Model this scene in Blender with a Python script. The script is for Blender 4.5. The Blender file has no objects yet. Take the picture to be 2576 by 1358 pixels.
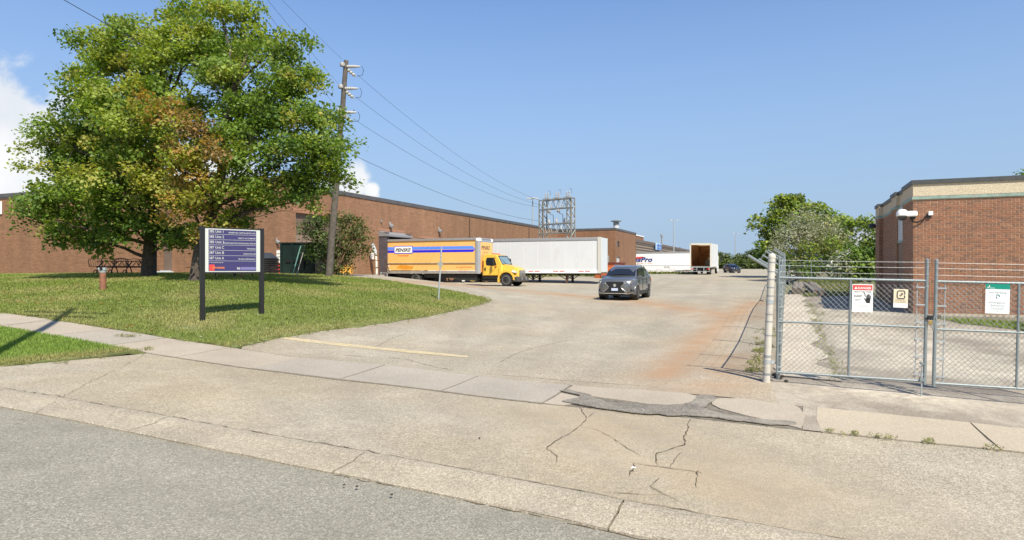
import bpy, math, random
import numpy as np
from mathutils import Vector, Matrix
from mathutils.geometry import delaunay_2d_cdt

random.seed(7)
rng = np.random.default_rng(7)
C = bpy.context.scene
COL = C.collection
R = math.radians

# ------------------------------------------------------------------ camera, sky, sun, exposure
F, CX, CY, EYE = 1648.0, 1288.0, 679.0, 2.45      # focal length and centre in the units of a 2576 px wide picture
cam_d = bpy.data.cameras.new('camera')
cam_d.sensor_width = 36
cam_d.lens = 36 * F / 2576
cam_d.clip_start = 0.05
cam_d.clip_end = 5000
cam = bpy.data.objects.new('camera', cam_d)
COL.objects.link(cam)
cam.location = (0, 0, EYE)
cam.rotation_euler = (R(90), 0, 0)
C.camera = cam

SUN = Vector((0.245, -0.563, 0.789)).normalized()
sun_d = bpy.data.lights.new('sun', 'SUN')
sun_d.energy = 4.2
sun_d.angle = R(0.55)
sun_d.color = (1.0, 0.93, 0.79)
sun = bpy.data.objects.new('sun', sun_d)
COL.objects.link(sun)
sun.location = (20, -40, 60)
sun.rotation_euler = SUN.to_track_quat('Z', 'Y').to_euler()

W = bpy.data.worlds.new('World')
C.world = W
W.use_nodes = True
nt = W.node_tree
nt.nodes.clear()
def N(tree, kind, **kw):
    n = tree.nodes.new(kind)
    for k, v in kw.items():
        if k in n.inputs and not hasattr(n, k):
            n.inputs[k].default_value = v
        else:
            setattr(n, k, v)
    return n
def L(tree, a, b):
    tree.links.new(a, b)
def math_n(tree, op, a, b=None, c=None, clamp=False):
    n = tree.nodes.new('ShaderNodeMath')
    n.operation = op
    n.use_clamp = clamp
    for i, x in enumerate((a, b, c)):
        if x is None:
            continue
        if isinstance(x, (int, float)):
            n.inputs[i].default_value = x
        else:
            tree.links.new(x, n.inputs[i])
    return n.outputs[0]
sky = N(nt, 'ShaderNodeTexSky')
sky.sky_type = 'NISHITA'
sky.sun_disc = False
sky.sun_elevation = math.asin(SUN.z)
sky.sun_rotation = math.atan2(SUN.x, SUN.y)
sky.altitude = 200
sky.air_density = 1.1
sky.dust_density = 0.35
sky.ozone_density = 2.2
tc = N(nt, 'ShaderNodeTexCoord')
# cumulus: fractal noise over the directions, gathered round a few cloud centres near the horizon
def cloud_dir(px, py):
    return Vector(((px - CX) / F, 1, (CY - py) / F)).normalized()
centres = [(cloud_dir(30, 318), 0.060), (cloud_dir(-55, 350), 0.075), (cloud_dir(-190, 450), 0.13), (cloud_dir(60, 400), 0.12), (cloud_dir(90, 490), 0.15), (cloud_dir(893, 458), 0.030), (cloud_dir(860, 485), 0.036), (cloud_dir(935, 478), 0.018), (cloud_dir(500, 520), 0.10),
           (Vector((-.9, -.2, .22)), .25), (Vector((-.5, -.9, .18)), .3), (Vector((.8, -.7, .2)), .25), (Vector((1, .1, .12)), .2)]
dens = None
for c, rad in centres:
    c = c.normalized()
    d = N(nt, 'ShaderNodeVectorMath', operation='DISTANCE')
    L(nt, tc.outputs['Generated'], d.inputs[0])
    d.inputs[1].default_value = c
    g = math_n(nt, 'MULTIPLY_ADD', d.outputs['Value'], -1.0 / rad, 1.0)
    dens = g if dens is None else math_n(nt, 'MAXIMUM', dens, g)
nz = N(nt, 'ShaderNodeTexNoise')
nz.inputs['Scale'].default_value = 13
nz.inputs['Detail'].default_value = 9
nz.inputs['Roughness'].default_value = 0.55
L(nt, tc.outputs['Generated'], nz.inputs['Vector'])
den = math_n(nt, 'ADD', math_n(nt, 'MAXIMUM', dens, -1.0), math_n(nt, 'MULTIPLY_ADD', nz.outputs['Fac'], 2.4, -1.12))
ramp = N(nt, 'ShaderNodeMapRange', interpolation_type='SMOOTHSTEP')
L(nt, den, ramp.inputs['Value'])
ramp.inputs['From Min'].default_value = 0.0
ramp.inputs['From Max'].default_value = 0.42
nz2 = N(nt, 'ShaderNodeTexNoise')
nz2.inputs['Scale'].default_value = 9
nz2.inputs['Detail'].default_value = 5
L(nt, tc.outputs['Generated'], nz2.inputs['Vector'])
shade = N(nt, 'ShaderNodeMapRange')
L(nt, nz2.outputs['Fac'], shade.inputs['Value'])
shade.inputs['From Min'].default_value = 0.35
shade.inputs['From Max'].default_value = 0.65
ccol = N(nt, 'ShaderNodeMix', data_type='RGBA')
L(nt, shade.outputs[0], ccol.inputs['Factor'])
ccol.inputs['A'].default_value = (5.4, 5.6, 5.9, 1)
ccol.inputs['B'].default_value = (7.2, 7.1, 6.9, 1)
tint = N(nt, 'ShaderNodeMix', data_type='RGBA', blend_type='MULTIPLY')
tint.inputs['Factor'].default_value = 1
L(nt, sky.outputs[0], tint.inputs['A'])
tint.inputs['B'].default_value = (.78, .95, 1.17, 1)
mixc = N(nt, 'ShaderNodeMix', data_type='RGBA')
L(nt, math_n(nt, 'MULTIPLY', ramp.outputs[0], 0.93), mixc.inputs['Factor'])
sepz = N(nt, 'ShaderNodeSeparateXYZ')
L(nt, tc.outputs['Generated'], sepz.inputs[0])
hz = N(nt, 'ShaderNodeMapRange', interpolation_type='SMOOTHSTEP')
L(nt, sepz.outputs['Z'], hz.inputs['Value'])
for k_, v_ in zip(('From Min', 'From Max', 'To Min', 'To Max'), (-0.06, 0.55, 0.97, 0.0)):
    hz.inputs[k_].default_value = v_
hmix = N(nt, 'ShaderNodeMix', data_type='RGBA')                # summer haze low in the sky, the same all round
L(nt, hz.outputs[0], hmix.inputs['Factor'])
L(nt, tint.outputs['Result'], hmix.inputs['A'])
hmix.inputs['B'].default_value = (2.42, 3.25, 4.45, 1)
L(nt, hmix.outputs['Result'], mixc.inputs['A'])
L(nt, ccol.outputs['Result'], mixc.inputs['B'])
bg = N(nt, 'ShaderNodeBackground')
bg.inputs['Strength'].default_value = 0.088
L(nt, mixc.outputs['Result'], bg.inputs['Color'])
wo = N(nt, 'ShaderNodeOutputWorld')
L(nt, bg.outputs[0], wo.inputs['Surface'])

C.view_settings.view_transform = 'Standard'
C.view_settings.look = 'None'
C.view_settings.gamma = 1
C.view_settings.use_curve_mapping = False
C.view_settings.exposure = 0.82
C.cycles.max_bounces = 6
C.cycles.transparent_max_bounces = 8
C.cycles.use_denoising = True

# ------------------------------------------------------------------ helpers
def at(px, py, d):
    """World point seen at (px, py) of the photograph at depth d."""
    return Vector(((px - CX) / F * d, d, EYE + (CY - py) / F * d))

UD = Vector((.3875, .9219, 0))       # along the driveway, away from the street
VD = Vector((.9219, -.3875, 0))      # along the street
ROT = math.atan2(VD.y, VD.x)

def tag(o, label=None, cat=None, group=None, kind=None):
    if label: o['label'] = label
    if cat: o['category'] = cat
    if group: o['group'] = group
    if kind: o['kind'] = kind
    return o

def thing(name, label, cat, loc=(0, 0, 0), rz=0, group=None):
    o = bpy.data.objects.new(name, None)
    o.empty_display_size = 0.2
    COL.objects.link(o)
    o.location = loc
    o.rotation_euler = (0, 0, rz)
    return tag(o, label, cat, group)

class MB:
    """Collects simple shapes into one mesh."""
    def __init__(s):
        s.v, s.f, s.mi, s.m = [], [], [], 0
    def add(s, vs, fs):
        b = len(s.v)
        s.v += [tuple(p) for p in vs]
        s.f += [tuple(b + i for i in f) for f in fs]
        s.mi += [s.m] * len(fs)
        return s
    def box(s, c, d, M=None):
        x, y, z = (k / 2 for k in d)
        vs = [Vector((c[0] + a * x, c[1] + b * y, c[2] + e * z)) for a in (-1, 1) for b in (-1, 1) for e in (-1, 1)]
        if M is not None:
            vs = [M @ p for p in vs]
        return s.add(vs, [(0, 1, 3, 2), (4, 6, 7, 5), (0, 4, 5, 1), (2, 3, 7, 6), (0, 2, 6, 4), (1, 5, 7, 3)])
    def bx(s, x0, x1, y0, y1, z0, z1):
        return s.box(((x0 + x1) / 2, (y0 + y1) / 2, (z0 + z1) / 2), (x1 - x0, y1 - y0, z1 - z0))
    def rbox(s, x0, x1, y0, y1, z0, z1, b):
        """box with bevelled vertical and horizontal edges (chamfer b)"""
        vs = []
        for z, i in ((z0, b), (z0 + b, 0), (z1 - b, 0), (z1, b)):
            for (x, y) in ((x0 + i + b, y0 + i), (x1 - i - b, y0 + i), (x1 - i, y0 + i + b), (x1 - i, y1 - i - b), (x1 - i - b, y1 - i), (x0 + i + b, y1 - i), (x0 + i, y1 - i - b), (x0 + i, y0 + i + b)):
                vs.append((x, y, z))
        fs = [tuple(range(7, -1, -1)), tuple(range(24, 32))]
        for k in range(3):
            for i in range(8):
                j = (i + 1) % 8
                fs.append((k * 8 + i, k * 8 + j, k * 8 + 8 + j, k * 8 + 8 + i))
        return s.add(vs, fs)
    def tube(s, pts, r, n=8, cap=True):
        pts = [Vector(p) for p in pts]
        rs = r if isinstance(r, (list, tuple)) else [r] * len(pts)
        vs, fs = [], []
        prev = None
        for i, p in enumerate(pts):
            t = (pts[min(i + 1, len(pts) - 1)] - pts[max(i - 1, 0)]).normalized()
            a = prev if prev is not None and abs(prev.dot(t)) < .95 else (Vector((0, 0, 1)) if abs(t.z) < .9 else Vector((1, 0, 0)))
            a = (a - t * a.dot(t)).normalized()
            prev = a
            b = t.cross(a)
            for k in range(n):
                q = 2 * math.pi * k / n
                vs.append(p + (a * math.cos(q) + b * math.sin(q)) * rs[i])
        for i in range(len(pts) - 1):
            for k in range(n):
                j = (k + 1) % n
                fs.append((i * n + k, i * n + j, i * n + n + j, i * n + n + k))
        if cap:
            fs.append(tuple(range(n - 1, -1, -1)))
            fs.append(tuple((len(pts) - 1) * n + k for k in range(n)))
        return s.add(vs, fs)
    def lathe(s, prof, c=(0, 0, 0), axis='z', n=16):
        """profile of (radius, height) turned about an axis through c"""
        vs, fs = [], []
        for r, h in prof:
            for k in range(n):
                q = 2 * math.pi * k / n
                x, y = r * math.cos(q), r * math.sin(q)
                p = {'z': (x, y, h), 'y': (x, h, y), 'x': (h, x, y)}[axis]
                vs.append((p[0] + c[0], p[1] + c[1], p[2] + c[2]))
        for i in range(len(prof) - 1):
            for k in range(n):
                j = (k + 1) % n
                f = (i * n + k, i * n + j, i * n + n + j, i * n + n + k)
                fs.append(f if axis != 'y' else f[::-1])
        fs.append(tuple(range(n - 1, -1, -1)) if axis != 'y' else tuple(range(n)))
        e = tuple((len(prof) - 1) * n + k for k in range(n))
        fs.append(e if axis != 'y' else e[::-1])
        return s.add(vs, fs)
    def prism(s, out, y0, y1, plane='xz'):
        """closed outline extruded between y0 and y1 (outline in x-z), or along z / x"""
        n = len(out)
        mk = {'xz': lambda a, b, t: (a, t, b), 'xy': lambda a, b, t: (a, b, t), 'yz': lambda a, b, t: (t, a, b)}[plane]
        vs = [mk(a, b, y0) for a, b in out] + [mk(a, b, y1) for a, b in out]
        fs = [tuple(range(n)), tuple(range(2 * n - 1, n - 1, -1))]
        for i in range(n):
            j = (i + 1) % n
            fs.append((j, i, n + i, n + j))
        return s.add(vs, fs)
    def quad(s, a, b, c, d):
        return s.add([a, b, c, d], [(0, 1, 2, 3)])
    def build(s, name, mats, parent=None, smooth=False, fix=True, shadow=True):
        me = bpy.data.meshes.new(name)
        me.from_pydata(s.v, [], s.f)
        for m in (mats if isinstance(mats, (list, tuple)) else [mats]):
            me.materials.append(m)
        if len(me.materials) > 1:
            me.polygons.foreach_set('material_index', s.mi)
        if fix:
            import bmesh
            bm = bmesh.new()
            bm.from_mesh(me)
            bmesh.ops.recalc_face_normals(bm, faces=bm.faces)
            bm.to_mesh(me)
            bm.free()
        if smooth:
            me.shade_smooth()
            if smooth != 'all':
                me.set_sharp_from_angle(angle=R(smooth if isinstance(smooth, (int, float)) and smooth > 1 else 38))
        me.update()
        o = bpy.data.objects.new(name, me)
        COL.objects.link(o)
        if parent is not None:
            o.parent = parent
        return o

def copy_tree(o, parent=None):
    c = o.copy()
    COL.objects.link(c)
    c.parent = parent
    for ch in list(o.children):
        copy_tree(ch, c)
    return c

# materials -----------------------------------------------------------------
MATS = {}
def mat(name, col, rough=.6, metal=0.0, var=0.0, scale=8.0, bump=0.0, bscale=None, spec=.5, coat=0.0, dirt=None, dscale=1.2, dmin=.5):
    if name in MATS:
        return MATS[name]
    m = bpy.data.materials.new(name)
    m.use_nodes = True
    t = m.node_tree
    b = t.nodes['Principled BSDF']
    b.inputs['Roughness'].default_value = rough
    b.inputs['Metallic'].default_value = metal
    b.inputs['Specular IOR Level'].default_value = spec
    b.inputs['Coat Weight'].default_value = coat
    b.inputs['Coat Roughness'].default_value = .08
    b.inputs['Base Color'].default_value = (*col, 1)
    geo = N(t, 'ShaderNodeTexCoord')
    out = None
    if var:
        n = N(t, 'ShaderNodeTexNoise')
        n.inputs['Scale'].default_value = scale
        n.inputs['Detail'].default_value = 6
        n.inputs['Roughness'].default_value = .6
        L(t, geo.outputs['Object'], n.inputs['Vector'])
        mx = N(t, 'ShaderNodeMix', data_type='RGBA')
        mr = N(t, 'ShaderNodeMapRange')
        mr.inputs['From Min'].default_value = .3
        mr.inputs['From Max'].default_value = .7
        L(t, n.outputs['Fac'], mr.inputs['Value'])
        L(t, mr.outputs[0], mx.inputs['Factor'])
        mx.inputs['A'].default_value = (*[max(0, c * (1 - var)) for c in col], 1)
        mx.inputs['B'].default_value = (*[c * (1 + var) for c in col], 1)
        out = mx.outputs['Result']
    if dirt:
        n = N(t, 'ShaderNodeTexNoise')
        n.inputs['Scale'].default_value = dscale
        n.inputs['Detail'].default_value = 8
        n.inputs['Roughness'].default_value = .65
        L(t, geo.outputs['Object'], n.inputs['Vector'])
        mr = N(t, 'ShaderNodeMapRange')
        mr.inputs['From Min'].default_value = dmin
        mr.inputs['From Max'].default_value = dmin + .22
        mr.inputs['To Max'].default_value = .75
        L(t, n.outputs['Fac'], mr.inputs['Value'])
        mx = N(t, 'ShaderNodeMix', data_type='RGBA')
        L(t, mr.outputs[0], mx.inputs['Factor'])
        if out is not None:
            L(t, out, mx.inputs['A'])
        else:
            mx.inputs['A'].default_value = (*col, 1)
        mx.inputs['B'].default_value = (*dirt, 1)
        out = mx.outputs['Result']
    if out is not None:
        L(t, out, b.inputs['Base Color'])
    if bump:
        n = N(t, 'ShaderNodeTexNoise')
        n.inputs['Scale'].default_value = bscale or scale * 4
        n.inputs['Detail'].default_value = 4
        L(t, geo.outputs['Object'], n.inputs['Vector'])
        bp = N(t, 'ShaderNodeBump')
        bp.inputs['Strength'].default_value = bump
        bp.inputs['Distance'].default_value = .02
        L(t, n.outputs['Fac'], bp.inputs['Height'])
        L(t, bp.outputs[0], b.inputs['Normal'])
    MATS[name] = m
    return m

def paving(name, col, speck, amount=.35, patch=.18, big=.35, fine=55.0, stain=False, warm=None, rough=.9, mottle=0, stain_col=(.34, .20, .105), grit_col=(.34, .27, .185)):
    """Pavement: aggregate specks at two sizes, soft blotches, optional iron-red dirt from the mesh's own attribute."""
    m = bpy.data.materials.new(name)
    m.use_nodes = True
    t = m.node_tree
    b = t.nodes['Principled BSDF']
    b.inputs['Roughness'].default_value = rough
    b.inputs['Specular IOR Level'].default_value = .25
    g = N(t, 'ShaderNodeNewGeometry')
    def noise(s, d=3, r=.55):
        n = N(t, 'ShaderNodeTexNoise')
        n.inputs['Scale'].default_value = s
        n.inputs['Detail'].default_value = d
        n.inputs['Roughness'].default_value = r
        L(t, g.outputs['Position'], n.inputs['Vector'])
        return n.outputs['Fac']
    def mr(x, a, c, lo=0., hi=1.):
        n = N(t, 'ShaderNodeMapRange')
        L(t, x, n.inputs['Value'])
        for k, v in zip(('From Min', 'From Max', 'To Min', 'To Max'), (a, c, lo, hi)):
            n.inputs[k].default_value = v
        return n.outputs[0]
    def mix(fac, a, c, mode='MIX'):
        n = N(t, 'ShaderNodeMix', data_type='RGBA', blend_type=mode)
        if isinstance(fac, (int, float)): n.inputs['Factor'].default_value = fac
        else: L(t, fac, n.inputs['Factor'])
        for k, x in (('A', a), ('B', c)):
            if isinstance(x, tuple): n.inputs[k].default_value = (*x, 1)
            else: L(t, x, n.inputs[k])
        return n.outputs['Result']
    vor = N(t, 'ShaderNodeTexVoronoi')
    vor.inputs['Scale'].default_value = fine
    L(t, g.outputs['Position'], vor.inputs['Vector'])
    sep = N(t, 'ShaderNodeSeparateColor')
    L(t, vor.outputs['Color'], sep.inputs[0])
    c = mix(mr(sep.outputs[0], .05, .95), tuple(x * (1 - amount) for x in col), tuple(min(.9, x * (1 + amount)) for x in col))
    c = mix(mr(sep.outputs[1], .84, .9), c, speck)
    c = mix(mr(noise(fine * .33, 2), .35, .65, 0, .35), c, tuple(x * .6 for x in col))
    blot = noise(big, 7, .62)
    c = mix(mr(blot, .3, .7), mix(1.0, c, (1 - patch,) * 3, 'MULTIPLY'), mix(1.0, c, (1 + patch * .6,) * 3, 'MULTIPLY'))
    if warm:
        c = mix(mr(noise(.22, 5), .42, .62, 0, .6), c, mix(1.0, c, warm, 'MULTIPLY'))
    # worn, darker wheel paths
    aw = N(t, 'ShaderNodeAttribute')
    aw.attribute_name = 'wear'
    c = mix(math_n(t, 'MULTIPLY', aw.outputs['Fac'], mr(noise(2.2, 6, .65), .2, .7), clamp=True), c, tuple(x * .62 for x in col))
    # dark oil and tyre spots
    c = mix(mr(noise(1.7, 6, .7), .67, .76, 0, .3), c, tuple(x * .45 for x in col))
    if stain:
        a = N(t, 'ShaderNodeAttribute')
        a.attribute_name = 'stain'
        s = math_n(t, 'MULTIPLY', a.outputs['Fac'], mr(noise(.9, 7, .6), .12, .5), clamp=True)
        c = mix(math_n(t, 'MULTIPLY', s, .85), c, stain_col)
        a2 = N(t, 'ShaderNodeAttribute')
        a2.attribute_name = 'grit'
        c = mix(math_n(t, 'MULTIPLY', a2.outputs['Fac'], mr(noise(6, 5), .3, .65), clamp=True), c, grit_col)
    if mottle:
        c = mix(mr(noise(.45, 8, .68), .44, .60, 0, mottle), c, (.20, .17, .135))
        c = mix(mr(noise(.7, 8, .7), .50, .66, 0, mottle), c, (.52, .47, .38))
    L(t, c, b.inputs['Base Color'])
    bp = N(t, 'ShaderNodeBump')
    bp.inputs['Strength'].default_value = .5
    bp.inputs['Distance'].default_value = .008
    L(t, math_n(t, 'ADD', vor.outputs['Distance'], math_n(t, 'MULTIPLY', noise(fine * .6, 2), 1.0)), bp.inputs['Height'])
    L(t, bp.outputs[0], b.inputs['Normal'])
    MATS[name] = m
    return m

def text(s, parent, mt, h, loc, width=None, rot=(R(90), 0, 0), align='LEFT', bold=0.0, shear=0.0, name='lettering', ext=.002):
    """Flat raised lettering: cap height h, optionally stretched to a given width."""
    cu = bpy.data.curves.new(name, 'FONT')
    cu.body = s
    cu.size = 1
    cu.shear = shear
    cu.offset = bold
    cu.resolution_u = 2
    ob = bpy.data.objects.new(name, cu)
    dg = bpy.context.evaluated_depsgraph_get()
    me = bpy.data.meshes.new_from_object(ob)
    bpy.data.objects.remove(ob)
    co = np.empty(len(me.vertices) * 3)
    me.vertices.foreach_get('co', co)
    co = co.reshape(-1, 3)
    k = h / .73
    co *= k
    lo, hi = co[:, 0].min(), co[:, 0].max()
    co[:, 0] -= lo
    w = hi - lo
    if width:
        co[:, 0] *= width / w
        w = width
    if align == 'CENTER': co[:, 0] -= w / 2
    if align == 'RIGHT': co[:, 0] -= w
    me.vertices.foreach_set('co', co.ravel())
    me.materials.clear()
    me.materials.append(mt)
    me.update()
    o = bpy.data.objects.new(name, me)
    COL.objects.link(o)
    o.parent = parent
    o.location = loc
    o.rotation_euler = rot
    return o
# ------------------------------------------------------------------ the lie of the land
def line_t(P, px, ang=None):
    """parameter along VD from P=(X, Y) at which the picture column px is reached"""
    r = (px - CX) / F
    return (r * P[1] - P[0]) / (VD.x - r * VD.y)
KP, S1P, S2P = (1.28, 6.0), (0.0, 11.49), (0.0, 13.2)
ctrl = []
def cp(px, py, d):
    p = at(px, py, d)
    ctrl.append((p.x, p.y, p.z))
def cline(P, pts, off=None):
    for px, py in pts:
        d = P[1] + line_t(P, px) * VD.y
        cp(px, py, d)
        if off:
            p = at(px, py, d)
            for o, dz in off:
                q = p + UD * o
                ctrl.append((q.x, q.y, p.z + dz))
cline(KP, [(0, 1020), (280, 1074), (555, 1130), (812, 1180), (1055, 1228), (1363, 1292), (1640, 1350)], [(-3.5, -.02), (.65, .05)])
cline(S1P, [(0, 823), (169, 851), (403, 893), (623, 926), (846, 954), (1207, 997), (1369, 1015), (2020, 1081), (2576, 1138)])
cline(S2P, [(0, 788), (237, 822), (393, 846), (572, 873), (967, 919), (1203, 947), (1440, 971), (2020, 1023), (2576, 1080)])
for px, py, d in [(1927, 960, 12.6), (2320, 995, 11.85), (2576, 1022, 11.3),
                  (2297, 789, 23.2), (2576, 803, 21.95), (2207, 745, 32.6), (2010, 728, 38), (1983, 709, 60), (2180, 700, 52),
                  (509, 808, 19.5), (658, 790, 20.66), (375, 696, 30), (495, 706, 27), (259, 730, 25), (0, 691, 50.8), (400, 690, 45), (638, 689.5, 40.9),
                  (826, 705, 34), (1103, 755, 29), (1000, 699, 41), (1000, 712, 36), (1100, 728, 33), (1210, 748, 32), (1235, 760, 30), (1100, 709, 42), (1200, 723, 41), (850, 697, 36),
                  (700, 690, 40), (900, 692, 45), (1000, 810, 22), (700, 853, 18), (1300, 726, 44), (1400, 800, 25.5), (1800, 900, 16.5),
                  (1593, 756.5, 32), (1513, 754, 32.6), (1624, 749.6, 34.6), (1700, 747, 34), (1258, 720, 49.5), (1415, 714, 54.5), (1700, 715, 56), (1760, 691, 81), (1600, 690, 84), (1840, 688, 112), (1890, 677, 165), (1650, 686, 100),
                  (1900, 760, 33), (1912, 712, 55), (1925, 692, 80), (1450, 696, 66), (1549, 685.5, 92.6), (1350, 687, 84)]:
    cp(px, py, d)
for px, d, z in [(1065, 50.5, 1.22), (975, 53, 1.2), (1190, 57, 1.3), (1100, 59.5, 1.3)]:
    ctrl.append(((px - CX) / F * d, d, z))
for a in range(0, 360, 30):
    x, y = math.sin(R(a)), math.cos(R(a))
    for rr in (330, 800):
        z = 2.2 + .4 * y + (.9 if y > .5 else 0)
        ctrl.append((x * rr, y * rr, z))
for x, y, z in [(30, -6, -.25), (-30, 4, 1.1), (0, -12, -.1), (-60, 40, 2.0), (55, 20, .6), (60, 60, 1.5)]:
    ctrl.append((x, y, z))
CT = np.array(ctrl)
CT[:, 2] -= .035                        # the sheets laid on top add this much again
_sc = 20.0
def _phi(r2):
    return .5 * r2 * np.log(r2 + 1e-9)
_P = CT[:, :2] / _sc
_n = len(_P)
_A = np.zeros((_n + 3, _n + 3))
_A[:_n, :_n] = _phi(((_P[:, None, :] - _P[None, :, :]) ** 2).sum(-1)) + np.eye(_n) * 3e-4
_A[:_n, _n] = 1
_A[:_n, _n + 1:] = _P
_A[_n:, :_n] = _A[:_n, _n:].T
_w = np.linalg.solve(_A, np.concatenate([CT[:, 2], np.zeros(3)]))
def gz_arr(xy):
    q = np.asarray(xy, float) / _sc
    out = np.empty(len(q))
    for i in range(0, len(q), 20000):
        s = q[i:i + 20000]
        K = _phi(((s[:, None, :] - _P[None, :, :]) ** 2).sum(-1))
        out[i:i + 20000] = K @ _w[:_n] + _w[_n] + s @ _w[_n + 1:]
    return out
def gz(x, y):
    return float(gz_arr([(x, y)])[0])
_ds = np.concatenate([np.arange(4, 60, .1), np.arange(60, 260, .5)])
def hit(px, py):
    """where the line of sight through (px, py) meets the ground (plan point)"""
    r, s = (px - CX) / F, (CY - py) / F
    z = gz_arr(np.stack([r * _ds, _ds], 1))
    below = (EYE + s * _ds) <= z
    i = int(np.argmax(below)) if below.any() else len(_ds) - 1
    if i > 0 and below.any():
        g0 = EYE + s * _ds[i - 1] - z[i - 1]
        g1 = EYE + s * _ds[i] - z[i]
        d = _ds[i - 1] + (_ds[i] - _ds[i - 1]) * g0 / max(1e-9, g0 - g1)
    else:
        d = _ds[i]
    return (r * d, d)
def hits(pts):
    return [hit(*p) for p in pts]
def on(P, t, o=0):
    """plan point t along the street from P and o up the driveway"""
    return (P[0] + VD.x * t + UD.x * o, P[1] + VD.y * t + UD.y * o)

def dens_line(pts, step):
    out = []
    for i, a in enumerate(pts):
        b = pts[(i + 1) % len(pts)]
        n = max(1, int(math.hypot(b[0] - a[0], b[1] - a[1]) / step))
        out += [(a[0] + (b[0] - a[0]) * k / n, a[1] + (b[1] - a[1]) * k / n) for k in range(n)]
    return out
def inside(pts, poly):
    x, y = pts[:, 0], pts[:, 1]
    r = np.zeros(len(pts), bool)
    p = np.asarray(poly)
    q = np.roll(p, -1, 0)
    for (x0, y0), (x1, y1) in zip(p, q):
        c = ((y0 > y) != (y1 > y))
        if y1 != y0:
            r ^= c & (x < (x1 - x0) * (y - y0) / (y1 - y0) + x0)
    return r
def sheet(name, poly, off, mt, step=.5, near=None, parent=None, thick=0, holes=None, attrs=None, kind='structure', jitter=0):
    """a piece of ground: outline in plan, draped on the terrain off metres above it"""
    b = dens_line(poly, step)
    if jitter:
        b = [(x + rng.normal(0, jitter), y + rng.normal(0, jitter)) for x, y in b]
    bb = np.array(b)
    lo, hi = bb.min(0), bb.max(0)
    gx, gy = np.meshgrid(np.arange(lo[0] + step / 2, hi[0], step), np.arange(lo[1] + step / 2, hi[1], step))
    g = np.stack([gx.ravel(), gy.ravel()], 1)
    if len(g):
        g = g + rng.uniform(-.18, .18, g.shape) * step
        g = g[inside(g, bb)]
        # keep clear of the outline
        if len(g) and len(g) * len(bb) < 4e7:
            dm = np.min(((g[:, None, :] - bb[None, :, :]) ** 2).sum(-1), 1)
            g = g[dm > (step * .35) ** 2]
    allp = np.concatenate([bb, g]) if len(g) else bb
    res = delaunay_2d_cdt([Vector(p) for p in allp], [], [list(range(len(bb)))], 1, 1e-5)
    vo = np.array([(v.x, v.y) for v in res[0]])
    z = gz_arr(vo) + off
    vs = np.column_stack([vo, z])
    mb = MB()
    mb.v = [tuple(v) for v in vs]
    mb.f = [tuple(f) for f in res[2]]
    mb.mi = [0] * len(mb.f)
    if thick:
        from collections import Counter
        ed = Counter()
        for f in mb.f:
            for i in range(3):
                ed[(f[i], f[(i + 1) % 3])] += 1
        base = len(mb.v)
        mb.v += [(x, y, zz - thick) for x, y, zz in vs]
        for (i, j) in [e for e in ed if (e[1], e[0]) not in ed]:
            mb.f.append((j, i, base + i, base + j))
            mb.mi.append(0)
    o = mb.build(name, mt, parent, fix=False)
    me = o.data
    # normals up
    if len(me.polygons) and me.polygons[0].normal.z < 0:
        me.flip_normals()
    if attrs:
        al = np.array([v.co[:2] for v in me.vertices])
        for an, fn in attrs.items():
            a = me.attributes.new(an, 'FLOAT', 'POINT')
            a.data.foreach_set('value', fn(al).astype(np.float32))
    if not thick:
        me.shade_smooth()
    if parent is None:
        o['kind'] = kind
    return o
def dist_poly(q, pts):
    d = np.full(len(q), 1e9)
    for a, b in zip(pts[:-1], pts[1:]):
        a, b = np.array(a), np.array(b)
        ab = b - a
        t = np.clip(((q - a) @ ab) / (ab @ ab), 0, 1)
        d = np.minimum(d, np.hypot(*(q - a - t[:, None] * ab).T))
    return d

# base terrain, out to the horizon (kept a little below everything laid on it)
ths = np.concatenate([np.arange(-64, 64, 2.0), np.arange(64, 296, 8.0)])
rads = np.concatenate([[1.5, 3, 4.5], np.arange(6, 70, 1.6), np.geomspace(70, 1500, 28)])
tv, tf = [], []
for r_ in rads:
    for a in ths:
        tv.append((r_ * math.sin(R(a)), r_ * math.cos(R(a))))
tz = gz_arr(tv) - np.repeat(np.clip(rads * .004 + .03, .05, .25), len(ths))
far = np.repeat(rads > 330, len(ths))
tz[far] = np.minimum(tz[far], 2.0)
nth = len(ths)
for i in range(len(rads) - 1):
    for k in range(nth):
        j = (k + 1) % nth
        tf.append((i * nth + k, i * nth + nth + k, i * nth + nth + j, i * nth + j))
tf.append(tuple(range(nth)))
m_ground = mat('dry_ground', (.16, .15, .075), .95, var=.35, scale=.8, bump=.4, bscale=6)
mb = MB()
mb.v = [(x, y, z) for (x, y), z in zip(tv, tz)]
mb.f = tf
mb.mi = [0] * len(tf)
g = mb.build('ground', m_ground, fix=False)
if g.data.polygons[0].normal.z < 0:
    g.data.flip_normals()
g['kind'] = 'structure'

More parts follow.
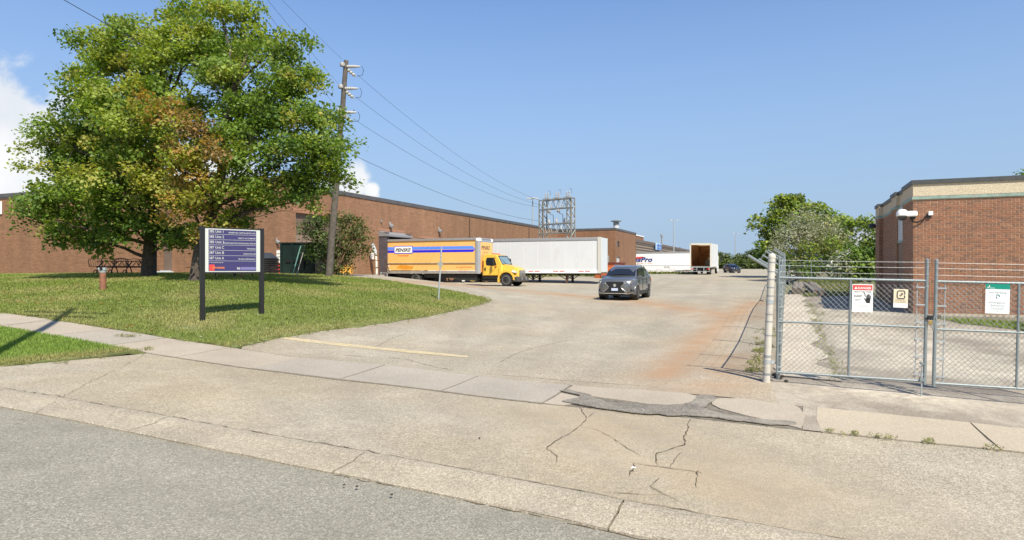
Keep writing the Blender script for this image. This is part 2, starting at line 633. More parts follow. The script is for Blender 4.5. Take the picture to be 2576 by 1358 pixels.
# paving materials
m_road = paving('street_asphalt', (.245, .23, .185), (.40, .38, .31), amount=.30, patch=.12, fine=70, mottle=.08)
m_apron = paving('apron_asphalt', (.335, .295, .225), (.48, .44, .35), amount=.34, patch=.16, fine=62, mottle=.13, stain=True, stain_col=(.35, .275, .18), grit_col=(.235, .205, .16), warm=(1.05, .96, .82))
m_lot = paving('lot_asphalt', (.335, .298, .23), (.46, .43, .36), amount=.30, patch=.16, fine=48, mottle=.13, stain=True, warm=(1.04, .97, .86), grit_col=(.25, .21, .155))
m_conc = paving('kerb_concrete', (.32, .278, .21), (.46, .41, .33), amount=.26, patch=.22, big=.9, fine=70, mottle=.12)
m_walk = paving('walk_concrete', (.375, .32, .25), (.45, .40, .34), amount=.08, patch=.12, big=.7, fine=90)
m_walk2 = paving('walk_concrete_grey', (.34, .30, .245), (.43, .40, .36), amount=.08, patch=.12, big=.7, fine=90)
m_walk3 = paving('walk_concrete_new', (.42, .355, .265), (.5, .45, .36), amount=.06, patch=.08, big=.7, fine=90)
m_patch = paving('patch_asphalt', (.205, .185, .155), (.34, .31, .26), amount=.35, patch=.35, big=1.8, fine=60, mottle=.3)
m_gravel = paving('gravel', (.50, .44, .355), (.55, .52, .46), amount=.4, patch=.2, big=.6, fine=38, warm=(.9, .85, .78))
m_track = paving('track_paving', (.345, .30, .24), (.50, .46, .39), amount=.25, patch=.32, big=.5, fine=60, warm=(.8, .77, .74), mottle=.5, stain=True, stain_col=(.20, .165, .125), grit_col=(.50, .44, .345))
m_yellow = mat('yellow_line_paint', (.46, .375, .22), .85, var=.25, scale=6, dirt=(.335, .298, .23), dscale=4, dmin=.44)
m_crack_shadow = mat('crack_and_wire_shadow', (.10, .075, .045), .95, var=.5, scale=9)
m_soil = mat('lawn_soil', (.13, .15, .045), .95, var=.4, scale=1.5, dirt=(.22, .185, .09), dscale=.7, dmin=.50, bump=.5, bscale=30)

def crack_or_shadow(pts, w=.02, seg=.09, parent=None, off=.041):
    pts = [Vector(p) for p in pts]
    line = []
    for a, b in zip(pts[:-1], pts[1:]):
        n = max(1, int((b - a).length / seg))
        line += [a.lerp(b, k / n) for k in range(n)]
    line.append(pts[-1])
    mb = MB()
    for i, p in enumerate(line):
        t = (line[min(i + 1, len(line) - 1)] - line[max(i - 1, 0)]).normalized()
        nrm = Vector((-t.y, t.x))
        p = p + nrm * rng.normal(0, .012)
        ww = w * .5 * (.2 + 1.0 * rng.random()) * (.5 if i in (0, len(line) - 1) else 1)
        for s in (-1, 1):
            q = p + nrm * ww * s * .5
            mb.v.append((q.x, q.y, gz(q.x, q.y) + off))
    for i in range(len(line) - 1):
        mb.f.append((i * 2, i * 2 + 1, i * 2 + 3, i * 2 + 2))
    mb.mi = [0] * len(mb.f)
    o = mb.build('pavement_crack_or_shadow', m_crack_shadow, None, fix=False)
    o['kind'] = 'structure'
    return o

# street
TA, TB = -75, 55
K0 = [on(KP, t) for t in (TA, TB)]
sheet('road', [on(KP, TA, -12), on(KP, -25, -12), on(KP, 25, -12), on(KP, TB, -12), on(KP, TB, .005), on(KP, TA, .005)], 0.0, m_road, step=.4 if False else .5, attrs={'wear': lambda q: np.maximum.reduce([np.exp(-(dist_poly(q, [on(KP, TA, o_), on(KP, TB, o_)]) / w_) ** 2) * k_ for o_, w_, k_ in ((-.12, .16, .8), (-1.25, .4, .35), (-2.9, .4, .35))])})

# kerb: gutter pan and low dropped kerb, cast in sections
kerb = bpy.data.objects.new('kerb', None)
COL.objects.link(kerb)
kerb['kind'] = 'structure'
joints = [TA, -60, -46, -34, -25, -19.5, -15.2, -11.9, -8.6, -6.0] 
tk1 = line_t(KP, 838)
tk2 = line_t(KP, 1530)
joints = [TA, -55, -38, -27, -19.5, -14.8, -10.6, -6.9, tk1, tk2, tk2 + 3.6, tk2 + 7.4, tk2 + 12, tk2 + 20, TB]
for a, b in zip(joints[:-1], joints[1:]):
    n = max(2, int((b - a) / .35))
    prof = [(0.0, -.06), (0.0, .022), (.015, .03), (.38, .018), (.42, .03), (.46, .042), (.60, .046), (.65, .040), (.66, -.02)]
    mb = MB()
    ed = .012
    ts = np.linspace(a + ed, b - ed, n)
    wob = .008
    for i, t in enumerate(ts):
        for k, (o, h) in enumerate(prof):
            x, y = on(KP, t, o + (rng.normal(0, wob) if k in (1, 2, 4, 7) else 0))
            mb.v.append((x, y, gz(x, y) + h + (rng.normal(0, .002) if k > 0 else 0)))
    P = len(prof)
    for i in range(n - 1):
        for k in range(P - 1):
            mb.f.append((i * P + k, i * P + k + 1, i * P + P + k + 1, i * P + P + k))
    mb.f.append(tuple(range(P)))
    mb.f.append(tuple((n - 1) * P + k for k in range(P - 1, -1, -1)))
    mb.mi = [0] * len(mb.f)
    mb.build('kerb_section', m_conc, kerb, smooth=30)

for pa, pb in ((845, 882), (900, 938), (946, 992), (1060, 1225), (1230, 1362), (1428, 1500), (1506, 1650)):
    ta, tb_ = line_t(KP, pa), line_t(KP, pb)
    crack_or_shadow([on(KP, t, -.012) for t in np.linspace(ta, tb_, max(2, int((tb_ - ta) / .25) + 2))], .045, off=.006)
# driveway apron between kerb and footpath, and the parking lot beyond
apron_l = [hit(0, 927), hit(100, 914), hit(230, 901), hit(330, 888), hit(372, 886)]
lot_attr = {}
st1 = hits([(1040, 712), (1200, 722), (1350, 737), (1500, 750), (1640, 766), (1760, 785), (1830, 800)])
st2 = hits([(1905, 762), (1860, 788), (1820, 815), (1770, 855), (1715, 900), (1665, 950)])
st3 = hits([(1350, 737), (1430, 742)])
st4 = hits([(1725, 985), (1800, 985), (1830, 930), (1835, 900)])
def f_stain(q):
    d1, d2 = dist_poly(q, st1), dist_poly(q, st2)
    a = np.exp(-(d1 / 1.6) ** 2) * .55 + np.exp(-(d1 / .4) ** 2) * .4
    b = np.exp(-(d2 / .8) ** 2) * .55 + np.exp(-(d2 / .28) ** 2) * .42
    c = np.exp(-(dist_poly(q, st3) / .6) ** 2) * .95
    d = np.exp(-(dist_poly(q, st4) / .75) ** 2) * .60
    return np.minimum(1, np.maximum.reduce([a, b, c, d]))
lawn_edge = hits([(610, 876), (700, 854), (800, 838), (900, 826), (1000, 811), (1080, 799), (1160, 781), (1210, 768), (1230, 759), (1212, 749), (1160, 738), (1100, 728), (1000, 711)])
grit_line = hits([(600, 880), (700, 858), (800, 842), (900, 830), (1000, 816), (1080, 803), (1160, 786), (1215, 772), (1240, 762)])
grit2 = [on(S2P, t, .12) for t in (-12, 12)]
def f_grit(q):
    return np.maximum(np.exp(-(dist_poly(q, grit_line) / .8) ** 2), np.exp(-(dist_poly(q, grit2) / .18) ** 2) * .8)
FP0 = (5.18, 12.75)                                              # where the side fence starts
def fence_pt(s, o=0):
    return (FP0[0] + UD.x * s + VD.x * o, FP0[1] + UD.y * s + VD.y * o)
ap1 = hits([(1480, 1060), (1600, 1120), (1750, 1180), (1900, 1240)])
ap2 = [[on(S1P, t0, -.1), on(KP, t0 - .3 + k * .2, .75)] for k, t0 in enumerate((-3.4, -1.6, -.1, 1.5, 2.9))] + [[on(S1P, -6.5, -.2), on(KP, -4.5, .8), on(KP, -1.0, .5)], [on(KP, -9, .8), on(KP, -3, .85), on(KP, 4, .8), on(KP, 12, .85)]]
def f_ap(q): return np.minimum(1, np.exp(-(dist_poly(q, ap1) / 1.5) ** 2) * .8)
def f_tr(q): return np.minimum(1, np.maximum.reduce([np.exp(-(dist_poly(q, p_) / .24) ** 2) for p_ in ap2]) * .55)
sheet('apron', apron_l[::-1] + [on(S1P, line_t(S1P, 372)), on(S1P, 40), on(KP, 40, .65), on(KP, line_t(KP, 0) - 8, .65)], .03, m_apron, step=.3, attrs={'stain': f_ap, 'grit': f_tr})
tl = line_t(S2P, 606)
lot_poly = [on(S2P, tl, 0), on(S2P, 5.0), fence_pt(-.5, -.12), fence_pt(10, -.12), fence_pt(25, -.12), fence_pt(48, -.12), (36, 80), (62, 140), (75, 190), (40, 190), (10, 120), (4, 84), (-7, 60), (-12.5, 49), (-16, 42.5), (-22, 39.6),
            (-16, 36), (-11.5, 37.5)] + lawn_edge[::-1]
def off_line(pts, o):
    out = []
    for i, a in enumerate(pts):
        b0_, b1_ = pts[max(i - 1, 0)], pts[min(i + 1, len(pts) - 1)]
        tx_, ty_ = b1_[0] - b0_[0], b1_[1] - b0_[1]
        n_ = math.hypot(tx_, ty_) + 1e-9
        out.append((a[0] - ty_ / n_ * o, a[1] + tx_ / n_ * o))
    return out
paths = [hits([(1180, 965), (1290, 880), (1400, 815), (1520, 770), (1600, 740), (1660, 715), (1700, 700)]), hits([(1560, 985), (1660, 880), (1730, 800), (1780, 740), (1800, 705)]), hits([(1180, 965), (1200, 880), (1230, 820), (1260, 770), (1230, 738), (1150, 720)])]
tracks = [off_line(p_, o_) for p_ in paths for o_ in (-.8, .8)]
def f_wear(q): return np.minimum(1, np.maximum.reduce([np.exp(-(dist_poly(q, p_) / .3) ** 2) for p_ in tracks]) * .5)
sheet('parking_lot', lot_poly, .045, m_lot, step=.42, attrs={'stain': f_stain, 'grit': f_grit, 'wear': f_wear})

# footpath slabs
walk = bpy.data.objects.new('footpath', None)
COL.objects.link(walk)
walk['kind'] = 'structure'
js = [-66, -50, -38, -28, -23.6, -21.2, -18.8, -16.4, -14.1, -11.8, -9.7, -7.5, -5.3, -3.01, -.75, 1.24]
gap = .022
wdt = S2P[1] - S1P[1]
# perpendicular width of the strip
WID = (S2P[0] - S1P[0]) * UD.x + (S2P[1] - S1P[1]) * UD.y
SH = (S2P[0] - S1P[0]) * VD.x + (S2P[1] - S1P[1]) * VD.y        # shear between the two base points
def slab(out, mt, off=.05, jit=.004):
    """slab outline given in (t along street from S2P, o up the driveway from the footpath's back edge)"""
    return sheet('slab', [on(S2P, t, o) for t, o in out], off + rng.normal(0, .004), mt, step=.4, parent=walk, thick=.12, jitter=jit)
mw = [m_walk, m_walk2, m_walk, m_walk2]
for i, (a, b) in enumerate(zip(js[:-1], js[1:])):
    slab([(a + gap, 0), (a + gap, -WID), (b - gap, -WID), (b - gap, 0)], m_walk2 if b > -1 else (m_walk if i % 3 else m_walk2), jit=.005)
sheet('footpath_bed', [on(S2P, -66, .03), on(S2P, 40, .03), on(S2P, 40, -WID - .03), on(S2P, -66, -WID - .03)], .034, mat('joint_dirt', (.15, .13, .10), .95, var=.4, scale=9), step=.5)
slab([(1.24 + gap, 0), (1.30, -.55), (1.75, -.72), (2.3, -.85), (2.85, -.98), (3.45, -.90), (3.60, -.55), (3.72, -.12), (3.4, 0)], m_walk, jit=.02)
slab([(1.25, -.68), (1.24, -WID), (1.55, -WID - .02), (1.95, -1.2), (1.9, -.95), (1.55, -.78)], m_walk, jit=.02)
slab([(4.05, -.1), (3.92, -.3), (3.95, -.62), (4.1, -.85), (4.5, -1.12), (5.0, -1.36), (5.28, -WID), (5.37, -1.1), (5.40, -.6), (5.33, -.2), (5.2, -.02), (4.4, 0)], m_walk, jit=.018)
slab([(5.56, -.02), (5.52, -.8), (5.56, -WID), (7.738, -WID), (7.738, 0)], m_walk3, jit=.012)
for a, b in ((7.752, 10.2), (10.23, 12.6), (12.65, 15), (15.05, 18), (18.05, 26), (26.1, 40)):
    slab([(a, 0), (a, -WID), (b, -WID), (b, 0)], m_walk3)

# black asphalt repair round the broken slab
def c5(pts):
    return hits([(1207 + .3124 * x, 925.6 + .3124 * y) for x, y in pts])
rep = c5([(660, 205), (720, 200), (815, 222), (930, 256), (1000, 300), (1150, 312), (1350, 322), (1490, 325), (1620, 318), (1700, 290), (1770, 236), (1890, 245), (1880, 285), (1830, 312), (1800, 345), (1850, 372), (1990, 407), (2150, 425), (2300, 442), (2540, 466), (2556, 484), (2300, 478),
          (2050, 450), (1900, 424), (1650, 412), (1350, 398), (1150, 377), (950, 345), (820, 322), (690, 302), (640, 292), (690, 280), (790, 268), (812, 242)])
tag(sheet('asphalt_repair', rep, .064, m_patch, step=.14, thick=.014, jitter=.022), kind='structure')
sheet('gravel_gap', [on(S2P, 5.36, .05), on(S2P, 5.32, -WID - .03), on(S2P, 5.6, -WID - .03), on(S2P, 5.62, .05)], .046, m_track, step=.15)
rl2 = hits([(706, 851), (760, 856), (900, 872), (1060, 888), (1178, 900), (1182, 905), (1060, 895), (900, 879), (750, 862), (706, 855)])
tag(sheet('painted_line', rl2,   .051, m_yellow, step=.3, jitter=.012), kind='structure')

# cracks, with one painted wire shadow among them
for pts, w in [([(820, 330), (830, 370), (870, 420), (800, 490), (700, 560), (600, 615), (535, 675), (590, 710), (625, 760), (605, 800)], .026), ([(870, 420), (925, 378)], .02),
               ([(800, 490), (950, 520), (1080, 590), (1180, 670), (1300, 730), (1410, 745)], .026), ([(1695, 430), (1680, 500), (1645, 580), (1660, 640), (1540, 665), (1430, 710), (1415, 745), (1435, 810)], .034),
               ([(1200, 890), (1250, 795), (1430, 815), (1600, 840), (1790, 866)], .036), ([(1765, 850), (1745, 960), (1735, 990)], .03), ([(1430, 910), (1380, 980), (1450, 1030), (1600, 1100)], .022), ([(1640, 700), (1560, 760), (1540, 825)], .016),
               ([(640, 292), (820, 325), (950, 352), (1150, 385), (1400, 405)], .03), ([(1000, 1030), (1250, 1040), (1500, 1052)], .02)]:
    crack_or_shadow(c5(pts), w)
def c1(pts):
    return hits([(838 + .4296 * x, 671 + .4296 * y) for x, y in pts])
for pts, w in [([(970, 575), (1070, 520), (1150, 490), (1270, 462), (1380, 438)], .03), ([(60, 528), (200, 540), (320, 542), (440, 556), (520, 580), (620, 604), (700, 615)], .04), ([(1000, 395), (1150, 412), (1250, 425)], .03), ([(250, 480), (350, 425), (430, 402)], .03),
               ([(2220, 430), (2330, 445), (2440, 436)], .03), ([(1870, 345), (2150, 290), (2400, 320)], .03), ([(900, 640), (1150, 660), (1500, 690), (1900, 715)], .025)]:
    crack_or_shadow(c1(pts), w, off=.050)
crack_or_shadow(hits([(30, 1075), (150, 1010), (260, 950), (372, 888)]), .016)  # no crack: dark strip painted for the shadow of an overhead wire
for x0 in (480, 640, 800):
    crack_or_shadow([hit(x0, 1065 + (x0 - 480) * .17), hit(x0 + 110, 1087 + (x0 - 480) * .17)], .03)
# joint line along back of the kerb
crack_or_shadow([on(KP, t, .665) for t in np.arange(-14, 9, .4)], .03, parent=None)
crack_or_shadow([on(S1P, t, -.03) for t in np.arange(line_t(S1P, 420), line_t(S1P, 1380), .3)], .022)

# yard behind the gate
m_yard = m_track
yard_poly = [on(S2P, 4.2, .02), on(S2P, 24, .02), (28, 14), (26, 20), (18.5, 21.0), (14.2, 23), (18, 32.5), (16.5, 34), fence_pt(24, -.14), fence_pt(0, -.14), fence_pt(-.4, -.14)]
ys1 = [hits([(2040, 745), (2046, 800), (2050, 860), (2075, 925)]), hits([(2110, 800), (2150, 850), (2190, 870)]), hits([(2010, 948), (2150, 930), (2300, 950), (2480, 968)]), hits([(2330, 850), (2450, 870), (2560, 905)]), hits([(2240, 815), (2290, 840)])]
ys2 = [hits([(2100, 780), (2230, 880), (2280, 920)]), hits([(2340, 880), (2420, 930), (2560, 945)]), hits([(1960, 985), (2200, 990), (2560, 1030)])]
def f_ys(q): return np.minimum(1, np.maximum.reduce([np.exp(-(dist_poly(q, p_) / w_) ** 2) for p_, w_ in zip(ys1, (.75, .5, .22, .6, .5))]))
def f_yg(q): return np.minimum(1, np.maximum.reduce([np.exp(-(dist_poly(q, p_) / w_) ** 2) for p_, w_ in zip(ys2, (1.2, .9, .5))]))
sheet('yard_track', yard_poly, .036, m_yard, step=.4, attrs={'stain': f_ys, 'grit': f_yg})
sheet('gravel_strip', [fence_pt(.4, -.08)] + [fence_pt(s, -.08) for s in (5, 12, 25)] + [fence_pt(s, 1.0 + .16 * math.sin(s * 1.7) + rng.normal(0, .09)) for s in np.arange(25, .4, -.7)], .058, m_gravel, step=.4, jitter=.015)
# ------------------------------------------------------------------ buildings
def brick_mat(name, c1, c2, mortar, sx=1.0, rowh=.0667, bw=.2133, blot=.18, plane='xz'):
    m = bpy.data.materials.new(name)
    m.use_nodes = True
    t = m.node_tree
    b = t.nodes['Principled BSDF']
    b.inputs['Roughness'].default_value = .9
    b.inputs['Specular IOR Level'].default_value = .2
    tcn = N(t, 'ShaderNodeTexCoord')
    sp = N(t, 'ShaderNodeSeparateXYZ')
    L(t, tcn.outputs['Object'], sp.inputs[0])
    cb = N(t, 'ShaderNodeCombineXYZ')
    a = math_n(t, 'ADD', sp.outputs['X'], sp.outputs['Y'])
    L(t, a, cb.inputs[0])
    L(t, sp.outputs['Z'], cb.inputs[1])
    br = N(t, 'ShaderNodeTexBrick')
    L(t, cb.outputs[0], br.inputs['Vector'])
    br.inputs['Color1'].default_value = (*c1, 1)
    br.inputs['Color2'].default_value = (*c2, 1)
    br.inputs['Mortar'].default_value = (*mortar, 1)
    br.inputs['Scale'].default_value = 1
    br.inputs['Mortar Size'].default_value = .006
    br.inputs['Mortar Smooth'].default_value = .2
    br.inputs['Bias'].default_value = -.1
    br.inputs['Brick Width'].default_value = bw
    br.inputs['Row Height'].default_value = rowh
    n = N(t, 'ShaderNodeTexNoise')
    n.inputs['Scale'].default_value = .35
    n.inputs['Detail'].default_value = 8
    n.inputs['Roughness'].default_value = .7
    L(t, tcn.outputs['Object'], n.inputs['Vector'])
    # courses differ a little in tone, in bands
    n2 = N(t, 'ShaderNodeTexNoise')
    n2.inputs['Scale'].default_value = 1
    n2.inputs['Detail'].default_value = 4
    mp = N(t, 'ShaderNodeMapping')
    mp.inputs['Scale'].default_value = (.8, 9, 1)
    L(t, cb.outputs[0], mp.inputs['Vector'])
    L(t, mp.outputs[0], n2.inputs['Vector'])
    f = math_n(t, 'ADD', math_n(t, 'MULTIPLY', n.outputs['Fac'], blot * 2), math_n(t, 'MULTIPLY', n2.outputs['Fac'], blot * 3))
    n3 = N(t, 'ShaderNodeTexNoise')                 # rain streaks
    n3.inputs['Scale'].default_value = 1
    n3.inputs['Detail'].default_value = 5
    mp3 = N(t, 'ShaderNodeMapping')
    mp3.inputs['Scale'].default_value = (1.3, .10, 1)
    L(t, cb.outputs[0], mp3.inputs['Vector'])
    L(t, mp3.outputs[0], n3.inputs['Vector'])
    f = math_n(t, 'ADD', f, math_n(t, 'MULTIPLY_ADD', n3.outputs['Fac'], .5, -.25))
    f = math_n(t, 'ADD', f, 1 - blot * 2.5)
    mx = N(t, 'ShaderNodeVectorMath', operation='SCALE')
    L(t, br.outputs['Color'], mx.inputs[0])
    L(t, f, mx.inputs['Scale'])
    L(t, mx.outputs[0], b.inputs['Base Color'])
    bp = N(t, 'ShaderNodeBump')
    bp.inputs['Strength'].default_value = .6
    bp.inputs['Distance'].default_value = .008
    bp.invert = True
    L(t, br.outputs['Fac'], bp.inputs['Height'])
    L(t, bp.outputs[0], b.inputs['Normal'])
    MATS[name] = m
    return m
m_brick = brick_mat('warehouse_brick', (.295, .15, .083), (.205, .102, .061), (.30, .205, .13))
m_brick_w = brick_mat('wing_brick', (.26, .128, .069), (.185, .09, .054), (.265, .185, .12))
m_cap = mat('roof_edge_metal', (.085, .082, .085), .55, var=.2, scale=1.2)
m_roof = mat('roof_gravel', (.20, .19, .175), .95, var=.2)
m_brown = mat('brown_door_paint', (.155, .105, .078), .6, var=.1, scale=2)
m_dark = mat('dark_opening', (.018, .017, .016), .8)
m_black = mat('black_paint', (.012, .012, .013), .45)
m_blackm = mat('black_metal', (.03, .029, .028), .5, .2)
m_galv = mat('galvanised_steel', (.235, .27, .275), .5, .4, var=.12, scale=20)
m_galv2 = mat('dull_galvanised', (.42, .45, .45), .5, .4, var=.2, scale=14)
m_white = mat('white_paint', (.80, .80, .78), .5, var=.04, scale=3)
m_lightgrey = mat('light_grey_paint', (.46, .47, .46), .55, var=.1, scale=4)
m_grey = mat('mid_grey_paint', (.25, .26, .27), .55, var=.1, scale=4)
m_foot = mat('foundation_concrete', (.36, .32, .26), .9, var=.15, scale=3, bump=.2)
m_glass = mat('dark_window_glass', (.02, .025, .03), .06, spec=.8)
m_rail = mat('rusty_rail', (.09, .05, .03), .6, var=.3, scale=10)

CN = Vector((-16.1, 40.9, 0))
def wall_s(px, x0=0.0):
    """distance along the side wall (from its street corner) seen in picture column px"""
    r = (px - CX) / F
    return (r * CN.y - CN.x) / (UD.x - r * UD.y)
def wall_z(py, s):
    return EYE + (CY - py) / F * (CN.y + UD.y * s)
ZT = EYE + 5.9
wh = thing('warehouse', 'long low brown brick warehouse with dark roof edge behind the trees and trucks', 'building', CN, ROT)
zb = .6
def wall_x(name, x0, x1, y, holes, th=.3, z0=zb, z1=ZT - .30, m=m_brick, face=-1, parent=wh):
    """wall along local x facing -y with rectangular holes (x0,x1,z0,z1); pieces are joined into one wall mesh"""
    xs = sorted({x0, x1} | {h[0] for h in holes} | {h[1] for h in holes})
    mb = MB()
    for a, b in zip(xs[:-1], xs[1:]):
        zc = [(z0, z1)]
        for h in holes:
            if h[0] <= a + 1e-6 and h[1] >= b - 1e-6:
                nz_ = []
                for p, q in zc:
                    if h[2] > p: nz_.append((p, min(q, h[2])))
                    if h[3] < q: nz_.append((max(p, h[3]), q))
                zc = nz_
        for p, q in zc:
            if q - p > 1e-4:
                mb.bx(a, b, min(y, y - face * th), max(y, y - face * th), p, q)
    return mb.build(name, m, parent)
def wall_y(name, y0, y1, x, holes, th=.3, z0=zb, z1=ZT - .30, m=m_brick, face=1, parent=wh):
    ys = sorted({y0, y1} | {h[0] for h in holes} | {h[1] for h in holes})
    mb = MB()
    for a, b in zip(ys[:-1], ys[1:]):
        zc = [(z0, z1)]
        for h in holes:
            if h[0] <= a + 1e-6 and h[1] >= b - 1e-6:
                nz_ = []
                for p, q in zc:
                    if h[2] > p: nz_.append((p, min(q, h[2])))
                    if h[3] < q: nz_.append((max(p, h[3]), q))
                zc = nz_
        for p, q in zc:
            if q - p > 1e-4:
                mb.bx(min(x, x - face * th), max(x, x - face * th), a, b, p, q)
    return mb.build(name, m, parent)
# front wall facing the street
def front_x(px):
    r = (px - CX) / F
    return (r * CN.y - CN.x) / (VD.x - r * VD.y)
fx0, fx1 = front_x(409.5), front_x(432.5)
fd = CN.y + VD.y * (fx0 + fx1) / 2
pz0, pz1 = EYE + (CY - 686) / F * fd, EYE + (CY - 575) / F * fd
wall_x('wall', -48, -.001, 0, [(fx0, fx1, pz0, pz1)])
MB().bx(fx0, fx1, .06, .14, pz0, pz1 - .55).build('door_panel', m_brown, wh)
MB().bx(fx0, fx1, .05, .15, pz1 - .545, pz1).build('door_panel', mat('slate_panel', (.10, .105, .11), .5), wh)
mb = MB()
mb.rbox(fx0 - .1, fx1 + .2, -.55, .02, pz0 - .25, pz0 + .1, .03)
mb.bx(fx0 + .1, fx1 - .1, -.30, .05, pz0 + .1, pz0 + .16)
mb.build('door_step', mat('pale_grey_step', (.42, .44, .46), .6), wh)
# side wall with its dock openings
docks = []
d1 = (wall_s(744), wall_s(866))
z1 = wall_z(534, d1[0])
d2 = (wall_s(953), wall_s(1090))
z2 = wall_z(584, d2[0])
d3 = (wall_s(1040) + 2.5, wall_s(1040) + 5.8)
sw = wall_s(1402)
win1 = (wall_s(1352.5), wall_s(1360), wall_z(673, wall_s(1353)) , 0)
sz = CN.y + UD.y * wall_s(1356)
holes = [(d1[0], d1[1], zb + .01, z1), (d2[0], d2[0] + 3.7, zb + .01, z2), (d2[0] + 6.6, d2[0] + 10.2, zb + .01, z2 - .2),
         (wall_s(1049), wall_s(1057), EYE + .1, EYE + 1.0)]
holes[3] = (wall_s(1420 - 0) - 6.0, wall_s(1420) - 4.8, EYE + 2.6, EYE + 3.4)
wall_y('wall', 0, sw, 0, holes)
# recessed roller door behind the shrub, with a paler lintel
mb = MB()
mb.bx(-.26, -.2, d1[0], d1[1], z1 - 1.45, z1)
mb.build('door_panel', m_brown, wh)
mb = MB()
nsl = 12
for i in range(nsl):
    h = (z1 - 1.46 - zb) / nsl
    mb.bx(-.27 - .012 * (i % 2), -.215, d1[0], d1[1], zb + i * h, zb + (i + 1) * h - .015)
mb.build('roller_door', mat('tan_roller_door', (.24, .17, .125), .6, var=.1), wh)
MB().bx(-.01, .012, d1[0] - .35, d1[1] + .35, z1, z1 + .28).build('lintel', mat('lintel_brick', (.34, .17, .10), .9, var=.25, scale=9), wh)
# dock opening at the yellow truck: dark rubber shelter and a darker depth
y0, y1 = d2[0], d2[0] + 3.7
mb = MB()
mb.bx(-.02, .75, y0 - .0, y0 + .38, zb, z2 - .001)
mb.bx(-.02, .75, y1 - .38, y1, zb, z2 - .001)
mb.build('dock_shelter', mat('dock_rubber', (.075, .062, .072), .8, var=.2, scale=3), wh)
MB().prism([(-.02, z2 - .34), (.95, z2 - .34), (.95, z2 - .2), (-.02, z2 + .12)], y0 - .05, y1 + .05, plane='xz').build('dock_hood', mat('dock_hood_grey', (.20, .20, .205), .7, var=.15), wh)
MB().bx(-3.2, -3.1, y0 - 1, y1 + 1, zb, z2 + .3).build('dock_interior', m_dark, wh)
MB().bx(-.45, -.40, holes[2][0], holes[2][1], zb, z2).build('dock_door', m_lightgrey, wh)
MB().bx(-.2, -.15, holes[3][0], holes[3][1], holes[3][2], holes[3][3]).build('window', m_glass, wh)
# brick soldier courses over the docks
for a, b, zz in ((y0 - .2, y1 + .2, z2 + .14), (holes[2][0] - .2, holes[2][1] + .2, z2 - .18)):
    MB().bx(-.01, .012, a, b, zz, zz + .2).build('lintel', MATS['lintel_brick'], wh)
# wing: front wall, then side wall running back
WX = 8.54
zwp = lambda x, y: CN + VD * x + UD * y
def wing_front_x(px):
    r = (px - CX) / F
    p = CN + UD * sw
    return (r * p.y - p.x) / (VD.x - r * VD.y)
def wing_side_y(px):
    r = (px - CX) / F
    p = CN + VD * WX
    return (r * p.y - p.x) / (UD.x - r * UD.y)
def zat(p, py):
    return EYE + (CY - py) / F * p.y
fh = []
wall_x('wall', 0, WX, sw, fh, m=m_brick_w)
sy = lambda px: wing_side_y(px)
def srect(pa, pb, ya, yb):
    a, b = sy(pa), sy(pb)
    p = zwp(WX, (a + b) / 2)
    return (a, b, zat(p, yb), zat(p, ya))
sh = [srect(1552, 1558.5, 607, 621), srect(1551, 1560, 646, 661), srect(1577, 1583, 669, 677)]
ye = wing_side_y(1600)
wall_y('wall', sw + .301, ye, WX, sh, m=m_brick_w)
for h_, mm in zip(sh, (m_glass, m_lightgrey, m_glass)):
    MB().bx(WX - .2, WX - .12, h_[0], h_[1], h_[2], h_[3]).build('window' if mm is m_glass else 'door_panel', mm, wh)
p = zwp(WX, sy(1552))
mb = MB()
lx0, lx1 = wing_front_x(1531), WX - .25
pf = zwp(lx0, sw)
lz0, lz1 = zat(pf, 662), zat(pf, 644)
for i in range(7):
    q = lz0 + (lz1 - lz0) * i / 7
    mb.prism([(sw - .10, q), (sw - .02, q + .06), (sw - .02, q + .12), (sw - .10, q + .06)], wing_front_x(1516), lx0, plane='yz')
mb.bx(wing_front_x(1516) - .06, lx0 + .06, sw - .06, sw + .001, lz0 - .06, lz1 + .08)
mb.build('louvre', mat('grey_louvre', (.30, .33, .33), .5), wh)
wall_y('wall', sw + .5, 110, -48, [], face=-1)
wall_x('wall', -47.69, WX, ye, [], face=1, m=m_brick_w)
# roof deck and the dark metal edge
MB().prism([(-47.8, .2), (-.2, .2), (-.2, sw + .2), (WX - .2, sw + .2), (WX - .2, ye - .2), (-47.8, ye - .2)], ZT - .45, ZT - .32, plane='xy').build('roof', m_roof, wh)
e = .05
mb = MB()
mb.bx(-48 - e, e, -e, .35, ZT - .30, ZT)
mb.bx(-.35, e, .351, sw - e - .001, ZT - .30, ZT)
mb.bx(-.35, WX + e, sw - e, sw + .35, ZT - .30, ZT)
mb.bx(WX - .35, WX + e, sw + .351, ye + e, ZT - .30, ZT)
mb.bx(-48 - e, WX - .351, ye - .3, ye + e, ZT - .3, ZT)
mb.bx(-48 - e, -47.65, .351, ye - .301, ZT - .3, ZT)
mb.build('roof_edge', m_cap, wh)
MB().bx(-48.03, .028, -.028, .3, ZT - .42, ZT - .302).build('flashing', mat('brown_flashing', (.11, .07, .055), .6), wh)
mb = MB()
vp = zwp(WX - 1.0, sw + 2.0)
